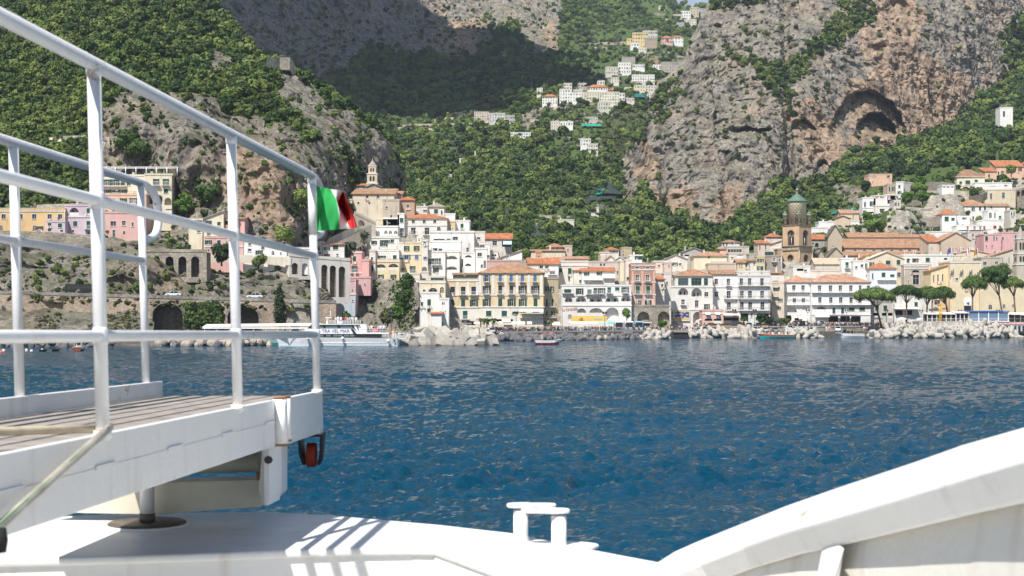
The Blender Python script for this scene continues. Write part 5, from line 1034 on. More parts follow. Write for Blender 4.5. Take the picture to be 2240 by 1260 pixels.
# ------------------------------------------------------------------ walls, arcades and crag of the coast road
def ribbon_wall(label,pts,h,mat,th=.5,name='retaining_wall',cat='wall',group=None):
 mb=MB()
 for(a,b)in zip(pts[:-1],pts[1:]):
  A,Bq=P(*a),P(*b);mb.prism([A,Bq,Bq-Vector((0,0,h)),A-Vector((0,0,h))],(0,th,0),mat)
 return tag(mb.build(name),label,cat,group)
def arcade(label,D0,D1,px0,px1,pt0,pt1,zb,arches,mat,dep,dh=2.0,name='arcade_wall',back=None,group=None,ring=None):
 A=W_(px0,D0,zb);Bq=W_(px1,D1,zb);d=Bq-A;Wd=d.length;ang=math.atan2(d.y,d.x)
 h0=(HY-pt0)/F*D0+CZ-zb;h1=(HY-pt1)/F*D1+CZ-zb;H=max(h0,h1)
 root=empty(name,A,ang,label,'wall',group);holes=[];bm=back or mat
 lx=lambda px:((px-px0)/(px1-px0))*Wd
 for(pc,w,ya,yb)in arches:
  f=lx(pc)/Wd;Dm=D0+(D1-D0)*f;sh=(h0+(h1-h0)*f)/H
  za,zt_=CZ-(yb-HY)/F*Dm-zb,CZ-(ya-HY)/F*Dm-zb;hw=w/2/F*Dm
  holes.append((lx(pc)-hw,lx(pc)+hw,max(.05,za)/sh,min(zt_/sh,H-.2),'arch',dh,bm))
 mb=MB();xf=lambda p:(p[0],p[1],p[2]*((h0+(h1-h0)*p[0]/Wd)/H))
 wall_with_holes(mb,Wd,0,H,holes,mat,xf)
 mb.poly([xf(p)for p in((0,0,H),(Wd,0,H),(Wd,dep,H),(0,dep,H))],M_asph);mb.poly([xf(p)for p in((Wd,0,0),(Wd,dep,0),(Wd,dep,H),(Wd,0,H))],mat)
 mb.poly([xf(p)for p in((0,0,0),(0,0,H),(0,dep,H),(0,dep,0))],mat);mb.build('wall',root)
 q=MB();q.prism([xf(p)for p in((0,-.12,H),(Wd,-.12,H),(Wd,.35,H),(0,.35,H))],(0,0,.8),ring or mat);q.build('parapet',root)
 if ring:
  for(x0,x1,za,zb_,_,_,_)in holes:
   r=(x1-x0)/2;ah=min(r,(zb_-za)*.62);cx_=(x0+x1)/2;zc=zb_-ah;q=MB();n=18
   for i in range(n):
    a0,a1=math.pi*i/n,math.pi*(i+.92)/n
    q.prism([xf(p)for p in((cx_-r*math.cos(a0),-.08,zc+ah*math.sin(a0)),(cx_-r*math.cos(a1),-.08,zc+ah*math.sin(a1)),(cx_-(r+.6)*math.cos(a1),-.08,zc+(ah+.6)*math.sin(a1)),(cx_-(r+.6)*math.cos(a0),-.08,zc+(ah+.6)*math.sin(a0)))],(0,.1,0),ring)
   q.build('arch_ring',root)
 return root
M_pink=masonry((.46,.37,.29),2.2)
arcade('tall stone wall of the coast road with three great arches',356,360,-330,735,633,664,.5,[(364,66,663,740),(530,68,668,740)],M_pink,17,5.0,back=M_stone_d,ring=masonry((.3,.28,.25),1.5))
arcade('blind arch stone wall at the right end of the coast road',355.4,355.6,612,690,661.5,663.5,.5,[(652,60,672,740)],masonry((.4,.36,.3),2.0),.3,.55,ring=masonry((.36,.33,.28),1.5))
arcade('old stone arcade of four dark arches on the sea cliff',380,379,320,452,551,552,16,[(342,18,562,604),(371,18,561,606),(399,18,561,606),(427,18,561,606)],masonry((.38,.34,.28),1.5),4,2.6,back=M_stone_d)
arcade('short white arcaded wall left of the flag post with two arches',385,388.4,632,682,560,565,17,[(645,14,575,600),(667,14,576,604)],stucco((.68,.64,.57),.6),5,1.6,back=M_stone)
arcade('tall white arcaded wall with four narrow arches right of the flag post',388.5,393,682,766,565,571,10.5,[(690,12,577,640),(709.5,14,579,655),(728,14,581,650),(748,15,583,650)],stucco((.68,.64,.57),.6),5,1.6,back=M_stone)
ribbon_wall('long stone retaining wall below the ochre and pink houses',[(-200,502,391),(0,504,391),(120,508,391),(215,517,391),(245,522,391),(300,545,390),(335,566,389)],3.5,M_stone)
ribbon_wall('cream parapet wall below the white cottages',[(452,556,386),(520,557,386),(600,561,385.5),(636,563,385)],2.2,stucco((.66,.6,.5),.4))
ribbon_wall('rough stone terrace wall behind the ochre roofs',[(x,y,hillE.Y_at(x,y+8)-1)for x,y in((80,448),(130,446),(190,444),(245,436))],5,M_stone_l)
ribbon_wall('light grey terrace wall of the garden restaurant in the woods',[(x,y,hillE.Y_at(x,y+6)-1.5)for x,y in((62,308),(90,303),(118,299),(150,297),(185,296),(215,298),(240,300))],4.5,M_stone_l)
ribbon_wall('stone bastion on the ridge above the limestone face',[(583,128,hillE.Y_at(583,150)-2),(612,125,hillE.Y_at(612,150)-3),(634,126,hillE.Y_at(634,160)-2),(640,138,hillE.Y_at(638,160))],5,M_stone_l,6)
ribbon_wall('slanting cream ramp wall beside the church steps',[(690,536,432),(730,516,440),(776,494,448),(812,494,452)],4.5,stucco((.6,.53,.43),.8),1)
ribbon_wall('lower slanting cream ramp wall under the church',[(712,540,431),(760,520,438),(812,492,447)],5,stucco((.62,.55,.45),.8),1)
arcade('arched ramp wall in front of the church',455,460,776,822,468,490,30,[(791,18,482,505)],stucco((.6,.53,.43),.8),2,1.2)
rocksK=[[(600,500),(1000,500),(1000,800),(600,800)]]
ctrlK=[(690,665,402),(740,668,416),(800,614,430),(830,614,429),(860,612,427),(920,622,412),(690,728,396),(800,728,412),(920,728,404),(740,700,406),(860,670,419),(800,670,420),(965,700,405),(965,730,400)]
crag=Sheet('ivy_crag','pale crag hung with ivy below the yellow arched house',688,968,[(688,664),(730,660),(778,644),(792,618),(812,613),(862,611),(912,618),(922,690),(968,700)],[(688,730),(968,730)],1.6,ctrlK,rocksK,(1.5,.9),topj=1)
crag.scatter(3.4,3.4,lambda a,b,rk,sl:np.where(inpoly(a,b,[(868,615),(905,630),(912,690),(900,722),(862,722),(868,680),(850,650)]),.98,np.where(inpoly(a,b,[(700,668),(765,662),(792,690),(770,725),(696,725)]),.9,np.where(inpoly(a,b,[(800,615),(835,615),(830,645),(800,650)]),.8,.1))),'ivy' if 'ivy' in TREES else 'forest',21)
rocksR=[[(-600,600),(500,600),(500,800),(-600,800)]]
shore=Sheet('shore_rocks','pale rocky slope at the foot of the coast road wall',-300,336,[(-300,690),(60,680),(110,676),(150,682),(230,688),(300,676),(336,705)],[(-300,722),(336,722)],2.0,[(-300,670,354),(0,668,354),(200,672,354),(336,690,353),(-300,722,343),(0,722,342),(336,722,345)],rocksR,(.8,1.0),topj=3)
shore.scatter(4,4,lambda a,b,rk,sl:np.where(inpoly(a,b,[(236,668),(300,664),(312,722),(236,722)]),.9,np.where(inpoly(a,b,[(85,695),(140,690),(140,722),(80,722)]),.8,.05)),'shrub',22)
hillE.scatter(4.0,3.6,lambda a,b,rk,sl:np.where(inpoly(a,b,[(372,528),(450,516),(450,556),(365,556)]),.95,0),'forest',25)
r=random.Random(5)
for k in range(170):
 px=r.uniform(408,486);py=r.uniform(668,716);TREES['forest'].append((*P(px,py,354.5),r.uniform(.7,1.3),0))
for k in range(150):
 px=r.uniform(-100,690);py=633+(px+330)/1065*31+r.uniform(4,18);TREES['shrub'].append((*P(px,py,355),r.uniform(.25,.8),0))
for k in range(60):
 px=r.uniform(60,140);py=r.uniform(307,324);
 TREES['shrub'].append((*P(px,py,460),r.uniform(.8,1.6),0))
mb=MB();A,Bq=P(18,703,345),P(212,703,345);mb.box(A.x,345,1.5,Bq.x,350,A.z,stucco((.55,.56,.58),.4));mb.box(A.x-.2,344.7,A.z,Bq.x+.2,350.3,A.z+.25,M_iron)
tag(mb.build('boat_shed'),'long low pale boat shed at the foot of the coast road wall','shed')
cn_=empty('quay_canopy',P(575,735,336),0,'long beige flat canopy over the quay behind the docked ferry','canopy')
mb=MB();a,b=-14,13.5;mb.prism([(a,-2,2.1),(b,-2,2.4),(b,3,3.0),(a,3,2.7)],(0,0,.12),M_awn);mb.build('roof',cn_)
mb=MB();mb.box(a,-2.05,1.75,b,-1.95,2.08,M_wpaint);mb.build('fascia',cn_)
for k in range(10):mb=MB();mb.tube([(a+.5+k*2.9,-1.8,-2.4),(a+.5+k*2.9,-1.8,2.1)],.08,M_wpaint,6);mb.build('post',cn_)
mb=MB();A=P(600,735,330)
mb.box(A.x-9,331,.2,A.x+12,334,2.2,M_stone_d);mb.box(A.x-28,329,.2,A.x-9,333,1.7,M_iron);tag(mb.build('quay_edge'),'dark quay edge under the beige canopy',None,None,'structure')
# ------------------------------------------------------------------ ground under the town
def make_ground():
 pts=list(GROUND)
 for px in range(690,2700,45):
  for dd in(20,34):D=shoreD(px)+dd;pts.append(((px-CX)/F*D,D,gz(px)-.25));pts.append(((px-CX)/F*D,D,gz(px)-.25))
 for(px,py,D)in[(1000,560,560),(1150,590,600),(1300,600,600),(1450,600,600),(1600,585,620),(1700,575,630),(2240,560,640),(2400,560,640),(2100,440,740),(2100,400,780),(1950,480,700),(1900,460,720)]:p=P(px,py,D);pts.append((p.x,p.y,p.z-(3 if px>1850 else 22)))
 Q=np.array(pts);gx=np.arange(-62,300,2.2);gy=np.arange(386,800,2.6);X,Y=np.meshgrid(gx,gy);Z=np.zeros_like(X);Wt=np.zeros_like(X)
 for(x,y,z)in Q:d2=(X-x)**2+(Y-y)**2+4;w=1/d2**2.2;Z+=w*z;Wt+=w
 Z/=Wt;PX=CX+X/Y*F;SD=np.interp(PX,[a for a,b in SHORE],[b for a,b in SHORE])
 Z=np.where(Y<SD+34,np.minimum(Z,1.2),Z)+fbm(X/6,Y/6,X*0,2)*.5
 tq=Z/3.2;Zt=(np.floor(tq)+np.clip((tq-np.floor(tq)-.72)/.28,0,1))*3.2;Z=np.where((PX>1840)&(Y>585),Zt,Z)
 ny,nx=X.shape;V=np.stack([X,Y,Z],-1).reshape(-1,3);i,j=np.meshgrid(np.arange(ny-1),np.arange(nx-1),indexing='ij');b=(i*nx+j).ravel()
 pb=PX.ravel()[b];yb_=Y.ravel()[b];gy_=(HY-(Z-CZ)/Y*F).ravel()[b];keep=(pb>700)&~((pb>1080)&(pb<1800)&(gy_<572))&(yb_>SD.ravel()[b]+20)&~((pb<965)&(yb_<434));f=np.stack([b,b+1,b+nx+1,b+nx],1)[keep]
 me=bpy.data.meshes.new('town_ground');me.from_pydata(V.tolist(),[],f.tolist());me.materials.append(masonry((.36,.33,.28),.8));me.materials.append(M_rock);me.update();me.polygons.foreach_set('material_index',((pb[keep]>1800)&(np.abs(np.gradient(Z,axis=0)).ravel()[b][keep]<.75)).astype(np.int32))
 tag(link('town_ground',me),'stepped ground between the houses of the town',None,None,'structure')
 return X,Y,Z,PX
GX,GY,GZ,GPX=make_ground()
def ground_at(x,y):
 j=int(round((x-GX[0,0])/2.2));i=int(round((y-GY[0,0])/2.6))
 return float(GZ[min(max(i,0),GZ.shape[0]-1),min(max(j,0),GZ.shape[1]-1)])
GPY=HY-(GZ-CZ)/GY*F
r=random.Random(8)
cand=np.argwhere((GPX>1780)&(GPX<2300)&(GPY<600)&(GY>540));
for k in range(2400):
 i,j=cand[r.randrange(len(cand))]
 p=(GX[i,j]+r.uniform(-1,1),GY[i,j]+r.uniform(-1,1),GZ[i,j]+.3)
 if 1950<GPX[i,j]<2125 and 392<GPY[i,j]<495 and r.random()<.35:continue
 if r.random()<.72:TREES['shrub' if r.random()<.5 else 'olive'].append((*p,r.uniform(.5,1.3),0))
 else:TREES['forest'].append((*p,r.uniform(1.0,1.8),0))
for(lab,pts,h)in(('upper grey terrace wall right of the box house',[(2010,400,742),(2060,397,744),(2090,402,744)],6),('long pale terrace wall with coping right of the box house',[(2020,417,730),(2080,416,728),(2120,418,722)],5),('middle stone terrace wall under the lemon trees',[(1970,440,706),(2040,434,706),(2110,430,706)],7),('broad stone terrace wall with pink bougainvillea',[(1968,462,688),(2030,456,686),(2100,452,684)],8),('low stone terrace wall above the netted grove',[(1990,482,675),(2030,476,674),(2070,470,672)],5),('stone wall below the lower white hillside houses',[(1880,492,660),(1930,500,650),(1990,504,640)],4),('stone steps wall climbing to the cream villa',[(2120,430,700),(2150,424,710),(2160,418,715)],4)):
 ribbon_wall(lab,pts,h,M_stone_l if 'pale' in lab else M_stone)
k=0
for(y0,x0,x1,dy)in((222,1180,1300,3),(262,1160,1420,2),(246,1250,1420,4),(236,1180,1240,-4),(205,1330,1440,3),(172,1310,1400,4),(160,1300,1360,4),(120,1380,1500,3),(112,1400,1500,2),(104,1270,1340,-3),(94,1290,1370,-3),(128,1390,1500,3),(28,1420,1500,4),(40,1440,1530,5),(262,950,1000,-8),(248,985,1040,-10),(272,880,1060,-3),(278,860,950,2),(300,1240,1380,6),(316,1260,1390,6),(335,1280,1390,6),(285,1330,1420,4),(430,1280,1370,4),(446,1270,1370,4),(470,1180,1260,3),(486,1150,1220,3),(500,1160,1240,2)):
 sg=6;pts=[]
 for q in range(sg+1):
  px=x0+(x1-x0)*q/sg;py=y0+dy*q/sg+math.sin(q*2.1+y0)*1.2;pts.append((px,py,valley.Y_at(px,py)-.5))
 ribbon_wall('dry stone terrace wall %s, %s'%('on the skyline ridge meadow' if y0<60 else 'under the high hamlet' if y0<130 else 'around the upper hamlet' if y0<190 else 'beside the main village' if y0<255 else 'below the village' if y0<345 else 'in the lower groves','left part' if x0<1100 else 'left of centre' if x0<1250 else 'right of centre' if x0<1350 else 'nearest the big cliff'),pts,2.6 if y0>240 else 3.4,M_stone_l,name='terrace_wall',group='dry stone terrace walls in the valley')
def net(label,pts,sheet,c,name='shade_net'):
 mb=MB();m_=plain('net_%s'%c[0],c[1],.8);Q=[Vector((x,y))for(x,y)in pts];n=8;G=[]
 for i in range(n+1):
  row=[]
  for j in range(n+1):
   u,v=i/n,j/n;q=(Q[0]*(1-u)+Q[1]*u)*(1-v)+(Q[3]*(1-u)+Q[2]*u)*v
   if sheet:D=sheet.Y_at(q.x,q.y)-2.0
   else:
    ok=np.abs(GPX-q.x)+np.abs(GPY-q.y)*2;D=float(GY.ravel()[ok.argmin()])-1.5
   row.append((q.x,q.y,D))
  G.append(row)
 A=np.array(G);
 for _ in range(3):A[1:-1,:,2]=(A[:-2,:,2]+A[2:,:,2]+A[1:-1,:,2])/3
 for i in range(n):
  for j in range(n):mb.poly([P(*A[i,j]),P(*A[i+1,j]),P(*A[i+1,j+1]),P(*A[i,j+1])],m_);
 for i in range(0,n+1,2):
  for j in range(0,n+1,4):p=P(*A[i,j]);mb.tube([p+Vector((0,.3,.8)),p+Vector((0,.3,-2.4))],.07,m_,4)
 return tag(mb.build(name),label,'net')
NG=('g',(.02,.16,.13));NB=('b',(.035,.055,.05));NT=('t',(.02,.35,.25))
net('dark green shade net over the lemon grove left of the bell tower',[(1664,508),(1712,498),(1712,484),(1676,492)],slope,NG)
net('dark green shade net over the terraces behind the low white house',[(1540,542),(1578,545),(1580,528),(1556,526)],slope,NG)
net('long black shade net above the hillside houses',[(1780,452),(1840,445),(1848,436),(1800,446)],slope,NB)
net('teal shade net on the terrace above the tan house',[(1800,472),(1885,456),(1884,449),(1810,464)],slope,NG)
net('large black shade net over the grove below the valley cliff',[(1285,420),(1360,425),(1370,388),(1320,392)],valley,NB)
net('lower black shade net strip in the grove below the valley cliff',[(1275,440),(1345,434),(1350,428),(1280,431)],valley,NB)
net('turquoise net strip lying on the black grove net',[(1302,426),(1316,424),(1322,414),(1310,416)],valley,NT)
net('turquoise net strip on the upper valley terraces',[(1271,275),(1316,275),(1315,271),(1273,271)],valley,NT)
net('teal net roof near the upper village',[(1384,212),(1414,213),(1414,205),(1386,205)],valley,NG)
net('black net over the grove above the middle houses',[(1150,515),(1195,516),(1196,494),(1155,494)],valley,NB)
net('black net over the slope grove right of the terrace house',[(1985,512),(2055,516),(2058,478),(2000,480)],None,NB)
# ------------------------------------------------------------------ towers
def patternmat():
 m,t,b=newmat('majolica_inlay');setp(b,.6,.3);g=N(t,'ShaderNodeTexCoord');sx=N(t,'ShaderNodeSeparateXYZ');L(t,g.outputs['Object'],sx.inputs[0])
 an=N(t,'ShaderNodeMath',operation='ARCTAN2');L(t,sx.outputs['Y'],an.inputs[0]);L(t,sx.outputs['X'],an.inputs[1])
 a=N(t,'ShaderNodeMath',operation='MULTIPLY');a.inputs[1].default_value=16/6.2832;L(t,an.outputs[0],a.inputs[0])
 z=N(t,'ShaderNodeMath',operation='MULTIPLY');z.inputs[1].default_value=.62;L(t,sx.outputs['Z'],z.inputs[0])
 s_=N(t,'ShaderNodeMath',operation='ADD');L(t,a.outputs[0],s_.inputs[0]);L(t,z.outputs[0],s_.inputs[1]);d_=N(t,'ShaderNodeMath',operation='SUBTRACT');L(t,a.outputs[0],d_.inputs[0]);L(t,z.outputs[0],d_.inputs[1])
 def tri(x):
  f=N(t,'ShaderNodeMath',operation='FRACT');L(t,x,f.inputs[0]);q=N(t,'ShaderNodeMath',operation='SUBTRACT');q.inputs[1].default_value=.5;L(t,f.outputs[0],q.inputs[0]);w=N(t,'ShaderNodeMath',operation='ABSOLUTE');L(t,q.outputs[0],w.inputs[0]);return w.outputs[0]
 mn=N(t,'ShaderNodeMath',operation='MINIMUM');L(t,tri(s_.outputs[0]),mn.inputs[0]);L(t,tri(d_.outputs[0]),mn.inputs[1])
 L(t,ramp(t,mn.outputs[0],[(0,(.12,.13,.08)),(.05,(.14,.14,.08)),(.08,(.75,.6,.28)),(.19,(.74,.68,.55)),(.38,(.4,.4,.3)),(.42,(.74,.68,.56))]),b.inputs['Base Color']);return m
M_maj=patternmat()
def camp_mat():
 return stucco((.56,.4,.26),.7)
CT=empty('bell_tower',W_(1743.5,566,12),R(42),'tall brown bell tower with a green tiled cone cap and four turrets','bell tower')
Mb,Mbs,Mbt=camp_mat(),masonry((.42,.36,.28),1.2),stucco((.2,.16,.12),.4)
a=8.6;hz=lambda py,D=560:CZ-(py-HY)/F*D-12
Z0,ZB1,ZB2,ZT=0,hz(548),hz(537),hz(493.3)
def tower_stage(name,a,z0,z1,archw,az0,az1,mat,depth=.55):
 mb=MB();holes=[(a/2-archw/2,a/2+archw/2,az0,az1,'arch',depth,Mbt)]
 for k in range(4):
  an=R(90*k);c,s=math.cos(an),math.sin(an);xf=lambda p:((p[0]-a/2)*c-(p[1]-a/2)*s,(p[0]-a/2)*s+(p[1]-a/2)*c,p[2])
  wall_with_holes(mb,a,z0,z1,holes,mat,xf)
 mb.poly([(-a/2,-a/2,z1),(a/2,-a/2,z1),(a/2,a/2,z1),(-a/2,a/2,z1)],mat)
 o=mb.build(name,CT)
 for k in range(4):
  an=R(90*k);c,s=math.cos(an),math.sin(an);xf=lambda x,y,z:(x*c-y*s,x*s+y*c,z);y0=-a/2
  q=MB();w=archw*.5;hh=(az1-az0)
  for sx_ in(-1,1):
   cx_=sx_*archw*.22;r_=archw*.16;pts=[(cx_-r_,az0+.1)]+[(cx_-r_*math.cos(t_),az0+hh*.5+r_*math.sin(t_))for t_ in[math.pi*i/6 for i in range(7)]]+[(cx_+r_,az0+.1)]
   q.prism([xf(x,y0+depth-.06,z)for x,z in pts],(-.03*-s*0,0,0),M_iron)if False else q.poly([xf(x,y0+depth-.04,z)for x,z in pts],M_iron)
  n=12;q.poly([xf(archw*.17*math.cos(6.283*i/n),y0+depth-.05,az0+hh*.77+archw*.17*math.sin(6.283*i/n))for i in range(n)],M_iron)
  q.build('opening',CT)
  q=MB();q.tube([xf(0,y0+depth-.18,az0),xf(0,y0+depth-.18,az0+hh*.5)],.12,M_trim,6);q.build('column',CT)
  q=MB();n=14;r_=archw/2
  for i in range(n):
   a0,a1=math.pi*i/n,math.pi*(i+1)/n;zc=az1-min(r_,hh*.62)
   q.prism([xf(-r_*math.cos(a0),y0-.1,zc+r_*math.sin(a0)),xf(-r_*math.cos(a1),y0-.1,zc+r_*math.sin(a1)),xf(-(r_+.28)*math.cos(a1),y0-.1,zc+(r_+.28)*math.sin(a1)),xf(-(r_+.28)*math.cos(a0),y0-.1,zc+(r_+.28)*math.sin(a0))],xf(0,.09,0),Mbt)
  q.build('arch_ring',CT)
 return o
tower_stage('lower_stage',a,Z0,ZB1,2.7,hz(589),hz(557),Mb)
tower_stage('upper_stage',a-.5,ZB2,ZT,3.1,hz(536),hz(503),Mb)
mb=MB();h=a/2+.25
mb.box(-h,-h,ZB1,h,h,ZB1+.35,Mbt);mb.box(-h+.3,-h+.3,ZB1+.35,h-.3,h-.3,ZB2-.3,Mbs);mb.box(-h,-h,ZB2-.3,h,h,ZB2,Mbt);mb.build('belt_course',CT)
for s_ in range(4):
 an=R(90*s_)
 mb=MB();mb.tube([(h*1.0*math.cos(an+R(45))*1.34,h*math.sin(an+R(45))*1.34,hz(612)),(h*math.cos(an+R(45))*1.34,h*math.sin(an+R(45))*1.34,ZB1)],.28,Mbs,8);mb.build('corner_shaft',CT)
mb=MB();h=(a-.5)/2+.2;mb.box(-h,-h,ZT,h,h,ZT+.4,Mbt);mb.build('cornice',CT)
zt2=hz(438.3);mb=MB();mb.lathe([(3.55,ZT+.4),(3.55,zt2-1.6),(3.62,zt2-1.5),(3.62,zt2)],M_maj,32);dr=mb.build('drum',CT)
mb=MB()
for k in range(12):
 an=R(30*k);c,s=math.cos(an),math.sin(an);q=[(-.32,1.2),(-.32,3.0),(-.2,3.5),(0,3.7),(.2,3.5),(.32,3.0),(.32,1.2)];mb.poly([(3.54*c-x*s,3.54*s+x*c,ZT+.4+z-.6)for x,z in q],M_iron)
mb.build('arched_light',CT)
M_gtile=plain('green_glazed_tile',(.11,.185,.135),.5,.4,0,.35,2.5)
mb=MB();zc=hz(420.6);pr=[]
for k in range(9):f=k/8;pr.append((3.85*(1-f)**.92+.4,zt2+(zc-zt2)*f));pr.append((3.85*(1-f)**.92+.3,zt2+(zc-zt2)*f+.06))
mb.lathe([(3.7,zt2-.15)]+pr,M_gtile,28,smooth=False);mb.build('cap',CT)
mb=MB();zl=hz(409);mb.lathe([(.55,zc),(.42,zc+.3),(.42,zc+1.3),(.7,zc+1.4),(.5,zc+1.7),(.15,zl),(.03,zl+.8)],Mbs,10);mb.build('finial',CT)
for k in range(4):
 an=R(45+90*k);x,y=4.75*math.cos(an),4.75*math.sin(an);zz=hz(468);t_=MB();t_.lathe([(.98,ZT+.4),(.98,zz),(1.08,zz+.05),(1.08,zz+.35)],M_maj,16,(x,y,0));tr=t_.build('turret',CT)
 t_=MB();t_.lathe([(1.12,zz+.35),(.9,zz+.8),(.4,zz+1.25),(.1,zz+1.5),(.12,zz+1.8),(.03,zz+2.4)],M_gtile,14,(x,y,0));t_.build('turret_cap',tr)
 t_=MB()
 for j in range(4):
  b_=an+R(45+90*j);c,s=math.cos(b_),math.sin(b_);t_.poly([(x+1.0*c-u*s,y+1.0*s+u*c,ZT+.9+v)for u,v in((-.25,0),(-.25,1.8),(0,2.15),(.25,1.8),(.25,0))],M_iron)
 t_.build('arched_light',tr)
BT=empty('bell_tower',W_(815,492,50),0,'slim pale bell tower with a pointed cap behind the church roof','bell tower');z=lambda py:CZ-(py-HY)/F*492-50
def simple_stage(parent,w,z0,z1,mat,nm,op=(.5,.25,.8)):
 mb=MB();mb.box(-w,-w,z0,w,w,z1,mat);o=mb.build(nm,parent);q=MB();h=z1-z0
 for an in(0,90,-90):
  c,s=math.cos(R(an)),math.sin(R(an))
  for sx_ in(-1,1):
   pts=[(sx_*w*.3-w*.2,z0+h*op[1]),(sx_*w*.3-w*.2,z0+h*op[2]-.3),(sx_*w*.3,z0+h*op[2]),(sx_*w*.3+w*.2,z0+h*op[2]-.3),(sx_*w*.3+w*.2,z0+h*op[1])]
   q.poly([(x*c+(w+.015)*s,x*s-(w+.015)*c,zz)for x,zz in pts],M_iron)
 q.build('opening',o);q=MB();q.box(-w-.15,-w-.15,z1,w+.15,w+.15,z1+.3,M_trim);q.build('cornice',parent)
M_bt=stucco((.6,.52,.4),.5)
simple_stage(BT,1.9,z(425),z(403),M_bt,'base_stage',(.5,.99,.995));simple_stage(BT,1.75,z(402),z(382),M_bt,'bell_stage');simple_stage(BT,1.35,z(380),z(365),M_bt,'upper_stage')
mb=MB();mb.lathe([(1.5,z(364)),(1.45,z(361)),(.9,z(357)),(.3,z(352)),(.05,z(346))],stucco((.35,.3,.25),.5),8,smooth=False);mb.build('cap',BT)
RT=empty('bell_tower',W_(2232,540,10),0,'pale stone bell tower with a pointed spire at the right edge','bell tower');z=lambda py:CZ-(py-HY)/F*540-10
M_rt=stucco((.5,.46,.38),.8)
simple_stage(RT,2.3,0,z(580),M_rt,'shaft',(.5,.99,.995));simple_stage(RT,1.9,z(579),z(556),M_rt,'middle_stage');simple_stage(RT,1.65,z(555),z(524),M_rt,'bell_stage')
mb=MB();mb.lathe([(2.0,z(523)),(1.6,z(519)),(.05,z(494))],stucco((.36,.34,.3),.4),8,smooth=False);mb.build('spire',RT)
def stripemat():
 m,t,b=newmat('striped_stone');setp(b,.8,.2);g=N(t,'ShaderNodeTexCoord');w=N(t,'ShaderNodeTexWave',Scale=.7,bands_direction='Z',wave_profile='TRI');L(t,g.outputs['Object'],w.inputs['Vector'])
 L(t,ramp(t,w.outputs['Fac'],[(0,(.26,.22,.17)),(.3,(.26,.22,.17)),(.38,(.58,.5,.38)),(1,(.54,.46,.35))]),b.inputs['Base Color']);return m
M_stripe=stripemat()
B('4','tall striped gable front of the cathedral right of the bell tower',588,1890,2044,600,830,TAN,('gablef',474,(.18,.15,.12),1),[('l',700,735,[1945],14)],dep=6,wallmat=M_stripe,cat='church',name='cathedral')
B('4','stone gabled porch with dark roof edges below the cathedral gable',572,1860,2095,850,900,TAN,('gablef',722,(.18,.15,.12),1),[('le',860,890,[1905,1960,2015],40)],dep=7,wallmat=M_stripe,cat='church',name='cathedral_porch')
B('4','grey stone chapel end between the bell tower and the cathedral',574,1755,1862,850,910,TAN,('gablef',745,(.3,.25,.2),1),dep=8,wallmat=M_stone_l,cat='church',name='chapel')
def flagpole(px,py0,py1,D,label,cols,w=1.7):
 z0,z1=CZ-(py0-HY)/F*D,CZ-(py1-HY)/F*D;rt=empty('flag',W_(px,D,z0),0,label,'flag');mb=MB();mb.tube([(0,0,0),(0,0,z1-z0)],.07,M_wpaint,6);mb.build('pole',rt)
 mb=MB();n=10;h=2.0
 for i in range(n):
  for j in range(4):
   f=lambda a,b:(a/n*w*-.8,.25*math.sin(a*1.2),z1-z0-.1-b*h/4-(a/n)**1.5*1.1)
   c=cols[(i*len(cols))//n];mb.poly([f(i,j),f(i+1,j),f(i+1,j+1),f(i,j+1)],plain('flag_%s'%str(c),c,.8),True)
 mb.build('cloth',rt)
flagpole(1820+1368/5.25,566,540,508,'blue flag with a pale emblem over the yellow wall',[(.02,.04,.25),(.1,.13,.35),(.02,.04,.25)])
flagpole(1820+1475/5.25,566,541,508,'white and red flag over the yellow wall',[(.5,.05,.05),(.8,.8,.8),(.5,.05,.05),(.8,.8,.8)])
flagpole(1820+1580/5.25,566,541,508,'red flag with a white cross over the yellow wall',[(.55,.04,.05),(.8,.75,.75),(.55,.04,.05)])
flagpole(1820+1672/5.25,566,543,508,'orange brown flag over the yellow wall',[(.4,.12,.03),(.5,.25,.03)])
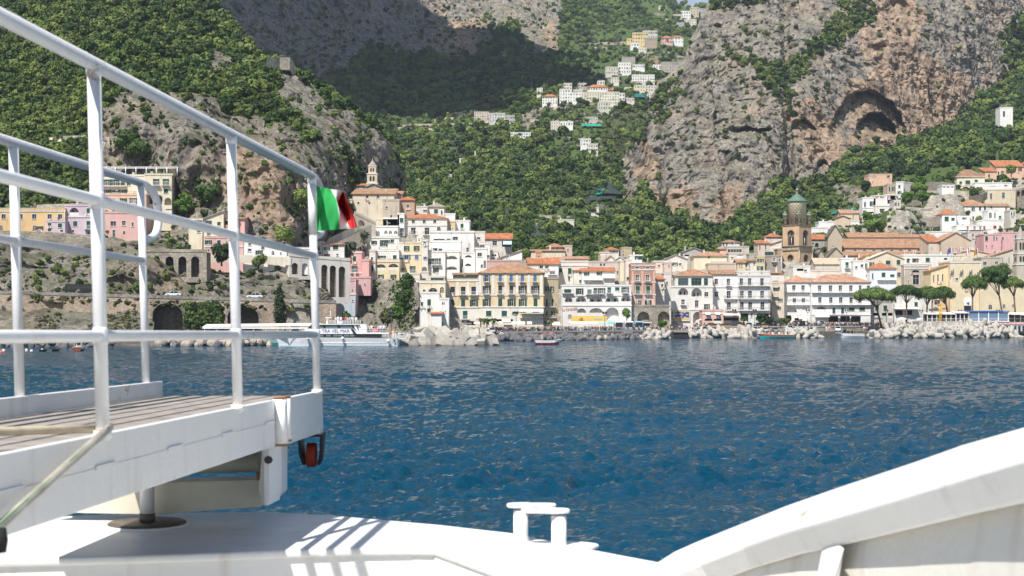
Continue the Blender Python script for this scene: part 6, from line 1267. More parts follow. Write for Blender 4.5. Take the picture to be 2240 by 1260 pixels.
# ------------------------------------------------------------------ trees that stand alone
M_bark=plain('bark',(.1,.075,.055),.9,.1,0,.3,2,.03);M_pbark=plain('pine_bark',(.13,.09,.065),.9,.1,0,.3,2,.03)
HEDGE=foliage('hedge_leaf',(.02,.035,.012),(.045,.07,.02),(.08,.11,.03));IVY=foliage('ivy_leaf',(.035,.07,.012),(.06,.13,.02),(.12,.2,.04));PALM=foliage('palm_leaf',(.03,.05,.015),(.07,.1,.03),(.14,.16,.06))
_cm={}
def leaf_crown(key,mat,lobes,leaf,n,seed):
 if key in _cm:return _cm[key]
 r_=np.random.RandomState(seed);V=[];Fc=[];bm_l=[]
 tot=sum(l[3]**2 for l in lobes)
 for(cx_,cy_,cz_,rr,fl)in[(*l[:4],l[4])for l in lobes]:
  for q in range(int(n*rr*rr/tot)):
   d=r_.randn(3);d/=np.linalg.norm(d)
   if d[2]<0 and r_.uniform()<.45:d[2]*=-1
   k_=rr*r_.uniform(.78,1.06);p=np.array([cx_+d[0]*k_,cy_+d[1]*k_,cz_+d[2]*k_*fl]);nr=d+r_.randn(3)*.5;nr/=np.linalg.norm(nr)
   u=np.cross(nr,r_.randn(3));u/=np.linalg.norm(u);w=np.cross(nr,u);s_=leaf*r_.uniform(.6,1.3);b=len(V)
   for(e,g)in((-1,-.5),(.9,-.8),(1,.7),(-.5,1)):V.append(tuple(p+u*e*s_+w*g*s_))
   Fc.append((b,b+1,b+2,b+3))
 me=bpy.data.meshes.new('crown');me.from_pydata(V,[],Fc);me.materials.append(mat)
 import bmesh
 bm=bmesh.new();bm.from_mesh(me)
 for(cx_,cy_,cz_,rr,fl)in lobes:bmesh.ops.create_icosphere(bm,subdivisions=1,radius=rr*.78,matrix=Matrix.Translation((cx_,cy_,cz_))@Matrix.Diagonal((1,1,fl,1)))
 bm.to_mesh(me);bm.free();_cm[key]=me;return me
def tree(label,px,pyb,D,h,rad,mat=None,seed=1,name='tree',cat='tree',group=None,trunk=.35,zb=None,fl=.9):
 rr=random.Random(seed);b=P(px,pyb,D);
 if zb is not None:b.z=zb
 root=empty(name,b,0,label,cat,group);mat=mat or FOREST;th=h*trunk
 lb=[(0,0,th+(h-th)*.5,rad*.72,fl*(h-th)/2/(rad*.72)*.95)]+[(rr.uniform(-.5,.5)*rad,rr.uniform(-.5,.5)*rad,th+(h-th)*rr.uniform(.25,.8),rad*rr.uniform(.35,.55),.85)for _ in range(7)]
 mb=MB();mb.tube([(0,0,-.5),(rr.uniform(-.1,.1),0,th*.5),(rr.uniform(-.2,.2),rr.uniform(-.2,.2),th+(h-th)*.4)],[rad*.09,rad*.07,rad*.04],M_bark,7)
 for k in range(3):an=rr.uniform(0,6.28);mb.tube([(0,0,th*.7),(math.cos(an)*rad*.5,math.sin(an)*rad*.5,th+(h-th)*.5)],[rad*.05,rad*.02],M_bark,5)
 mb.build('trunk',root);link('crown',leaf_crown(('t',label),mat,lb,rad*.085,700,seed),root);return root
def pine(label,px,pyb,D,tx,ct,cb,cw,cxp,seed,lean=0,dense=False):
 """umbrella pine: base px,pyb; crown centre px cxp; crown top row ct, bottom row cb; width cw (photo pixels)"""
 rr=random.Random(seed);b=W_(px,D,gz(px)-.2);root=empty('umbrella_pine',b,0,label,'pine tree');m_=D/F
 X=(cxp-px)*m_;zt_=CZ-(ct-HY)*m_-b.z;zb_=CZ-(cb-HY)*m_-b.z;R_=cw/2*m_*1.14;zt_*=1.03;zm=(zt_+zb_)/2;th=(zt_-zb_)
 mb=MB();fork=(X*.5+tx*m_,0,zb_*.78);mb.tube([(0,0,0),(X*.12+tx*m_*.7,.1,zb_*.3),fork],[.42,.34,.27],M_pbark,8)
 ends=[]
 for k in range(9):
  an=6.283*k/9+rr.uniform(-.3,.3);q=rr.uniform(.15,.62);e=(X+math.cos(an)*R_*q,math.sin(an)*R_*q*.8,zb_+th*rr.uniform(.1,.4));ends.append(e)
  mid=(fork[0]+(e[0]-fork[0])*.5,e[1]*.45,fork[2]+(e[2]-fork[2])*.55+.1);mb.tube([fork,mid,e],[.17,.11,.05],M_pbark,5)
  for s_ in range(2):f=(e[0]+rr.uniform(-1,1)*R_*.25,e[1]+rr.uniform(-1,1),e[2]+th*.3);mb.tube([mid,f],[.06,.03],M_pbark,4)
 mb.build('trunk',root);lb=[]
 nl=22 if not dense else 30
 for k in range(nl):
  an=6.283*k*.618;q=math.sqrt((k+.5)/nl);rr_=R_*(.26 if not dense else.27)*rr.uniform(.85,1.35)
  lb.append((X+math.cos(an)*(R_-rr_*.75)*q,math.sin(an)*(R_-rr_)*q*.85,zb_+th*(.6-.36*q*q if not dense else rr.uniform(.25,.85))+rr.uniform(-.06,.06)*th,rr_,.5*th/(rr_*1.75)if not dense else.8))
 link('crown',leaf_crown(('p',label),PINE,lb,.17,5200,seed),root);return root
Z7=lambda x,y:(1820+x/5.25,530+y/5.25)
for(lab,bx,by,cx_,ct,cb,cw,D,tx,ds)in(('broad umbrella pine leaning over the hotel corner, leftmost of the quay pines',568,852,478,498,690,450,488,-2,False),('umbrella pine with a crooked forked trunk, second of the quay pines',852,822,852,486,625,350,489,1,False),('umbrella pine with a slim straight trunk, third of the quay pines',1085,800,1100,495,660,280,489,0,False),('umbrella pine leaning left against the yellow wall, fourth of the quay pines',1338,790,1268,492,650,250,490,2,False),('umbrella pine standing alone before the yellow wall',1612,770,1628,370,540,270,492,-1,False),('tall dense dark pine with a bent trunk, tallest of the quay pines',1968,760,1865,250,520,335,493,1,True),('small umbrella pine with a curved trunk at the right edge',2112,745,2072,388,530,240,492,0,False)):
 (bx,by),(cx_,ct),(_,cb)=Z7(bx,by),Z7(cx_,ct),Z7(0,cb);pine(lab,bx,by,D,tx,ct,cb,cw/5.25,cx_,int(bx),0,ds)
def cypress(label,px,pyb,pyt,D,w):
 b=P(px,pyb,D);root=empty('cypress',b,0,label,'cypress tree');h=(pyb-pyt)/F*D;mb=MB();mb.tube([(0,0,-1),(0,0,h*.5)],[.25,.12],M_bark,6);mb.build('trunk',root)
 lb=[(math.sin(k*2.3)*w*.12,math.cos(k*1.7)*w*.12,h*(.06+k*.092),w*.5*(1-(k/10.2)**2)+.12,1.5)for k in range(10)];link('crown',leaf_crown(('c',label),foliage('cypress_leaf',(.008,.018,.008),(.018,.035,.014),(.035,.06,.02)),lb,.2,1500,3),root)
cypress('tall dark cypress in front of the coast road wall',612,707,614,350,2.6);cypress('short dark cypress beside the garden restaurant',305,322,293,428,1.3)
TL=[(1440+1142/5.09,560+730/5.09,470,4.6,2.3,'leafy round tree by the statue in front of the white palazzo',None),(1440+1232/5.09,560+730/5.09,471,3.8,1.9,'clipped round tree right of the statue',HEDGE),(1440+1365/5.09,560+735/5.09,476,3.2,1.6,'clipped tree before the hotel awnings, left one of two',HEDGE),(1440+1430/5.09,560+735/5.09,477,3.2,1.7,'clipped tree before the hotel awnings, right one of two',HEDGE),(2002,426,712,7,3.2,'bushy green tree below the box house',None),(2015,416,716,7.5,3.8,'round yellow-green lemon tree on the terrace wall',IVY),(2020,425,710,5.5,3.6,'flat clipped tree on the terrace edge',IVY),(1982,452,696,8,4.2,'lush tree right of the towel balcony house',IVY),(2018,446,700,7,4,'broad low tree on the middle terrace',IVY),(2032,446,700,6,2.6,'slim tree beside the broad low terrace tree',None),(2062,436,712,6,2.6,'thin open tree under the pale terrace wall',OLIVE),(1899,490,668,6,3.2,'yellowish tree between the white hillside houses',IVY),(1905,512,640,7,3.8,'bright green tree over the grey gabled hall',IVY),(1928,512,640,6.5,3.4,'dark green tree over the grey gabled hall',None),(2130,436,735,6,2.4,'dark tree beside the lower villa loggia',FOREST),(1895,424,735,7,3.6,'dark tree beside the peach villa',FOREST),(2090,400,770,6,5.5,'dense dark hedge tree left of the cream villa',HEDGE),(2212,385,770,6,3.6,'tree in front of the peach row houses',None),(410,468,410,6,3,'bright green tree right of the cream hotel',IVY),(395,470,409,4.6,2.6,'yellow-green bush at the foot of the cream hotel',IVY),(455,462,412,9,4.2,'rounded dark tree growing on the rock face',FOREST),(660,452,408,5.5,3,'dark bush growing on the rock face by the flag post',FOREST),(622,533,396,5,3.5,'dark shrub above the white cottages',FOREST),(485,578,379,5.5,3.4,'round dark green bush hanging below the pink house',FOREST),(566,592,381,4.2,2.6,'dark round bush on the sea cliff',FOREST),(283,335,426,8,4.4,'dark tree group under the garden parasols',FOREST),(300,350,424,6,5,'spreading dark shrub on the rock below the garden parasols',FOREST),(848,712,386,4.5,3.0,'olive-yellow round bush above the ferry stern',SHRUB),(873,712,386,6,2.6,'bright green creeper tree at the foot of the crag',IVY),(885,700,390,9,2.8,'tall bright green creeper column on the crag',IVY),(890,655,402,8,3.0,'upper bright green creeper mass on the crag',IVY),(762,580,428,7.5,3.2,'grey leafy tree behind the ramp cottage',OLIVE),(788,548,445,7,3.4,'bare-looking grey tree under the ramp wall',OLIVE),(1371,706,440,4.5,1.8,'small palm-like tree before the harbour house corner',IVY),(1449,712,446,3.4,1.9,'green tree in front of the stone arcade',IVY),(1285,588,560,6,3,'yellow-green bush beside the tan tower',IVY)]
for i,(px,py,D,h,rad,lab,mt)in enumerate(TL):tree(lab,px,py,D,h,rad,mt,i+3,zb=(gz(px)if 1440<px<1760 and py>690 else None),trunk=.3 if rad<2.4 else.12)
def palm(label,px,pyb,D,h,zb=None):
 b=P(px,pyb,D);b.z=gz(px)if zb is None else zb;root=empty('palm_tree',b,0,label,'palm tree');mb=MB();mb.tube([(0,0,0),(.1,0,h*.5),(.05,0,h)],[.22,.17,.2],M_bark,8);mb.build('trunk',root);mb=MB();rr=random.Random(px)
 for k in range(22):
  an=rr.uniform(0,6.28);el=rr.uniform(-.3,1.1);c,s=math.cos(an),math.sin(an);pts=[];L_=1.9
  for q in range(6):f=q/5;pts.append((c*f*L_*math.cos(el)+.05,s*f*L_*math.cos(el),h+f*L_*math.sin(el)-f*f*1.2))
  for q in range(5):
   w0,w1=.28*math.sin(.4+q*.5),.28*math.sin(.4+(q+1)*.5)*(q<4);A,Bq=Vector(pts[q]),Vector(pts[q+1]);n_=Vector((-s,c,0))
   mb.poly([A-n_*w0-Vector((0,0,.1)),A,Bq,Bq-n_*w1-Vector((0,0,.1))],PALM);mb.poly([A,A+n_*w0-Vector((0,0,.1)),Bq+n_*w1-Vector((0,0,.1)),Bq],PALM)
 mb.build('fronds',root)
palm('bushy fan palm in front of the pink shop',1440+950/5.09,703,466,3.2)
for i,x in enumerate((1888,1957,2025)):palm(('left','middle','right')[i]+' one of three small palms before the yellow palazzo',680+x/5.09,708,402,3.6,2.3)
palm('small palm beside the yellow palazzo side block',1100+508/4.845,705,420,3.0)
# ------------------------------------------------------------------ sea defences
M_cube=plain('cast_concrete',(.5,.46,.39),.9,.2,0,.18,.8,.02);M_wet=plain('wet_concrete',(.3,.22,.14),.7,.3,0,.3,1.0)
def seabase(name,c0,c1,zt=.7):
 m,t,b=newmat(name);setp(b,.9,.2);g=N(t,'ShaderNodeNewGeometry');sx=N(t,'ShaderNodeSeparateXYZ');L(t,g.outputs['Position'],sx.inputs[0])
 n=N(t,'ShaderNodeTexNoise',Scale=1.3,Detail=6.0);L(t,g.outputs['Position'],n.inputs['Vector']);a=N(t,'ShaderNodeMath',operation='MULTIPLY_ADD');a.inputs[1].default_value=.9;L(t,n.outputs['Fac'],a.inputs[0]);L(t,sx.outputs['Z'],a.inputs[2])
 hi=ramp(t,n.outputs['Fac'],[(.3,tuple(x*.75 for x in c0)),(.7,c0)]);fac=ramp(t,a.outputs[0],[(zt*.35,(1,1,1)),(min(.98,zt*1.2),(0,0,0))])
 L(t,mixc(t,fac,hi,c1),b.inputs['Base Color']);bp=N(t,'ShaderNodeBump',Strength=.7,Distance=.06);L(t,n.outputs['Fac'],bp.inputs['Height']);L(t,bp.outputs[0],b.inputs['Normal']);return m
M_cc=seabase('concrete_block',(.46,.43,.38),(.28,.19,.115),.9);M_dk=seabase('lava_boulder',(.16,.155,.16),(.2,.16,.12),.4);M_pl=seabase('pale_boulder',(.42,.37,.31),(.22,.18,.14),.4)
import bmesh
def cube_mesh():
 bm=bmesh.new();bmesh.ops.create_cube(bm,size=2.0)
 for v in bm.verts:v.co+=Vector((rnd.uniform(-.08,.08),rnd.uniform(-.08,.08),rnd.uniform(-.08,.08)))
 bmesh.ops.bevel(bm,geom=bm.edges[:],offset=.09,segments=2,affect='EDGES');me=bpy.data.meshes.new('concrete_cube');bm.to_mesh(me);bm.free();me.materials.append(M_cc);return me
def boulder_mesh(mat,seed):
 bm=bmesh.new();bmesh.ops.create_icosphere(bm,subdivisions=2,radius=1);r_=random.Random(seed);o=Vector((r_.uniform(0,50),r_.uniform(0,50),0))
 from mathutils import noise
 pl=[Vector((r_.gauss(0,1),r_.gauss(0,1),r_.gauss(0,1))).normalized()for _ in range(9)]
 for v in bm.verts:
  for p in pl:
   d=v.co.dot(p)
   if d>.68:v.co-=p*(d-.68)
  v.co+=v.co.normalized()*noise.noise(v.co*1.5+o)*.14
 me=bpy.data.meshes.new('boulder');bm.to_mesh(me);bm.free();me.materials.append(mat);return me
def tetra_mesh():
 mb=MB();dirs=[Vector((0,0,1)),Vector((.943,0,-.333)),Vector((-.471,.816,-.333)),Vector((-.471,-.816,-.333))]
 for d in dirs:mb.tube([d*-.05,d*.35,d*1.28,d*1.42,d*1.47],[.56,.52,.40,.33,.16],M_cc,12)
 return mb.mesh('tetrapod')
cubes=[cube_mesh()for _ in range(4)];bd=[boulder_mesh(M_dk,i)for i in range(6)];bp_=[boulder_mesh(M_pl,i+9)for i in range(4)];tm=tetra_mesh()
rr=random.Random(21)
def drop(name,me,loc,sc,label,cat,group):
 o=link(name,me,None,loc);o.rotation_euler=(rr.uniform(0,6.28),rr.uniform(0,6.28),rr.uniform(0,6.28));o.scale=(sc*rr.uniform(.85,1.15),sc*rr.uniform(.85,1.15),sc*rr.uniform(.85,1.1));tag(o,label,cat,group);return o
CL='big pale concrete cube tumbled on the breakwater beside the ferry stern'
for(x,y,s)in[(1010,960,1.2),(1045,930,1.1),(1110,945,1.3),(1150,975,1.1),(1205,920,1.3),(1180,850,1.1),(1225,860,1.3),(1285,885,1.25),(1240,960,1.2),(1330,960,1.4),(1370,850,1.4),(1420,880,1.2),(1450,955,1.4),(1480,870,1.5),(1540,930,1.3),(1585,890,1.4),(1575,960,1.2),(1640,980,1.0),(1695,920,1.5),(1745,865,1.3),(1790,975,1.1),(1825,890,1.4),(1850,945,1.2),(1905,930,1.2),(1930,870,1.1),(1980,900,1.2),(2010,940,1.1),(1900,975,1.0),(2040,965,.9)]:
 px,py=680+x/5.09,560+y/5.09;f=(757-py)/40;D=322+f*22;p=P(px,py,D);drop('concrete_cube',cubes[rr.randrange(4)],p,s*.98,'big pale concrete cube '+('low at the waterline' if y>940 else 'in the middle' if y>890 else 'on top')+' of the heap '+('beside the ferry stern' if x<1400 else 'below the green lamp' if x<1650 else 'next to the dark boulders'),'concrete block','concrete cubes of the breakwater')
for(x0,x1,n,dark,d0)in((1085,1400,110,True,14),(1000,1090,14,True,10),(345,590,62,False,9),(-120,250,30,True,12),(560,625,14,True,5)):
 for k in range(n):
  px=x0+(x1-x0)*(k+rr.random())/n;f=rr.random();D=shoreD(px)-.8-d0*f*(1 if x0<1000 else 1);z_=.15+(1-f)*(1.3 if dark else 1.2)+rr.uniform(-.1,.2)
  if x0==-120:D=300+rr.uniform(0,14);z_=.1+(D-300)*.08
  dk=dark if rr.random()>(.1 if dark else.45)else(not dark)
  drop('boulder',(bd if dk else bp_)[rr.randrange(6 if dk else 4)],W_(px,D,z_),rr.uniform(.65,1.35),('dark' if dk else 'pale')+(' grey boulder in the riprap, ' if dk else ' tan boulder in the riprap, ')+(('at the waterline below the ' if f>.6 else 'in the middle rows below the ' if f>.3 else 'against the wall below the ')+(('yellow palazzo' if px<1230 else 'harbour house' if px<1340 else 'parked coaches')if x0>900 else('boat shed' if px<230 else 'great arches' if px<480 else 'beige canopy'))),'boulder','riprap boulders along the shore')
TLB='pale concrete tetrapod piled on the breakwater '
def pile(x0,x1,n,Dw,Dt,hf,where,lay=1):
 for k in range(n):
  px=x0+(x1-x0)*(k+rr.random())/n;f=rr.random()**.8;H=float(np.interp(px,[a for a,b in hf],[b for a,b in hf]));D=Dw+(Dt-Dw)*f
  o=drop('tetrapod',tm,W_(px,D,.5+(H-1.6)*f+rr.uniform(-.2,.2)),rr.uniform(1.55,1.9),'tetrapod '+('at the waterline' if f<.33 else 'halfway up' if f<.66 else 'on top')+', '+('left end' if(px-x0)/(x1-x0)<.25 else 'left of the middle' if(px-x0)/(x1-x0)<.5 else 'right of the middle' if(px-x0)/(x1-x0)<.75 else 'right end')+' of the pile '+where,'tetrapod','tetrapods of the breakwater '+where)
pile(1906,2225,78,449,470,[(1906,1.2),(1935,2.2),(1950,5),(1985,3.6),(2010,4.2),(2050,3.8),(2080,4.2),(2105,5),(2150,5.4),(2190,4.4),(2225,1.2)],'before the beach restaurants')
pile(1503,1658,30,449,459,[(1503,2),(1540,2.6),(1600,3.4),(1640,3.2),(1658,2.6)],'before the parked cars')
pile(1724,1790,15,449,460,[(1724,2.4),(1750,3.2),(1790,2.0)],'right of the turquoise boat');pile(1396,1460,12,428,440,[(1396,1.6),(1425,2.6),(1460,1.6)],'below the stone pier')
mb=MB();A=P(1475,727,446);mb.box(A.x,446,.1,A.x+4.4,449.6,1.95,M_iron);mb.box(A.x-.3,445.6,1.95,A.x+4.7,449.6,2.3,M_stone);tag(mb.build('culvert'),'square black culvert mouth in the sea wall','culvert')
# ------------------------------------------------------------------ people
def person_mesh(pose,seed):
 me=bpy.data.meshes.new('body');V=[(0,0,.92),(0,0,1.12),(0,0,1.34),(0,0,1.5),(0,.01,1.62),(0,.01,1.72)];E=[(0,1),(1,2),(2,3),(3,4),(4,5)];Rr=[.155,.14,.165,.055,.095,.075]
 st={'stand':(.0,.0),'walk':(.26,-.24),'lean':(.1,-.05),'sit':(0,0)}[pose]
 for s_,dy in((-1,st[0]),(1,st[1])):
  b=len(V)
  if pose=='sit':V+=[(s_*.1,0,.88),(s_*.12,-.42,.9),(s_*.12,-.44,.5),(s_*.12,-.55,.47)]
  else:V+=[(s_*.1,0,.85),(s_*.1,-dy*.5,.48),(s_*.11,-dy,.09),(s_*.12,-dy-.14,.04)]
  E+=[(0,b),(b,b+1),(b+1,b+2),(b+2,b+3)];Rr+=[.1,.07,.05,.045]
  b=len(V);sw=-dy*.8
  if pose=='lean' and s_==1:V+=[(s_*.2,0,1.4),(s_*.27,-.05,1.14),(s_*.2,-.28,1.24),(s_*.17,-.36,1.3)]
  else:V+=[(s_*.2,0,1.4),(s_*.26,sw*.3,1.12),(s_*.25,sw-.05,.88),(s_*.24,sw-.08,.8)]
  E+=[(2,b),(b,b+1),(b+1,b+2),(b+2,b+3)];Rr+=[.07,.045,.035,.04]
 me.from_pydata(V,E,[]);o=bpy.data.objects.new('b',me);COL.objects.link(o);md=o.modifiers.new('s','SKIN');lay=me.skin_vertices[0]
 for i,x in enumerate(Rr):lay.data[i].radius=(x,x*(.72 if i<3 else 1))
 lay.data[0].use_root=True
 o.modifiers.new('u','SUBSURF').levels=1
 dg=bpy.context.evaluated_depsgraph_get();m2=bpy.data.meshes.new_from_object(o.evaluated_get(dg));bpy.data.objects.remove(o);m2.name='person'
 m2.materials.clear()
 for k in range(4):m2.materials.append(SKIN)
 short=seed%2
 for p in m2.polygons:
  c=p.center;r_=math.hypot(c.x,c.y);p.use_smooth=True
  if c.z>1.66 or(c.z>1.55 and c.y>.03):k=3
  elif c.z>1.47:k=0
  elif abs(c.x)>.19 and c.z<(1.2 if short else.84):k=0
  elif c.z>.93:k=1
  elif c.z>(.42 if short else.1):k=2
  else:k=0 if short and c.z>.1 else 3
  p.material_index=k
 return m2
SKIN=plain('skin',(.5,.3,.2),.6);clo={'white':(.75,.74,.72),'black':(.02,.02,.025),'navy':(.03,.05,.13),'grey':(.25,.25,.26),'red':(.5,.04,.04),'beige':(.5,.42,.3),'light blue':(.3,.42,.6),'green':(.06,.2,.1),'pink':(.6,.3,.32),'yellow':(.6,.48,.12),'orange':(.75,.2,.05),'denim':(.08,.12,.22)}
CM={k:plain('cloth_'+k,v,.85)for k,v in clo.items()};HAIR=[plain('hair_dark',(.03,.02,.015),.7),plain('hair_brown',(.12,.07,.04),.7),plain('hair_fair',(.4,.3,.17),.7)]
PM=[(p,person_mesh(p,s_))for s_,p in enumerate(('stand','walk','lean','stand','walk','lean'))];PSIT=('sit',person_mesh('sit',1))
PN={'stand':'standing','walk':'walking','lean':'gesturing','sit':'sitting'}
def person(loc,where,group,pm=None,rz=None,top=None,bot=None):
 pose,me=pm or PM[rr.randrange(6)];top=top or rr.choice(['white','white','white','black','black','navy','grey','red','beige','light blue','green','pink','yellow']);bot=bot or rr.choice(['black','denim','denim','beige','grey','navy','white'])
 o=link('person',me,None,loc);o.rotation_euler=(0,0,rr.uniform(0,6.28)if rz is None else rz);s_=rr.uniform(.93,1.08);o.scale=(s_*1.08,s_*1.08,s_)
 for i,m_ in enumerate((SKIN,CM[top],CM[bot],HAIR[rr.randrange(3)])):o.material_slots[i].link='OBJECT';o.material_slots[i].material=m_
 return tag(o,'person %s in %s top and %s bottoms %s'%(PN[pose],top,bot,where),'person',group)
def crowd(x0,x1,n,d0,d1,where,group,lev=None):
 for k in range(n):px=rr.uniform(x0,x1);D=rr.uniform(shoreD(px)+d0,shoreD(px)+d1);person(W_(px,D,(topz(px)if lev is None else lev(px))+.01),where,group)
GC='people crowding the promenade'
crowd(960,1085,40,1.5,8,'on the quay by the concrete cubes',GC,lambda p:topz(p));crowd(1085,1240,62,1.2,6,'in front of the yellow palazzo',GC);crowd(1240,1330,30,1.2,6,'in front of the yellow hoarding',GC);crowd(1330,1400,12,1,3,'by the parked buses',GC)
crowd(1400,1440,16,2,7,'right of the parked buses',GC);crowd(1455,1520,12,3,8,'before the stone arcade',GC);crowd(1518,1534,9,20,24,'under the archway of the corner palace',GC,gz);crowd(1640,1700,16,22,27,'near the clipped trees',GC,gz)
crowd(1690,1830,44,19,25,'in front of the hotel awnings',GC,gz);crowd(1830,1930,26,19,26,'at the hotel terrace corner',GC,gz);crowd(1960,2100,14,19,23,'on the pine-shaded promenade',GC,gz)
for(px,top,bot)in((1808,'white','white'),(1812,'beige','white'),(1817,'orange','beige'),(1813.5,'white','grey'),(1890,'white','grey'),(1893,'white','denim'),(1897,'grey','black')):person(W_(px,shoreD(px)+2,1.92),'on the lower quay by the white motorboat','people on the lower quay',None,None,top,bot)
# ------------------------------------------------------------------ vehicles
M_tyre=plain('tyre',(.02,.02,.02),.8);M_rim=plain('rim',(.4,.4,.42),.4,.5,.6);M_cg=newmat('car_glass')[0];setp(M_cg.node_tree.nodes['Principled BSDF'],.05,.7);M_cg.node_tree.nodes['Principled BSDF'].inputs['Base Color'].default_value=(.015,.02,.025,1)
def paint(n,c):m=plain('paint_'+n,c,.25,.5,.1,.03);return m
PA={'white':(.75,.75,.75),'silver':(.45,.46,.48),'black':(.02,.02,.025),'red':(.42,.03,.03),'blue':(.06,.12,.25),'grey':(.16,.17,.18),'green':(.05,.1,.08),'pale blue':(.3,.5,.65)}
PA={k:paint(k.replace(' ','_'),v)for k,v in PA.items()};M_lamp=plain('lamp_lens',(.7,.7,.66),.2);M_tail=plain('tail_lens',(.35,.02,.02),.3)
def wheel(parent,x,y,r_):
 mb=MB();mb.tube([(x,y-.1,r_),(x,y+.1,r_)],r_,M_tyre,14,smooth=False);w=mb.build('wheel',parent);mb=MB();mb.tube([(x,y-.115,r_),(x,y+.115,r_)],r_*.55,M_rim,10,smooth=False);mb.build('rim',w)
def loft(mb,secs,m,caps=True):
 for s0,s1 in zip(secs[:-1],secs[1:]):
  n=len(s0)
  for i in range(n-1):mb.poly([s0[i],s1[i],s1[i+1],s0[i+1]],m)
 if caps:mb.poly(secs[0],m);mb.poly(secs[-1][::-1],m)
def car(label,px,D,z,col,kind='car',rz=0,group='vehicles parked on the quays'):
 Lc,Wc,Hc={'car':(4.1,1.72,1.46),'suv':(4.4,1.8,1.68),'van':(4.9,1.9,2.1)}[kind];root=empty(kind if kind!='car' else 'parked_car',W_(px,D,z),rz,label,{'car':'car','suv':'car','van':'van'}[kind],group);m_=PA[col];h=Lc/2;w=Wc/2
 prof={'car':[(-1,.35),(-1,.62),(-.9,.82),(-.55,.9),(.78,.92),(.96,.85),(1,.6),(1,.35)],'suv':[(-1,.4),(-1,.75),(-.92,.98),(-.6,1.05),(.9,1.08),(1,.95),(1,.4)],'van':[(-1,.35),(-1,.8),(-.92,1.08),(-.8,1.15),(.98,1.2),(1,1.0),(1,.35)]}[kind]
 cab={'car':[(-.5,.9),(-.22,1.0),(.52,1.0),(.82,.92)],'suv':[(-.55,1.05),(-.3,1.0),(.8,1.0),(.92,1.08)],'van':[(-.76,1.15),(-.52,1.0),(.94,1.0),(.98,1.2)]}[kind]
 mb=MB()
 for sgn in(1,):
  A=[(x*h,-w,zz)for x,zz in prof];Bq=[(x*h,w,zz)for x,zz in prof];mb.prism(A,(0,Wc,0),m_)
 mb.build('body',root,bevel=.06)
 mb=MB();c0=[(cab[0][0]*h,cab[0][1]),(cab[1][0]*h,Hc),(cab[2][0]*h,Hc),(cab[3][0]*h,cab[3][1])];wi=w*.84
 lo=[(c0[0][0],c0[0][1]),(c0[3][0],c0[3][1])]
 b4=[(c0[0][0],-w+.03,c0[0][1]-.02),(c0[3][0],-w+.03,c0[3][1]-.02),(c0[3][0],w-.03,c0[3][1]-.02),(c0[0][0],w-.03,c0[0][1]-.02)];t4=[(c0[1][0],-wi,Hc),(c0[2][0],-wi,Hc),(c0[2][0],wi,Hc),(c0[1][0],wi,Hc)]
 for i in range(4):j=(i+1)%4;mb.poly([b4[i],b4[j],t4[j],t4[i]],M_cg if not(kind=='van' and i in(0,2))else m_)
 mb.build('window',root)
 mb=MB();mb.box(c0[1][0]-.04,-wi-.03,Hc,c0[2][0]+.04,wi+.03,Hc+.05,m_)
 for(u,v)in((0,1),(1,0)):
  for s_ in(-1,1):
   a_=Vector(b4[0 if u==0 else 1]);a_.y=s_*(w-.03);t_=Vector(t4[0 if u==0 else 1]);t_.y=s_*wi;mb.tube([a_,t_],.045,m_,4)
 for xm in(.1,):
  for s_ in(-1,1):mb.tube([(xm*h,s_*(w-.02),c0[0][1]),(xm*h,s_*(wi+.01),Hc)],.045,m_,4)
 mb.build('roof',root)
 for x in(-.62,.62):
  for s_ in(-1,1):wheel(root,x*h,s_*(w-.08),.32)
 for s_ in(-1,1):
  mb=MB();mb.box(-h-.02,s_*w*.72-.16,.62,-h+.04,s_*w*.72+.16,.76,M_lamp);mb.build('headlight',root);mb=MB();mb.box(h-.04,s_*w*.78-.1,.6,h+.02,s_*w*.78+.1,.85,M_tail);mb.build('tail_light',root)
 mb=MB();mb.box(-h-.03,-.3,.42,-h+.02,.3,.54,M_frame);mb.build('number_plate',root);return root
def bus(label,px,D,z,col,low,rz=R(90),nose='front',sc=1):
 root=empty('coach',W_(px,D,z),rz,label,'bus','coaches on the quay');root.scale=(sc,)*3;L_,w,H=10.5,1.25,3.15;mb=MB();m_=PA[col]
 A=[(-L_/2,-w,.35),(-L_/2-.1,-w,1.2),(-L_/2+.15,-w,H-.15),(-L_/2+.4,-w,H),(L_/2,-w,H),(L_/2,-w,.35)];mb.prism(A,(0,2*w,0),m_);mb.build('body',root,bevel=.08)
 mb=MB();mb.prism([(-L_/2-.14,-w+.12,1.3),(-L_/2-.14,w-.12,1.3),(-L_/2+.1,w-.15,2.75),(-L_/2+.1,-w+.15,2.75)],(.06,0,0),M_cg);mb.build('windscreen',root)
 for s_ in(-1,1):
  for k in range(6):mb=MB();a=-L_/2+.7+k*1.6;mb.box(a,s_*(w+.012)-.012,1.5,a+1.45,s_*(w+.012)+.012,2.65,M_cg);mb.build('window',root)
 mb=MB();mb.box(-L_/2-.13,-w+.1,.5,-L_/2-.05,w-.1,1.05,PA[low]);mb.build('bumper',root)
 for x in(-.3,.28):
  for s_ in(-1,1):wheel(root,x*L_,s_*(w-.12),.48)
 for s_ in(-1,1):
  mb=MB();mb.box(-L_/2-.16,s_*.85-.2,.7,-L_/2-.1,s_*.85+.2,.9,M_lamp);mb.build('headlight',root);mb=MB();mb.box(-L_/2-.3,s_*(w+.1)-.1,1.9,-L_/2-.18,s_*(w+.1)+.1,2.4,M_iron);mb.build('mirror',root)
 return root
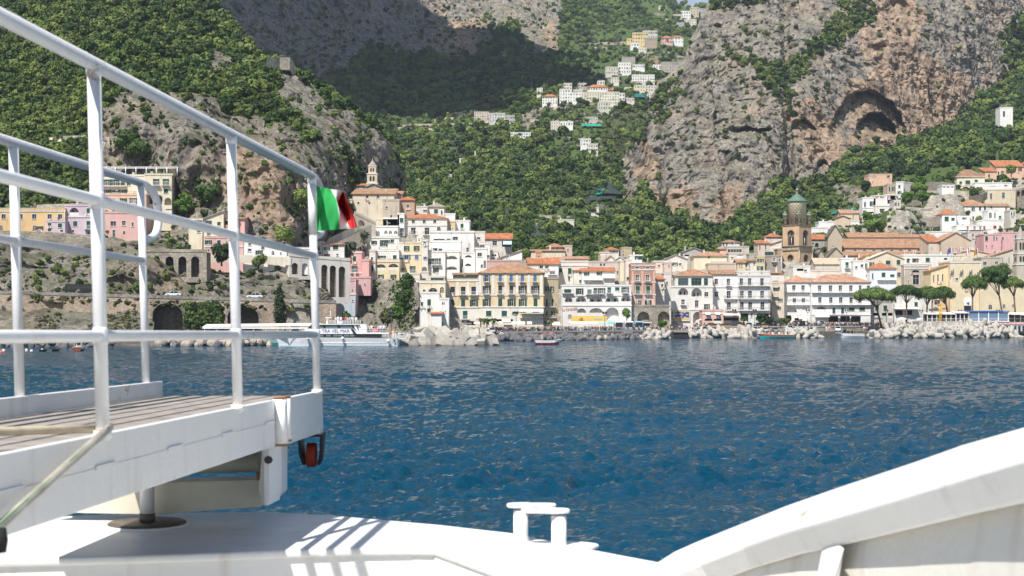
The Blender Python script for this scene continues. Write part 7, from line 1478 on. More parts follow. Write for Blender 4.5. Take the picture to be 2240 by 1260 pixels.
for(x,c,lo,lab)in((1220,'white','blue','white coach with a blue front, leftmost of three parked before the harbour house'),(1326,'white','silver','white coach with pale graphics, middle of the three parked coaches'),(1428,'pale blue','white','pale blue coach, rightmost of the three parked coaches')):px=1100+x/4.845;bus(lab,px,shoreD(px)+11,gz(px),c,lo)
bus('dark coach driving along the coast road above the stone wall',180,362,12.6,'black','silver',0,sc=.8);car('white car on the coast road over the big arch',380,362,11.85,'white');car('white car on the coast road near the cypress',558,362,11.35,'white')
Z5=lambda x:1440+x/5.09
CARS=[(275,21,'red','car',.3),(440,14,'silver','car',0),(575,24,'green','car',0),(735,27,'white','van',1.2),(840,23,'white','car',1.57),(921,24,'red','suv',1.57),(1012,22,'blue','car',1.57),(1100,23,'grey','car',.2),(1235,23,'black','van',0),(1552,22,'black','van',.1),(1815,25,'white','van',1.57),(1380,28,'silver','car',0),(520,4,'black','suv',1.57),(625,5,'blue','car',1.57),(725,5,'pale blue','car',1.57),(890,4,'red','car',1.57),(960,6,'blue','car',1.57),(1075,5,'white','suv',1.57),(1190,5,'silver','car',1.57),(1300,5,'grey','car',1.57),(1460,9,'white','van',1.57),(1425,4,'silver','car',1.4),(1600,5,'grey','car',1.57),(1655,6,'black','car',1.57),(1706,4,'white','car',1.5),(2003,4,'white','suv',1.3)]
wh={1:'lower quay',0:'upper promenade'}
nb=['near the archway','by the low parapet','beside the pink shop','before the striped awning','by the fan palm','left of the statue','next to the statue','right of the statue','before the clipped trees','below the hotel lettering','in front of the hotel awnings','before the white palazzo','nearest the culvert','second from the culvert','third from the culvert','behind the tallest tetrapods','left of the white off-roader','behind the middle tetrapods','behind the turquoise boat bow','behind the turquoise boat','against the upper wall','behind the turquoise boat stern','left of the metal gates','beside the metal gates','behind the small tetrapod pile','beside the white motorboat']
for(x,dd,c,k,rz),w_ in zip(CARS,nb):
 px=Z5(x);lowq=dd<16 and px>1520;lev=topz(px)if dd<16 else gz(px);kn={'car':'car','suv':'off-roader','van':'van'}[k]
 car('%s %s parked on the %s %s'%(c,kn,wh[1 if lowq else 0],w_),px,shoreD(px)+dd,lev+.01,c,k,rz+(0 if rz!=1.57 else 0))
for(px,c,w_)in((1077,'silver','first beside the concrete cubes'),(1093,'black','second beside the concrete cubes'),(1111,'grey','third beside the concrete cubes')):car('%s car parked on the promenade, %s'%(c,w_),px,shoreD(px)+2.4,topz(px),c,'car',1.57 if c!='grey' else.3)
M_terra=plain('terracotta',(.45,.16,.08),.8)
for i,x in enumerate((580,627,680,724,766,905,945,1165,1208)):
 px=Z5(x);rt=empty('planter',W_(px,shoreD(px)+19.2,gz(px)),0,'oblong terracotta planter with greenery, %s along the promenade edge'%'first second third fourth fifth sixth seventh eighth ninth'.split()[i],'planter','terracotta planters on the promenade');mb=MB();mb.prism([(-.85,-.3,0),(-1,-.3,.7),(1,-.3,.7),(.85,-.3,0)],(0,.6,0),M_terra);mb.build('pot',rt);link('plant',leaf_crown('pl',IVY,[(-.5,0,.85,.35,.8),(0,0,.95,.4,.8),(.5,0,.85,.35,.8)],.1,160,2),rt)
def lamp(label,px,D,z,h,globes=4,col=M_iron):
 rt=empty('street_lamp',W_(px,D,z),0,label,'street lamp','street lamps');mb=MB();mb.lathe([(.22,0),(.2,.5),(.09,.7),(.07,h)],col,8);mb.build('post',rt);mb=MB()
 for k in range(globes):an=6.28*k/globes+.4;r_=.6 if globes>1 else 0;e=(math.cos(an)*r_,math.sin(an)*r_,h-.1);mb.tube([(0,0,h-.7),(e[0],e[1],h-.5),e],.04,col,5)
 mb.build('bracket',rt)
 for k in range(globes):an=6.28*k/globes+.4;r_=.6 if globes>1 else 0;q=MB();q.lathe([(.08,-.1),(.2,0),(.24,.25),(.15,.5),(.03,.6)],M_lamp if globes==1 else M_iron,8,(math.cos(an)*r_,math.sin(an)*r_,h));q.build('lantern',rt)
lamp('green lamp column with one white globe beside the concrete cubes',680+1495/5.09,392,2.1,6.2,1,M_green)
for(px,dd,w_)in((1129,3,'before the yellow palazzo'),(1323,3,'left of the parked coaches'),(1606,20,'before the white palazzo'),(1651,20,'beside the statue'),(1767,20,'before the hotel awnings'),(1852,19.5,'at the hotel corner'),(1939,20,'under the leftmost pine'),(2015,20,'between the second and third pine'),(2100,20,'beside the white parasol'),(2183,20,'below the tallest pine'),(856,6,'behind the ferry stern')):
 lamp('black four-branched street lamp '+w_,px,shoreD(px)+dd,gz(px)if dd>8 else topz(px),5.6)
st_=empty('statue',W_(Z5(1040),484,3.4),0,'dark bronze statue on a white stone pedestal by the palazzo','statue');mb=MB();mb.lathe([(1.0,0),(.9,.3),(.62,.5),(.5,2.9),(.62,3.1)],M_trim,4,a0=R(45),smooth=False);mb.build('pedestal',st_)
b_=link('figure',PM[2][1].copy(),st_,(0,0,3.1));b_.scale=(1.35,)*3
for s_ in b_.material_slots:s_.link='OBJECT';s_.material=plain('bronze',(.05,.06,.05),.5,.5,.6)
def parasol(label,px,D,z,r_,h,c=(.68,.62,.5),group='cream parasols'):
 rt=empty('parasol',W_(px,D,z),0,label,'parasol',group);mb=MB();mb.tube([(0,0,0),(0,0,h)],.045,M_frame,6);mb.build('pole',rt);mb=MB();mb.lathe([(r_,h-.75),(r_*.98,h-.5),(r_*.5,h-.2),(.05,h)],plain('canvas%s'%c[0],c,.85),8,smooth=False);mb.build('canopy',rt);return rt
for(x,dd)in((500,29),(552,29),(655,29),(700,30),(760,30),(815,30),(868,30)):px=Z5(x);parasol('cream parasol outside the pink shop and restaurant',px,shoreD(px)+dd,gz(px),1.7,3.1,group='cream parasols before the pink shop')
for(x,y,dd)in((800,840,20),(870,836,22),(960,825,24),(1000,830,21),(1060,820,24),(1440,745,24),(520,905,19)):px=Z7(x,y)[0];parasol('white parasol on the beach restaurant terrace',px,shoreD(px)+dd-8 if x<1400 and x>600 else shoreD(px)+dd,gz(px),2.0,3.4,(.75,.74,.72),'white parasols of the beach restaurants')
for(x,y)in((1100,155),(1216,150),(1232,132),(1270,148),(1300,142),(1320,130),(1345,145),(395,105),(430,110),(540,120),(640,135)):px,py=x/4.845,280+y/4.845;D=hillE.Y_at(px,py+4)-1;parasol('cream parasol on the garden terrace in the woods',px,D,CZ-(py+9-HY)/F*D,.95,1.7,group='cream parasols of the garden terrace')
def awning(label,sec,x0,x1,y0,y1,D,m_=None,out=1.6):
 ox,oy,s=SEC[sec];a,b=P(ox+x0/s,oy+y0/s,D),P(ox+x1/s,oy+y0/s,D);dz=(y1-y0)/s/F*D;m_=m_ or M_awn;rt=empty('awning',a,0,label,'awning');w=(b-a).x
 mb=MB();mb.prism([(0,0,0),(w,0,0),(w,-out,-dz*.75),(0,-out,-dz*.75)],(0,0,-.05),m_);mb.build('cloth',rt);mb=MB();n=max(3,int(w/.5))
 for k in range(n):mb.box(w*k/n,-out-.01,-dz-.02,w*(k+.9)/n,-out+.02,-dz*.75,m_)
 mb.build('valance',rt);mb=MB()
 for x in(.05,w-.05):mb.tube([(x,0,-dz),(x,-out,-dz*.78)],.03,M_frame,4)
 mb.build('arm',rt)
for a_ in(('long cream awning at the foot of the yellow palazzo, right of the small palms','2',1990,2230,728,752,420),('cream awning between the small palms','2',1815,1985,732,756,419.7),('dark awning over the cafe at the left of the palazzo','2',1590,1790,742,762,419.5),('cream awning on the first floor terrace of the palazzo','3',180,430,855,882,420.2),('low cream awning left of the striped one','3',-10,82,962,992,420),('cream shop awning with scalloped edge','3',92,236,985,1018,419.5),('little awning with a yellow emblem','3',255,308,985,1015,419.2),('slanted dark awning at the palazzo corner','3',425,500,975,1008,423),('slanted grey awning right of the palazzo corner','3',520,600,988,1025,420),('red edged awning of the restaurant','5',716,905,640,662,480.4),('cream awning of the hotel bar, left one','5',1480,1545,660,690,503),('cream awning of the hotel bar, middle one','5',1555,1660,664,704,503),('long awning of the hotel terrace','5',1740,1900,655,682,500.6),('dark flat awning over the hotel terrace','5',1900,2215,655,668,500.3),('white awning over the beach restaurant entrance','7',2035,2150,808,832,486),('white awning at the right edge of the beach restaurant','7',2155,2260,815,838,486),('white awning above the wavy terrace','7',1105,1235,765,790,494),('scalloped dark-edged awning under the second pine','7',708,985,745,768,506.6),('white sunshade on the orange-roofed harbour house','3',855,1055,522,550,467.8),('pale blue awning on the dormered house','1',2120,2215,745,785,499.5)):
 lab,sec,x0,x1,y0,y1,D=a_;awning(lab,sec,x0,x1,y0,y1,D,plain('awn_dark',(.12,.12,.13),.8)if 'dark' in lab and 'edged' not in lab else plain('awn_blue',(.45,.6,.65),.8)if 'blue' in lab else None)
for i,x in enumerate((550,661)):awning('small rounded white awning over a pink shop window, %s one'%('left','right')[i],'5',x-26,x+26,625,655,479.8,M_wpaint,.7)
hb=empty('hoarding',P(1100+915/4.845,500+985/4.845,441),0,'long yellow hoarding with a brown dog drawing above the market stalls','hoarding');mb=MB();mb.box(-27,0,0,27,.25,0,M_wpaint)if False else None
wz=375/4.845/F*441/2;hz_=60/4.845/F*441;mb=MB();mb.box(-wz,0,0,wz,.2,hz_,plain('hoarding_yellow',(.75,.5,.14),.6));mb.build('panel',hb)
mb=MB()
for(a,b,c,d)in((-.56,.1,-.34,.35),(-.5,.35,-.36,.7),(-.56,.3,-.52,.55),(-.37,.1,-.35,.5)):mb.box(a*wz,-.03,b*hz_,c*wz,0,d*hz_,plain('print_brown',(.4,.18,.05),.7))
mb.box(.28*wz,-.03,.35*hz_,.74*wz,0,.55*hz_,plain('print_teal',(.3,.5,.4),.7));mb.build('print',hb)
mb=MB()
for x in(-.95,-.5,0,.5,.95):mb.box(x*wz-.06,.02,-2.8,x*wz+.06,.2,0,M_frame)
mb.build('post',hb)
for i,(x0,x1,c)in enumerate(((700,790,0),(800,900,0),(905,1000,0),(1010,1090,1),(1105,1175,2))):
 awning(('white','cream','plain white','pale green','turquoise')[i]+' market stall roof below the yellow hoarding','3',x0,x1,985,1008,439,plain('stall%d'%c,((.75,.73,.68),(.35,.6,.5),(.15,.55,.45))[c],.8),2.2)
kb=empty('kiosk',P(1100+1520/4.845,728,446),0,'white ticket kiosk with a dark window right of the pale blue coach','kiosk');mb=MB();mb.box(-1.4,0,0,1.4,2.5,2.6,M_wpaint);mb.build('wall',kb);mb=MB();mb.box(-1.7,-.5,2.6,1.7,2.7,2.85,M_wpaint);mb.build('roof',kb);mb=MB();mb.box(-1.1,-.03,1.3,1.1,0,2.3,M_cg);mb.build('window',kb)
kb.location.z=2.35
def rail(label,x0,x1,dd,lev,h=1.0):
 rt=empty('railing',W_(x0,shoreD(x0)+dd,lev(x0)),0,label,'railing');mb=MB();o=rt.location;n=int((x1-x0)/2.5)
 P_=[W_(x0+(x1-x0)*k/n,shoreD(x0+(x1-x0)*k/n)+dd,lev(x0))-o for k in range(n+1)]
 for p in P_:mb.tube([p,p+Vector((0,0,h))],.03,M_iron,4)
 for zz in(h,h*.55):mb.tube([P_[0]+Vector((0,0,zz)),P_[-1]+Vector((0,0,zz))],.03,M_iron,4)
 mb.build('bars',rt)
rail('thin dark railing along the promenade before the palazzo',1090,1240,.4,lambda p:2.65);rail('thin dark railing along the promenade before the coaches',1240,1440,.4,lambda p:2.7);rail('dark railing along the promenade before the hotel',1690,1905,18.3,lambda p:3.75);rail('dark railing under the umbrella pines',1905,1990,18.3,lambda p:3.4,1.4)
def Z7p(x,y,D):return P(1820+x/5.25,530+y/5.25,D)
BR=empty('beach_restaurant',Z7p(1570,905,484),0,'long glazed beach restaurant with a bright blue roof edge','restaurant');k7=484/F/5.25
mb=MB();Wr,Hr=455*k7,108*k7;mb.box(-.3,-.4,Hr,Wr+.3,7,Hr+.35,plain('blue_fascia',(.03,.16,.5),.4));mb.build('roof',BR);mb=MB();mb.box(0,-1.2,-.3,Wr,7,0,M_frame);mb.build('floor',BR)
for k in range(5):mb=MB();x=Wr*k/4;mb.box(x-.13,-.1,0,x+.13,.15,Hr,M_wpaint);mb.build('post',BR)
for k in range(4):mb=MB();mb.box(Wr*k/4+.13,.0,.1,Wr*(k+1)/4-.13,.05,Hr-.15,plain('tinted_glass',(.12,.2,.3),.1,.6));mb.build('pane',BR)
mb=MB();mb.box(0,-1.15,.95,Wr,-1.1,1.0,M_wpaint);[mb.box(i*.5,-1.14,0,i*.5+.04,-1.11,.95,M_wpaint)for i in range(int(Wr/.5))];mb.build('railing',BR)
mb=MB();mb.box(0,5,0,Wr,7,Hr,M_conc);mb.build('wall',BR)
def pavilion(label,x0,x1,y0,y1,D,np_,glass=True):
 rt=empty('pavilion',Z7p(x0,y1,D),0,label,'pavilion');k_=D/F/5.25;w,h=(x1-x0)*k_,(y1-y0)*k_;mb=MB();mb.prism([(-.2,-.6,h),(w+.2,-.6,h),(w+.2,5,h+.6),(-.2,5,h+.6)],(0,0,.15),M_wpaint);mb.build('roof',rt)
 for k in range(np_+1):mb=MB();mb.box(w*k/np_-.09,-.1,-.5,w*k/np_+.09,.1,h,M_wpaint);mb.build('post',rt)
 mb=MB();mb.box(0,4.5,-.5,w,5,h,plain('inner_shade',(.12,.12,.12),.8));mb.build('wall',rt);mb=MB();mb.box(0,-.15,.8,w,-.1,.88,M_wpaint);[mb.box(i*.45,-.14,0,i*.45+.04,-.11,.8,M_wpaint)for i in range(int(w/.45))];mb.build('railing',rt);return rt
pavilion('white glazed pavilion left of the blue-roofed restaurant',1425,1566,815,905,484,3);pavilion('open white pavilion behind the tetrapods',1095,1420,828,905,485,6);pavilion('white pavilion at the right edge of the beach',2028,2300,830,900,486,4)
mb=MB();a,b=Z7p(1000,905,481),Z7p(1462,965,481);mb.box(a.x,481,b.z-2,b.x,489,a.z,M_conc);a,b=Z7p(1462,905,482),Z7p(2400,985,482);mb.box(a.x,483,1.2,b.x,490,a.z-.3,M_conc);tag(mb.build('terrace_base'),'grey concrete terrace base below the beach restaurants',None,None,'structure')
cab=empty('bathing_cabin',Z7p(1800,975,480),0,'bathing cabin with a red and white door below the beach restaurant','beach cabin','row of bathing cabins on the beach');mb=MB();mb.box(-1.3,0,0,1.3,2,2.3,M_wpaint);mb.build('wall',cab);mb=MB();mb.prism([(-1.4,-.2,2.3),(1.4,-.2,2.3),(0,-.2,2.75)],(0,2.3,0),plain('cabin_roof',(.7,.35,.33),.7));mb.build('roof',cab);mb=MB();mb.box(-.4,-.03,0,.4,0,1.9,M_dark);mb.build('door',cab)
for k in range(16):
 c=cab if k==0 else copy_tree(cab);c.location=Z7p(1480+k*48,975,480);c.location.z=2.0
 tag(c,'white bathing cabin, %s from the left in the row below the beach restaurant'%('first second third fourth fifth sixth seventh eighth ninth tenth eleventh twelfth thirteenth fourteenth fifteenth sixteenth'.split()[k]))
strip('beach','strip of reddish sand and paving before the bathing cabins',[lambda p:W_(p,shoreD(p)+.5,2.01)if p>2040 else W_(p,shoreD(p)+.5,-5),lambda p:W_(p,shoreD(p)+4,2.02)if p>2040 else W_(p,shoreD(p)+4,-5)],plain('red_paving',(.42,.22,.18),.9))
yt_=empty('diving_tower',Z7p(1243,905,483.5),0,'yellow latticed pole tower beside the white pavilion','tower');mb=MB();My=plain('yellow_paint',(.75,.5,.03),.5);h_=190*484/F/5.25
for x in(-.35,.35):
 for y in(-.35,.35):mb.tube([(x,y,0),(x,y,h_)],.07,My,5)
for k in range(10):zz=h_*k/10;mb.tube([(-.35,-.35,zz),(.35,-.35,zz+h_/10)],.04,My,4);mb.tube([(.35,-.35,zz),(-.35,-.35,zz+h_/10)],.04,My,4);mb.box(-.4,-.4,zz,.4,.4,zz+.06,My)
mb.build('lattice',yt_);mb=MB();mb.box(-.6,-.6,h_,.6,.6,h_+.3,My);mb.build('platform',yt_)
nc=empty('shrine_niche',Z7p(1560,725,505),0,'white arched niche with a relief on the yellow wall','niche');mb=MB();pts=[(-1.5,0,0)]+[(-1.5*math.cos(math.pi*i/12),0,1.4+1.7*math.sin(math.pi*i/12))for i in range(13)]+[(1.5,0,0)];mb.prism([Vector(p)for p in pts],(0,.6,0),M_wpaint);mb.build('surround',nc,fix=True)
mb=MB();mb.box(-1.2,.1,-2.2,1.2,.5,-.1,M_iron);mb.build('opening',nc);mb=MB();mb.lathe([(.1,0),(.5,.3),(.4,.9),(.2,1.1)],M_trim,8,(0,-.1,.7));mb.build('relief',nc)
# ------------------------------------------------------------------ boats
def hull(mb,L_,Bm,H,m_,md,sheer=.35,rake=.9,draft=.4,n=14,stern=.85,mk=None):
 secs=[]
 for i in range(n+1):
  f=i/n;x=-L_/2+L_*f;wdt=Bm/2*(stern+(1-stern)*min(1,f*3))*(1-max(0,(f-.55)/.45)**2.2)+.03;top=H+sheer*H*max(0,f-.3)**1.6;xb=x-(rake*max(0,f-.7)/.3)
  secs.append([(x,-wdt,top),(x*.3+xb*.7,-wdt*.93,top*.5),(xb,-wdt*.7,0),(xb,-wdt*.4,-draft),(xb,wdt*.4,-draft),(xb,wdt*.7,0),(x*.3+xb*.7,wdt*.93,top*.5),(x,wdt,top)])
 for a,b in zip(secs[:-1],secs[1:]):
  for k in range(7):mb.poly([a[k],b[k],b[k+1],a[k+1]],m_ if not(mk and k in(0,6))else mk,True)
 mb.poly(secs[0][::-1],m_)
 return secs
def deck(mb,secs,md,drop_=.18):
 for a,b in zip(secs[:-1],secs[1:]):mb.poly([(a[0][0],a[0][1]*.96,a[0][2]-drop_),(b[0][0],b[0][1]*.96,b[0][2]-drop_),(b[7][0],b[7][1]*.96,b[7][2]-drop_),(a[7][0],a[7][1]*.96,a[7][2]-drop_)],md)
def boat(label,px,D,rz,L_,Bm,H,c,ck,cat='boat',**kw):
 rt=empty('motor_boat',W_(px,D,0),rz,label,cat);mb=MB();s_=hull(mb,L_,Bm,H,c,None,mk=ck,**kw);mb.build('hull',rt);mb=MB();deck(mb,s_,M_frame);mb.build('deck',rt)
 mb=MB()
 for a,b in zip(s_[:-1],s_[1:]):
  for k in(0,7):mb.tube([a[k],b[k]],.05,M_wpaint if ck is not M_brown else M_brown,5)
 mb.build('gunwale',rt);return rt,s_
M_bred=plain('boat_red',(.35,.03,.04),.3,.5);M_turq=plain('boat_turquoise',(.01,.36,.4),.3,.5);M_bwh=plain('gelcoat',(.82,.81,.79),.6,.25)
rb,s_=boat('red and white motor boat with a red sunshade cruising past',1200,337,R(8),6.6,2.2,.95,M_bred,M_bwh,sheer=.6)
mb=MB();mb.prism([(-1.7,-.9,2.6),(1.6,-.9,2.75),(1.6,.9,2.75),(-1.7,.9,2.6)],(0,0,.1),plain('red_canvas',(.6,.03,.03),.6));mb.build('sunshade',rb)
for x,y in((-1.6,-.8),(-1.6,.8),(1.5,-.8),(1.5,.8)):mb=MB();mb.tube([(x,y,.8),(x,y,2.65)],.035,M_wpaint,5);mb.build('post',rb)
mb=MB();mb.prism([(.6,-.7,.9),(1.3,-.7,.95),(.9,-.7,1.9),(.7,-.7,1.9)],(0,1.4,0),M_cg);mb.build('windscreen',rb)
person(Vector(rb.location)+Vector((-.3,0,.45)),'steering the red boat','people on boats',PM[0],R(80),'white','denim');person(Vector(rb.location)+Vector((-1.6,.3,.3)),'on the red boat stern seat','people on boats',PSIT,R(80),'beige','navy')
tb,s_=boat('long turquoise wooden excursion boat full of passengers',1697,441,R(180),11.6,3.0,1.25,M_turq,plain('varnish',(.3,.12,.05),.4),sheer=.55)
for k in range(14):x=-4+k*.6;person(Vector(tb.location)+Vector((x,rr.uniform(-.8,.8),.5)),'in the turquoise excursion boat','people on boats',PSIT if k%3 else PM[0],rr.uniform(0,6))
mb=MB();mb.tube([(-3.4,-1.1,1.1),(-3.0,-1.1,3.0),(-3.0,1.1,3.0),(-3.4,1.1,1.1)],.09,M_wpaint,6);mb.build('arch',tb)
sp,s_=boat('white sports motor boat moored at the lower quay',1858,459,R(185),9.4,3.0,1.35,M_bwh,M_bwh,sheer=.5,rake=1.8)
mb=MB();mb.prism([(-1.6,-1.1,3.0),(1.7,-1.1,3.0),(1.5,1.1,3.0),(-1.6,1.1,3.0)],(0,0,.12),M_iron);mb.build('hardtop',sp)
for x,y in((-1.5,-1),(-1.5,1),(1.5,-1),(1.5,1)):mb=MB();mb.tube([(x,y,1.3),(x*.95,y,3.0)],.06,M_iron,5);mb.build('post',sp)
mb=MB();mb.prism([(1.5,-1.1,1.6),(2.9,-.9,1.75),(2.2,-.8,2.6),(1.5,-1,2.8)],(0,2.0,0),M_cg);mb.build('windscreen',sp)
for k in range(3):person(Vector(sp.location)+Vector((rr.uniform(-1.2,1.2),rr.uniform(-.6,.6),.8)),'aboard the white sports boat','people on boats',PM[0],None,'black','black')
fb,s_=boat('small brown fishing boat with a cream cabin moored at the left',173.5,270,R(95),4.6,1.9,.75,plain('boat_brown',(.2,.06,.035),.5),M_bwh,sheer=.3)
mb=MB();mb.box(-.4,-.5,.6,.9,.5,1.7,M_awn);mb.build('cabin',fb);mb=MB();mb.prism([(-1.3,-.75,1.95),(1.2,-.75,1.95),(1.2,.75,1.95),(-1.3,.75,1.95)],(0,0,.08),plain('canvas_y',(.6,.45,.2),.8));mb.build('sunshade',fb);mb=MB();mb.box(-.43,-.3,1.1,-.4,.3,1.5,M_cg);mb.build('window',fb)
mb=MB();[mb.tube([(x,y,.6),(x,y,1.95)],.03,M_wpaint,4)for x in(-1.2,1.1)for y in(-.65,.65)];mb.build('post',fb)
for(px,py,c,nm)in((3,771,(.7,.15,.04),'orange'),(8,768,(.75,.75,.72),'white'),(58,767,(.75,.75,.72),'white'),(69,769,(.75,.75,.72),'white'),(92,767,(.75,.75,.72),'white'),(50,770,(.7,.15,.04),'orange')):
 D=Dsea(py);mb=MB();mb.lathe([(.05,-.25),(.26,-.1),(.3,.08),(.2,.28),(.04,.36)],plain('buoy_'+nm,c,.5),10);tag(mb.build('mooring_buoy',None,W_(px,D,.02)),'%s mooring buoy floating at the far left'%nm,'buoy','mooring buoys')
for(px,py)in((97,769),(125,768)):D=Dsea(py);mb=MB();hull(mb,1.9,.9,.35,M_iron,None);tag(mb.build('dinghy',None,W_(px,D,.05),R(20)),'tiny dark dinghy afloat among the buoys at the left','dinghy','dark dinghies')
FK=319/F;FE=empty('passenger_ferry',W_(600,319,0),0,'white two-decked passenger ferry with blue lettering docked at the breakwater','ferry')
X_=lambda zx:(590+zx/7.226-600)*FK;Zz=lambda zy:CZ-(680+zy/7.226-HY)*FK
mb=MB();secs=[]
for i in range(19):
 f=i/18;xt=X_(75)+(X_(2035)-X_(75))*f;xb=max(xt,X_(300)+(xt-X_(75))*.12)if f<.2 else xt;w=3.2*(1-max(0,(.32-f)/.32)**2.0);zt_=Zz(412)-(Zz(412)-Zz(428))*f;k_=1 if f>.03 else.05
 if f==0:w=.08;xb=X_(140)
 secs.append([(xt,-w,zt_),(xt*.5+xb*.5,-w*.97,1.6),(xb,-w*.86,.55),(xb,-w*.84,-.3),(xb,w*.84,-.3),(xb,w*.86,.55),(xt*.5+xb*.5,w*.97,1.6),(xt,w,zt_)])
M_hl=plain('hull_grey',(.52,.6,.64),.4)
for a,b in zip(secs[:-1],secs[1:]):
 for k in range(7):mb.poly([a[k],b[k],b[k+1],a[k+1]],M_bwh if k not in(2,3,4)else M_hl,True)
mb.poly(secs[-1],M_bwh);mb.build('hull',FE);mb=MB();deck(mb,secs,M_bwh,.03);mb.build('deck',FE)
mb=MB();mb.tube([(X_(700),-3.25,Zz(500)),(X_(1960),-3.27,Zz(500))],.09,M_bwh,6);mb.build('rubbing_strake',FE)
mb=MB();mb.prism([(X_(470),-2.75,Zz(412)),(X_(1790),-2.75,Zz(425)),(X_(1735),-2.75,Zz(362)),(X_(520),-2.75,Zz(362))],(0,5.5,0),M_cg);mb.build('window_band',FE)
mb=MB();mb.prism([(X_(500),-2.9,Zz(362)),(X_(1900),-2.9,Zz(362)),(X_(1895),-2.9,Zz(344)),(X_(1400),-2.9,Zz(340)),(X_(1350),-2.9,Zz(280)),(X_(600),-2.9,Zz(280))],(0,5.8,0),M_bwh);mb.build('upper_side',FE)
mb=MB();mb.prism([(X_(620),-2.6,Zz(280)),(X_(1390),-2.6,Zz(280)),(X_(1335),-2.6,Zz(218)),(X_(680),-2.6,Zz(218))],(0,5.2,0),M_cg);wb=mb.build('window_band',FE)
for(a,b)in((915,1110),(1145,1335),(700,880)):mb=MB();mb.prism([(X_(a),-2.62,Zz(276)),(X_(b),-2.62,Zz(276)),(X_(b-30),-2.62,Zz(226)),(X_(a-20),-2.62,Zz(226))],(0,.015,0),plain('ferry_glass',(.1,.16,.17),.1,.6));mb.build('window',wb)
for a in(800,915,1030,1100,1200,1285):mb=MB();mb.box(X_(a),-2.775,Zz(404),X_(a+75),-2.755,Zz(370),plain('ferry_pane',(.14,.16,.18),.1,.6));mb.build('window',FE)
mb=MB();mb.box(X_(620),-2.9,Zz(218),X_(1440),2.9,Zz(206),M_bwh);mb.build('roof',FE)
mb=MB();mb.prism([(X_(1335),-2.63,Zz(210)),(X_(1365),-2.63,Zz(210)),(X_(1440),-2.63,Zz(345)),(X_(1405),-2.63,Zz(345))],(0,.1,0),M_bwh);mb.build('strut',FE)
mb=MB();mb.prism([(X_(1300),-2.93,Zz(282)),(X_(1345),-2.93,Zz(282)),(X_(1395),-2.93,Zz(362)),(X_(1345),-2.93,Zz(362))],(0,.03,0),M_dark);mb.build('side_stripe',FE)
def railf(nm,x0,x1,z0,z1,y=-2.8):
 mb=MB();n=int((X_(x1)-X_(x0))/.55)
 for k in range(n+1):x=X_(x0)+(X_(x1)-X_(x0))*k/n;mb.tube([(x,y,z0),(x,y,z1)],.03,M_wpaint,4)
 for q in(0.33,.66,1):mb.tube([(X_(x0),y,z0+(z1-z0)*q),(X_(x1),y,z0+(z1-z0)*q)],.03,M_wpaint,4)
 mb.build(nm,FE)
railf('railing',975,1415,Zz(206),Zz(152));railf('railing',975,1415,Zz(206),Zz(152),2.8);railf('railing',1430,1890,Zz(344),Zz(250));railf('railing',1800,2030,Zz(428),Zz(375));railf('railing',250,460,Zz(415),Zz(392))
mb=MB();mb.box(X_(1425),-2.4,Zz(344),X_(1545),1,Zz(212),M_bwh);mb.build('stair_housing',FE);mb=MB();mb.box(X_(1090),-2.86,Zz(200),X_(1170),-2.82,Zz(165),M_bwh);mb.build('name_board',FE)
mb=MB();mb.box(X_(1625),-2.86,Zz(322),X_(1742),-2.82,Zz(288),plain('banner_red',(.6,.05,.06),.5));mb.box(X_(1640),-2.875,Zz(310),X_(1728),-2.86,Zz(300),M_wpaint);mb.build('banner',FE)
mb=MB();mb.box(X_(898),-.5,Zz(206),X_(925),.5,Zz(112),M_bwh);mb.box(X_(885),-.9,Zz(112),X_(985),.9,Zz(102),M_bwh);mb.tube([(X_(962),0,Zz(100)),(X_(962),0,Zz(-5))],.06,M_bwh,6);mb.box(X_(945),-.05,Zz(60),X_(975),.05,Zz(55),M_bwh);mb.build('mast',FE)
for zx,zy in((635,435),(820,445),(1182,432),(1895,470)):mb=MB();bmz=MB();mb.lathe([(.03,-.35),(.28,-.25),(.36,0),(.28,.25),(.08,.38)],M_bwh,12,(X_(zx),-3.55,Zz(zy)));mb.build('fender',FE)
mb=MB();mb.box(X_(1975),-3.28,Zz(480),X_(2000),-3.2,Zz(452),M_iron);mb.build('hull_number',FE)
me_=text_mesh('TRA VEL MAR',1.12,.02);me_.materials.append(plain('ferry_blue',(.02,.03,.2),.5));o_=link('lettering',me_,FE,(X_(1068),-2.93,Zz(321)),0);o_.rotation_euler=(R(90),0,0);o_.scale=(.92,1,1)
mb=MB()
for k in range(8):an=6.283*k/8;c,s=math.cos(an),math.sin(an);q=.3;mb.poly([(X_(812)+c*q,-2.94,Zz(320)+s*q),(X_(812)-s*.07,-2.94,Zz(320)+c*.07),(X_(812)+s*.07,-2.94,Zz(320)-c*.07)],plain('ferry_blue',(.02,.03,.2),.5))
mb.build('star_emblem',FE)
mb=MB();mb.tube([(X_(2035),-2,Zz(440)),(X_(2230),-1,Zz(440))],.07,M_wpaint,5);mb.tube([(X_(2035),-2,Zz(355)),(X_(2190),-1,Zz(355))],.1,M_wpaint,5);[mb.tube([(X_(x),-1.5,Zz(440)),(X_(x),-1.5,Zz(355))],.05,M_wpaint,5)for x in(2040,2090,2130,2185)];mb.build('stern_gangway',FE)
for k in range(12):person(Vector(FE.location)+Vector((X_(990+k*34),rr.uniform(-2,1.5),Zz(206))),'on the ferry top deck','people on boats',PM[rr.randrange(6)])
for k in range(8):person(Vector(FE.location)+Vector((X_(1560+k*40),rr.uniform(-2,1.5),Zz(344))),'on the ferry rear deck','people on boats',PM[rr.randrange(6)])
for k in range(5):person(Vector(FE.location)+Vector((X_(1820+k*44),rr.uniform(-2,1.5),Zz(428))),'at the ferry stern','people on boats',PM[rr.randrange(6)])
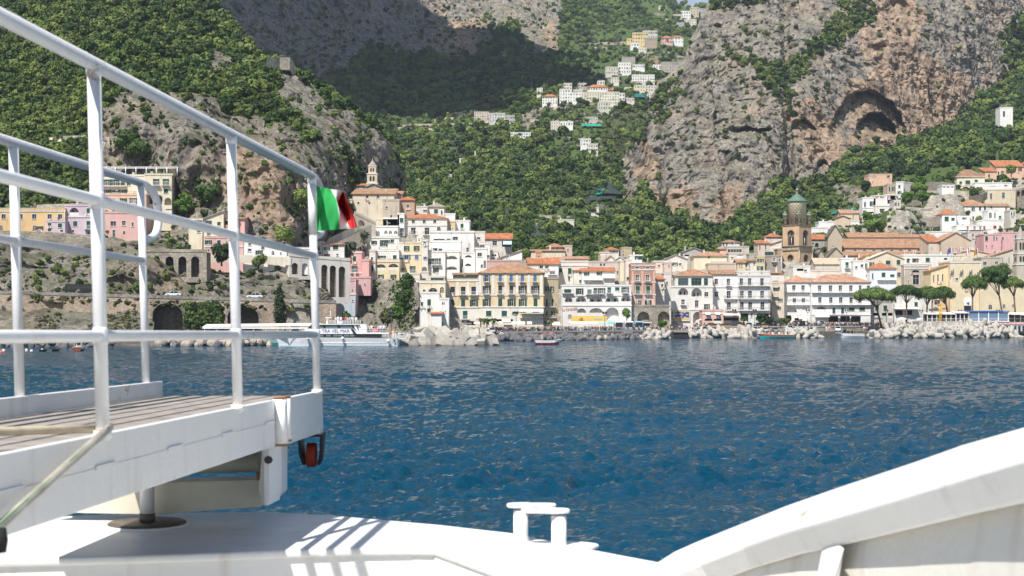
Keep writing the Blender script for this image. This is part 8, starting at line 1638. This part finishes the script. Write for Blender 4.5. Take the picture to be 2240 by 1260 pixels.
mb=MB();hull(mb,9,2.6,1.3,plain('boat_glassgreen',(.2,.42,.42),.3),None);tag(mb.build('motor_boat',None,W_(600,324,0),R(180)),'pale green boat bow peeping out behind the ferry bow','boat')
mb=MB();fo=plain('sea_foam',(.75,.78,.8),.9);r2=random.Random(3)
for k in range(60):
 t_=r2.random();x=rb.location.x-3-t_*5.5;y=rb.location.y-.6+r2.uniform(-1,1)*(.5+t_*1.4);s_=r2.uniform(.1,.38)*(1.2-t_);mb.poly([(x+s_*1.8*math.cos(a_),y+s_*math.sin(a_),.17)for a_ in(0,1,2.2,3.3,4.4,5.4)],fo)
for k in range(16):x=rb.location.x-3+k*.42;mb.poly([(x+.25*math.cos(a_),rb.location.y-1.1+.14*math.sin(a_)+r2.uniform(-.2,.2),.17)for a_ in(0,1.2,2.4,3.6,4.8)],fo)
tag(mb.build('wake_foam'),'white foam trailing behind the red motor boat',None,None,'stuff')
# ------------------------------------------------------------------ foreground: the gangway and the bow of our own ferry
def whitepaint(name,c=(.8,.8,.8),rough=.35,bump=.002,grime=.0):
 m,t,b=newmat(name);setp(b,rough,.4);g=N(t,'ShaderNodeTexCoord')
 n=N(t,'ShaderNodeTexNoise',Scale=2.2,Detail=6.0,Roughness=.6);L(t,g.outputs['Object'],n.inputs['Vector']);n2=N(t,'ShaderNodeTexNoise',Scale=38,Detail=3.0);L(t,g.outputs['Object'],n2.inputs['Vector'])
 mpn=N(t,'ShaderNodeMapping');mpn.inputs['Scale'].default_value=(9,9,.9);L(t,g.outputs['Object'],mpn.inputs[0]);n3=N(t,'ShaderNodeTexNoise',Scale=1.2,Detail=5.0);L(t,mpn.outputs[0],n3.inputs['Vector'])
 c0=ramp(t,n.outputs['Fac'],[(.3,tuple(x*.93 for x in c)),(.6,c)]);st=ramp(t,n3.outputs['Fac'],[(.58,(0,0,0)),(.8,(grime,)*3)])
 n4=N(t,'ShaderNodeTexNoise',Scale=17.0,Detail=6.0,Roughness=.75);L(t,g.outputs['Object'],n4.inputs['Vector']);n5=N(t,'ShaderNodeTexNoise',Scale=1.6,Detail=2.0);L(t,g.outputs['Object'],n5.inputs['Vector']);m5=N(t,'ShaderNodeMath',operation='MULTIPLY');L(t,n4.outputs['Fac'],m5.inputs[0]);L(t,n5.outputs['Fac'],m5.inputs[1]);sp5=ramp(t,m5.outputs[0],[(.395,(0,0,0)),(.43,(.7,.7,.7))]);L(t,mixc(t,sp5,mixc(t,st,c0,(.42,.33,.22)),(.36,.2,.1)),b.inputs['Base Color'])
 L(t,ramp(t,n.outputs['Fac'],[(.3,(rough*1.3,)*3),(.7,(rough*.8,)*3)]),b.inputs['Roughness'])
 bp1=N(t,'ShaderNodeBump',Strength=.5,Distance=bump*6);L(t,n.outputs['Fac'],bp1.inputs['Height']);bp2=N(t,'ShaderNodeBump',Strength=.6,Distance=bump);L(t,n2.outputs['Fac'],bp2.inputs['Height']);L(t,bp1.outputs[0],bp2.inputs['Normal']);L(t,bp2.outputs[0],b.inputs['Normal']);return m
M_rail=whitepaint('ship_white_rail',(.8,.8,.8),.35,.0015,.3);M_ship=whitepaint('ship_white',(.8,.79,.77),.42,.003,.4);M_inp=whitepaint('ship_inner',(.76,.73,.66),.5,.003,.3);M_cream=whitepaint('ship_cream',(.66,.62,.5),.45,.002,.25);M_ster=plain('rusty_steel',(.12,.1,.085),.5,.4,.3,.45,14);M_rust=plain('rust',(.3,.15,.075),.9,.2,0,.5,30)
M_rust2=plain('rust_stain',(.55,.42,.3),.7,.2,0,.4,40)
s1,b0=.0745,-.341
nx=lambda D:-1.216+s1*(D-4.18)
def near(D,h):return Vector((nx(D)-.0245*h,D,CZ+b0-.009*(D-4.18)+h))
def far(D,h):return Vector((nx(D)-.832-.0245*h,D,CZ+b0-.009*(D-4.18)+.012+h))
GW=empty('gangway',(nx(5),5,CZ-.5),0,'white steel gangway with tubular railings reaching out over the bow','gangway');GO=Vector(GW.location)
def gt(pts,r_,nm,n=16,m=None):
 mb=MB();mb.tube([Vector(p)-GO for p in pts],r_,m or M_rail,n);return mb.build(nm,GW)
def bend(a,b,c,k=6):
 a,b,c=Vector(a),Vector(b),Vector(c);return[a*(1-t_)**2+b*2*t_*(1-t_)+c*t_**2 for t_ in[i/k for i in range(k+1)]]
for D in(1.19,2.68,4.18,5.67,7.17):gt([near(D,-.02),near(D,1.105)],.0205,'post');gt([near(D,-.012),near(D,.012)],.028,'weld_collar',12)
for D in(2.57,4.07,5.56,7.05):gt([far(D,-.02),far(D,1.03)],.0195,'post');gt([far(D,-.012),far(D,.012)],.027,'weld_collar',12)
E1=7.17
for D in(2.68,4.18,5.67,7.17):
 for h in(.292,.695,1.088):gt([near(D,h-.026),near(D,h-.019),near(D,h+.019 if h<1 else h),near(D,h+.026 if h<1 else h+.002)],[.0206,.0232,.0232,.0206],'weld_bead',14)
 gt([near(D,.012),near(D,.02)],.0209,'rust_ring',12,M_rust2)
for D in(4.07,5.56,7.05):
 for h in(.272,.652):gt([far(D,h-.025),far(D,h-.018),far(D,h+.018),far(D,h+.025)],[.0196,.022,.022,.0196],'weld_bead',14)
gt([near(.6,1.1),near(E1-.02,1.1)]+bend(near(E1-.02,1.1),near(E1+.24,1.1),near(E1+.24,.95))+bend(near(E1+.24,.9),near(E1+.24,.8),near(E1+.02,.8)),.0215,'top_rail',18)
gt([near(.6,.695),near(E1,.695)],.0175,'middle_rail');gt([near(.6,.292),near(E1,.292)],.0175,'lower_rail')
E2=7.05
gt([far(.6,1.04),far(E2-.02,1.04)]+bend(far(E2-.02,1.04),far(E2+.26,1.04),far(E2+.26,.9))+bend(far(E2+.26,.9),far(E2+.26,.76),far(E2+.02,.76)),.0205,'top_rail',18)
gt([far(.6,.652),far(E2,.652)],.017,'middle_rail');gt([far(.6,.272),far(E2,.272)],.017,'lower_rail')
def plate(fn,D0,D1,h0,h1,th,nm,m=None,side=1):
 mb=MB();pts=[fn(D0,h0),fn(D1,h0),fn(D1,h1),fn(D0,h1)];mb.prism([p-GO for p in pts],(th*side,0,0),m or M_ship);return mb.build(nm,GW,bevel=.004,fix=True)
plate(near,.6,6.28,-.205,.0,-.03,'side_plate');plate(near,6.345,7.30,-.215,.0,-.03,'side_plate');plate(far,.6,7.22,-.16,.04,.03,'side_plate')
for k in range(5):
 D=3.45+k*.66;mb=MB();mb.prism([near(D,-.088)-GO+Vector((.0012,0,0)),near(D+.16,-.088)-GO+Vector((.0012,0,0)),near(D+.16,-.102)-GO+Vector((.0012,0,0)),near(D,-.102)-GO+Vector((.0012,0,0))],(.006,0,0),M_ship);mb.build('drain_lip',GW)
mb=MB();mb.prism([near(.6,-.0955)-GO+Vector((.001,0,0)),near(6.28,-.0955)-GO+Vector((.001,0,0)),near(6.28,-.0975)-GO+Vector((.001,0,0)),near(.6,-.0975)-GO+Vector((.001,0,0))],(.0015,0,0),M_ship);mb.build('weld_seam',GW)
for D,r_ in((6.30,.03),(6.42,.018)):gt([near(D,-.2)+Vector((.02,0,0)),near(D,.006)+Vector((.02,0,0))],r_,'hinge_pin',14,M_ship)
for D,h in((6.30,.012),(6.30,-.2),(6.42,.01),(6.42,-.19)):gt([near(D,h-.006)+Vector((.02,0,0)),near(D,h+.004)+Vector((.02,0,0))],.0315 if D<6.35 else.0195,'rusty_washer',12,M_rust)
M_deckb=plain('gangway_board',(.31,.28,.25),.85,.2,0,.25,12,.004);M_gap=plain('black_gap',(.02,.02,.02),.9)
nslat=7;wid=.832-.06
for k in range(nslat):
 a=.03+wid*k/nslat;b=a+wid/nslat-.018;mb=MB()
 pts=[near(.6,-.052)-Vector((a,0,0)),near(7.2,-.052)-Vector((a,0,0)),near(7.2,-.052)-Vector((b,0,0)),near(.6,-.052)-Vector((b,0,0))];mb.prism([p-GO for p in pts],(0,0,.03),M_deckb);mb.build('board',GW)
mb=MB();pts=[near(.6,-.11)-Vector((.03,0,0)),near(7.2,-.11)-Vector((.03,0,0)),near(7.2,-.11)-Vector((.8,0,0)),near(.6,-.11)-Vector((.8,0,0))];mb.prism([p-GO for p in pts],(0,0,.04),M_gap);mb.build('under_frame',GW)
cs=P(682,950,7.22);mb=MB();x0,y0,z0=cs-GO
for s_ in(-1,1):mb.prism([(x0+s_*.05,y0-.06,z0),(x0+s_*.05,y0+.06,z0),(x0+s_*.042,y0+.03,z0-.13),(x0+s_*.03,y0+.02,z0-.155),(x0+s_*.03,y0-.03,z0-.155),(x0+s_*.045,y0-.05,z0-.1)],(.014*s_,0,0),M_iron)
mb.box(x0-.066,y0-.06,z0-.008,x0+.066,y0+.06,z0+.004,M_iron);ca=mb.build('castor_fork',GW,fix=True)
mb=MB();mb.tube([(x0-.022,y0,z0-.105),(x0+.022,y0,z0-.105)],.062,plain('castor_red',(.3,.035,.012),.6),22,smooth=False);mb.build('castor_wheel',GW);mb=MB();mb.box(x0-.05,y0-.05,z0+.004,x0+.05,y0+.05,z0+.03,M_ship);mb.build('castor_mount',GW)
M_hose=plain('canvas_hose',(.55,.47,.34),.8,.2,0,.15,20,.001);M_strap=plain('clear_strap',(.47,.43,.35),.35,.5,.2,.3,9)
mb=MB();mb.tube([P(-260,944,3.5),P(0,944,3.85),P(90,941,4.0),P(225,937,4.24)],.0125,M_hose,12);hz0=mb.build('hose');tag(hz0,'beige canvas hose lying along the gangway boards','hose')
mb=MB();mb.tube([P(-260,941,3.48),P(225,934.5,4.23)],.0022,plain('green_thread',(.06,.3,.12),.8),5);q=mb.build('green_stripe',hz0)
mb=MB();mb.tube([P(240,934,4.16),P(234,940,4.10),P(150,1015,3.84),P(60,1096,3.55),P(-10,1159,3.37),P(-160,1294,3.02)],.0125,M_strap,12);sp_=mb.build('strap');tag(sp_,'translucent grey strap hanging diagonally down the gangway side','strap')
mb=MB();mb.tube([P(234,936,4.09),P(150,1011,3.825),P(60,1092,3.535),P(-12,1156,3.35)],.0016,plain('green_thread',(.06,.3,.12),.8),5);mb.build('green_stripe',sp_)
kb_=P(-2,1182,3.3);mb=MB();mb.lathe([(.004,-.03),(.016,-.028),(.02,0),(.016,.028),(.004,.03)],M_tyre,16,tuple(kb_));tag(mb.build('rubber_knob'),'black rubber knob at the left picture edge below the strap','knob')
FM=[plain('flag_green',(.03,.32,.08),.75,.2,0,.05,9),plain('flag_white',(.76,.76,.74),.75,.2,0,.05,9),plain('flag_red',(.5,.03,.03),.75,.2,0,.06,9)]
Z1=lambda x,y:(680+x/5.041,380+y/5.041)
colsF=[[(25,125),(34,250),(48,440),(60,635)],[(215,168),(275,270),(308,440),(316,612)],[(352,188),(292,330),(372,470),(437,606)],[(368,214),(420,330),(478,470),(512,592)]]
FG=empty('flag',near(7.17,1.0),0,'green, white and red flag fluttering from the end post of the gangway','flag');nU,nV=30,14
def fpt(u,v):
 s_=u*3;i=min(2,int(s_));f=s_-i;f2=f
 def col(c):t_=v*3;j=min(2,int(t_));g=t_-j;a,b=colsF[c][j],colsF[c][j+1];return(a[0]+(b[0]-a[0])*g,a[1]+(b[1]-a[1])*g)
 a,b=col(i),col(i+1);x,y=a[0]+(b[0]-a[0])*f2,a[1]+(b[1]-a[1])*f2
 d=.045*math.sin(u*9.5+v*2.6)*(.3+u)+.03*math.sin(u*5-v*5)*u+.008*math.sin(u*31+v*9)+(.03*math.sin((u-.66)*9)if u>.66 else 0)
 px,py=Z1(x,y);return P(px,py,7.16+d*1.6)
for b_,nm in enumerate(('green_band','white_band','red_band')):
 mb=MB()
 for i in range(nU//3):
  for j in range(nV):
   u0,u1,v0,v1=(b_*10+i)/nU,(b_*10+i+1)/nU,j/nV,(j+1)/nV;mb.poly([fpt(u0,v0)-FG.location,fpt(u1,v0)-FG.location,fpt(u1,v1)-FG.location,fpt(u0,v1)-FG.location],FM[b_],True)
 o=mb.build(nm,FG,fix=True)
 for p in o.data.polygons:p.use_smooth=True
mb=MB();sl=[near(7.17,1.055),near(7.17,.8)];mb.tube([p-FG.location for p in sl],.0228,FM[1],16);mb.build('sleeve',FG)
CR=empty('gangway_cradle',P(322,1160,6.35),0,'white roller cradle on a steel pivot carrying the gangway','cradle');CO=Vector(CR.location)
def cp(pts,d,nm,m,bev=.003):mb=MB();mb.prism([p-CO for p in pts],d,m);return mb.build(nm,CR,bevel=bev,fix=True)
cp([P(120,1121,6.64),P(340,1126,6.62),P(573,1108,6.60),P(570,1049,6.60),P(330,1060,6.62),P(120,1062,6.64)],(0,.012,0),'trough_face',M_cream)
cp([P(120,1062,6.64),P(570,1049,6.60),P(566,1040,6.82),P(120,1052,6.85)],(0,0,-.008),'trough_lip',M_cream)
cp([P(574,972,6.36),P(591,968,6.36),P(590,1098,6.36),P(584,1108,6.36),P(574,1105,6.36),P(566,1070,6.36)],(0,.5,0),'end_plate',M_ship,.006)
cp([P(575,972,6.3),P(591,968,6.3),P(591,1085,6.3),P(586,1107,6.3),P(577,1106,6.3)],(.02,.2,0),'end_plate',M_ship,.006)
mb=MB();mb.tube([P(120,1016,6.72)-CO,P(569,1009,6.68)-CO],.052,M_cream,24);mb.build('roller',CR)
mb=MB();mb.tube([P(586,1006,6.27)-CO,P(588,1006,6.25)-CO],.018,M_iron,8);mb.build('bolt',CR);mb=MB();mb.box(*(P(558,1052,6.45)-CO),*(P(573,1032,6.5)-CO),M_rust)if False else mb.tube([P(566,1032,6.46)-CO,P(566,1050,6.46)-CO],.012,M_rust,6);mb.build('bracket',CR)
zs=CZ-.95;pv=P(322,1150,6.50);pv.z=zs
mb=MB();mb.tube([Vector((pv.x,pv.y,zs+.055))-CO,Vector((pv.x,pv.y,zs+.34))-CO],.033,M_ship,20);mb.build('pivot_post',CR);mb=MB();mb.tube([Vector((pv.x,pv.y,zs+.01))-CO,Vector((pv.x,pv.y,zs+.056))-CO],.036,M_ster,20);mb.build('pivot_foot',CR)
mb=MB();mb.lathe([(.178,zs-CO.z),(.178,zs-CO.z+.012),(.172,zs-CO.z+.016),(.0,zs-CO.z+.017)],M_ster,40,(pv.x-CO.x,pv.y-CO.y,0));mb.build('base_disc',CR);mb=MB();mb.lathe([(.192,zs-CO.z),(.192,zs-CO.z+.006),(.178,zs-CO.z+.008)],M_ship,40,(pv.x-CO.x,pv.y-CO.y,0));mb.build('base_ring',CR)
BW=empty('ferry_bow',(0,5.5,4),0,'white painted bow of the ferry we stand on with curved bulwark and mooring bitts','ferry');BO=Vector(BW.location)
SH_=lambda px,py,h=.95:P(px,py,h*F/(py-HY))
farE=[SH_(x,y)for x,y in((-500,1172),(-200,1150),(0,1143),(150,1128),(360,1121),(590,1119.5),(700,1125),(800,1133),(960,1147),(1120,1165),(1270,1196),(1380,1217),(1440,1228),(1520,1246))]
nearE=[SH_(x,y)for x,y in((1560,1262),(1440,1300),(1150,1272),(948,1199),(900,1197.5),(760,1199.5),(560,1206),(402,1212),(0,1223),(-500,1240))]
mb=MB();top=farE+nearE;mb.prism([p-BO for p in top],(0,0,-.035),M_ship);sh=mb.build('deck_shelf',BW,bevel=.014,fix=True)
fe=nearE[2:];mb=MB()
nE=[(1150,1272),(948,1199),(900,1197.5),(760,1199.5),(560,1206),(402,1212),(0,1223),(-500,1240)]
for(a,b)in zip(nE[:-1],nE[1:]):
 A,Bq=SH_(*a),SH_(*b);A.y+=.02;Bq.y+=.02;mb.poly([A-BO-Vector((0,0,.034)),Bq-BO-Vector((0,0,.034)),Bq-BO-Vector((0,.0,1.2)),A-BO-Vector((0,.0,1.2))],M_ship)
mb.build('shelf_front',BW)
mb=MB();A=[(-3.2,1.0),(3.2,1.0),(3.2,6.2),(-3.2,6.2)];mb.prism([Vector((x,y,CZ-2.1))-BO for x,y in A],(0,0,-.05),plain('deck_paint',(.72,.7,.65),.7));mb.build('working_deck',BW)
mb=MB();hl=farE
for a,b in zip(hl[:-1],hl[1:]):ca_,cb_=a-BO-Vector((0,.01,.03)),b-BO-Vector((0,.01,.03));mb.poly([ca_,cb_,cb_*1.0+Vector((-.1,-1.6,-5.6)),ca_*1.0+Vector((.1,-1.6,-5.6))],M_ship,True)
mb.build('hull',BW)
up=[(1440,1228,5.54),(1475,1205.5,5.46),(1520,1185,5.36),(1609,1149,5.14),(1720,1105,4.86),(1831,1066,4.6),(1997,1011,4.18),(2107,972,3.92),(2240,934,3.6),(2420,885,3.2),(2700,820,2.7)]
lo=[(1425,1262),(1471,1254),(1530,1231),(1664-40,1195),(1664+60,1160),(1830,1131),(1990,1083),(2107,1047),(2240,1008),(2420,955),(2700,880)]
U=[P(*u)for u in up];Lw=[]
for(x,y),u in zip(lo,U):h=CZ-u.z;Lw.append(P(x,y,h*F/(y-HY)))
mb=MB();LV=Vector((.045,.02,-.08))
for i in range(len(U)-1):
 mb.poly([U[i]-BO,Lw[i]-BO,Lw[i+1]-BO,U[i+1]-BO],M_ship,True)
 mb.poly([Lw[i]-BO,Lw[i]-BO+LV,Lw[i+1]-BO+LV,Lw[i+1]-BO],M_ship)
 mb.poly([Lw[i]-BO+LV,U[i]-BO-Vector((0,0,.078)),U[i+1]-BO-Vector((0,0,.078)),Lw[i+1]-BO+LV],M_ship)
 mb.poly([U[i]-BO-Vector((0,0,.078)),U[i]-BO,U[i+1]-BO,U[i+1]-BO-Vector((0,0,.078))],M_ship,True)
o=mb.build('cap_rail',BW,fix=True);md=o.modifiers.new('bevel','BEVEL');md.width=.012;md.segments=3;md.limit_method='ANGLE';md.angle_limit=R(40)
mb=MB()
for i in range(len(U)-1):
 def pt(k,d):q=(Lw[k]*.8+U[k]*.2)-BO;return Vector((q.x-d*.13+.03,q.y-d*.07,q.z-.075-d*.95))
 for s0,s2 in((0,.3),(.3,.7),(.7,1.5)):mb.poly([pt(i,s0),pt(i+1,s0),pt(i+1,s2),pt(i,s2)],M_ship,True)
 q0,q1=U[i]-BO,U[i+1]-BO;mb.poly([q0-Vector((0,0,.07)),q1-Vector((0,0,.07)),q1+Vector((-.5,0,-5.6)),q0+Vector((-.8,0,-5.2))],M_ship,True)
bpz=mb.build('bulwark_plating',BW,fix=True);bpz.data.materials[0]=M_inp
for i,f in((4,.75),):
 q=((Lw[i]*(1-f)+Lw[i+1]*f))-BO;u=((U[i]*(1-f)+U[i+1]*f))-BO;d=(Lw[i+1]-Lw[i]).normalized()*.035;mid=q*.5+u*.5
 mb=MB();mb.prism([q+Vector((.03,0,-.085)),q*.8+u*.2-Vector((0,0,.085)),q*.8+u*.2-Vector((.13,.07,1.0)),q-Vector((.24,.16,1.0)),q-Vector((.05,.03,.3))],d*2.2,M_ship);mb.build('frame',BW,bevel=.004,fix=True)
mb=MB()
pp=[((Lw[i]*.8+U[i]*.2)-BO-Vector((.13*.34-.03,.07*.34,.075+.95*.34-.03)))for i in range(4,len(U))]
for a,b in zip(pp[:-1],pp[1:]):mb.prism([a,b,b-Vector((.05,.04,.01)),a-Vector((.05,.04,.01))],(0,0,-.1),M_ship)
mb.build('stringer',BW,fix=True)
mb=MB();pc=SH_(1200,1198);n=28;mb.prism([Vector((pc.x+.19*math.cos(6.283*i/n)+.02,pc.y+.1*math.sin(6.283*i/n),pc.z))-BO for i in range(n)],(0,0,.014),M_ship);mb.build('bitt_pad',BW,bevel=.005,fix=True)
for(x0,x1,yb,yc,D)in((1123,1155,1186,1112,6.02),(1205,1240,1202,1124,5.84)):
 a,b=P((x0+x1)/2,yb,D),P((x0+x1)/2,yc,D);a.z=zs;mb=MB();mb.lathe([(.042,0),(.034,.012),(.0315,.03),(.0315,b.z-a.z-.008)],M_ship,26,tuple(a-BO));mb.build('bitt_post',BW)
 xa,xb=(1108,1217)if x0==1123 else(1139,1247);c=P((xa+xb)/2,yc-2,D);hw=(xb-xa)/2/F*D;n=36;mb=MB()
 pts=[]
 for i in range(n):an=6.283*i/n;e=2.6;cx_=abs(math.cos(an))**(2/e)*(1 if math.cos(an)>0 else-1);cy_=abs(math.sin(an))**(2/e)*(1 if math.sin(an)>0 else-1);sh_=1.0 if(cx_<0)==(x0==1123)else.72;pts.append(Vector((c.x+hw*cx_,c.y+.045*cy_*sh_,c.z))-BO)
 mb.prism(pts,(0,0,.018),M_ship);mb.build('bitt_cap',BW,bevel=.008,fix=True)
# ------------------------------------------------------------------ the rest of the crowd, too many to count
pts_=[]
for(x0,x1,n,d0,d1,lev)in((965,1085,40,5,9,topz),(1085,1240,130,3,8.5,topz),(1240,1340,60,3,8.5,topz),(1395,1450,24,4,9,topz),(1455,1525,20,4,9,topz),(1525,1690,50,20,32,gz),(1690,1905,190,20,33,gz),(1905,2090,60,20,30,gz)):
 for k in range(n):px=rr.uniform(x0,x1);D=rr.uniform(shoreD(px)+d0,shoreD(px)+d1);pts_.append((*W_(px,D,lev(px)),rr.uniform(.95,1.1),0))
cc=bpy.data.collections.new('crowd');cols_=[('white','denim'),('black','black'),('navy','beige'),('white','black'),('grey','denim'),('red','white'),('light blue','navy'),('black','denim'),('beige','grey')]
for i,(a_,b_)in enumerate(cols_):
 m2=PM[i%3][1].copy()
 for k,mm in enumerate((SKIN,CM[a_],CM[b_],HAIR[i%2])):m2.materials[k]=mm
 cc.objects.link(bpy.data.objects.new('crowd_person_%s'%'abcdefghi'[i],m2))
co_=scatter_obj('crowd','dense far-off crowd filling the promenade behind the nearer people',pts_,cc,9,1.0)
at=co_.data.attributes['rot'];nr=np.zeros((len(pts_),3),np.float32);nr[:,2]=np.random.RandomState(3).uniform(0,6.28,len(pts_));at.data.foreach_set('vector',nr.ravel())
at=co_.data.attributes['scl'];s1_=np.repeat(np.array(pts_)[:,3:4],3,1).astype(np.float32);at.data.foreach_set('vector',s1_.ravel())
# ------------------------------------------------------------------ woodland objects
for nm,lab,key,mat,kw in(('forest','dense green woodland covering the hills','forest',FOREST,dict(n=380,flat=.92)),('olive_scrub','grey green olive trees scattered on the slopes','olive',OLIVE,dict(n=280,leaf=.19,flat=.9)),('hillside_shrubs','low shrubs clinging to cliffs, ledges and walls','shrub',SHRUB,dict(n=180,leaf=.26,flat=.7)),('ivy','bright green ivy hanging over the crag','ivy',IVY,dict(n=240,leaf=.22,flat=.9))):
 scatter_obj(nm,lab,TREES[key],proto_coll(nm,mat,6,**kw),6)
# ------------------------------------------------------------------ sea air
mb=MB();mb.box(-5700,-3200,-6,5700,2800,640,M_wpaint);hz_o=mb.build('haze');hm=bpy.data.materials.new('haze');hm.use_nodes=True;ht=hm.node_tree;ht.nodes.remove(ht.nodes['Principled BSDF'])
pvn=ht.nodes.new('ShaderNodeVolumePrincipled');pvn.inputs['Color'].default_value=(.72,.84,1,1);pvn.inputs['Density'].default_value=.000065;pvn.inputs['Anisotropy'].default_value=.1
ht.links.new(pvn.outputs[0],ht.nodes['Material Output'].inputs['Volume']);hz_o.data.materials.clear();hz_o.data.materials.append(hm);tag(hz_o,'thin bluish sea haze over the bay',None,None,'stuff')
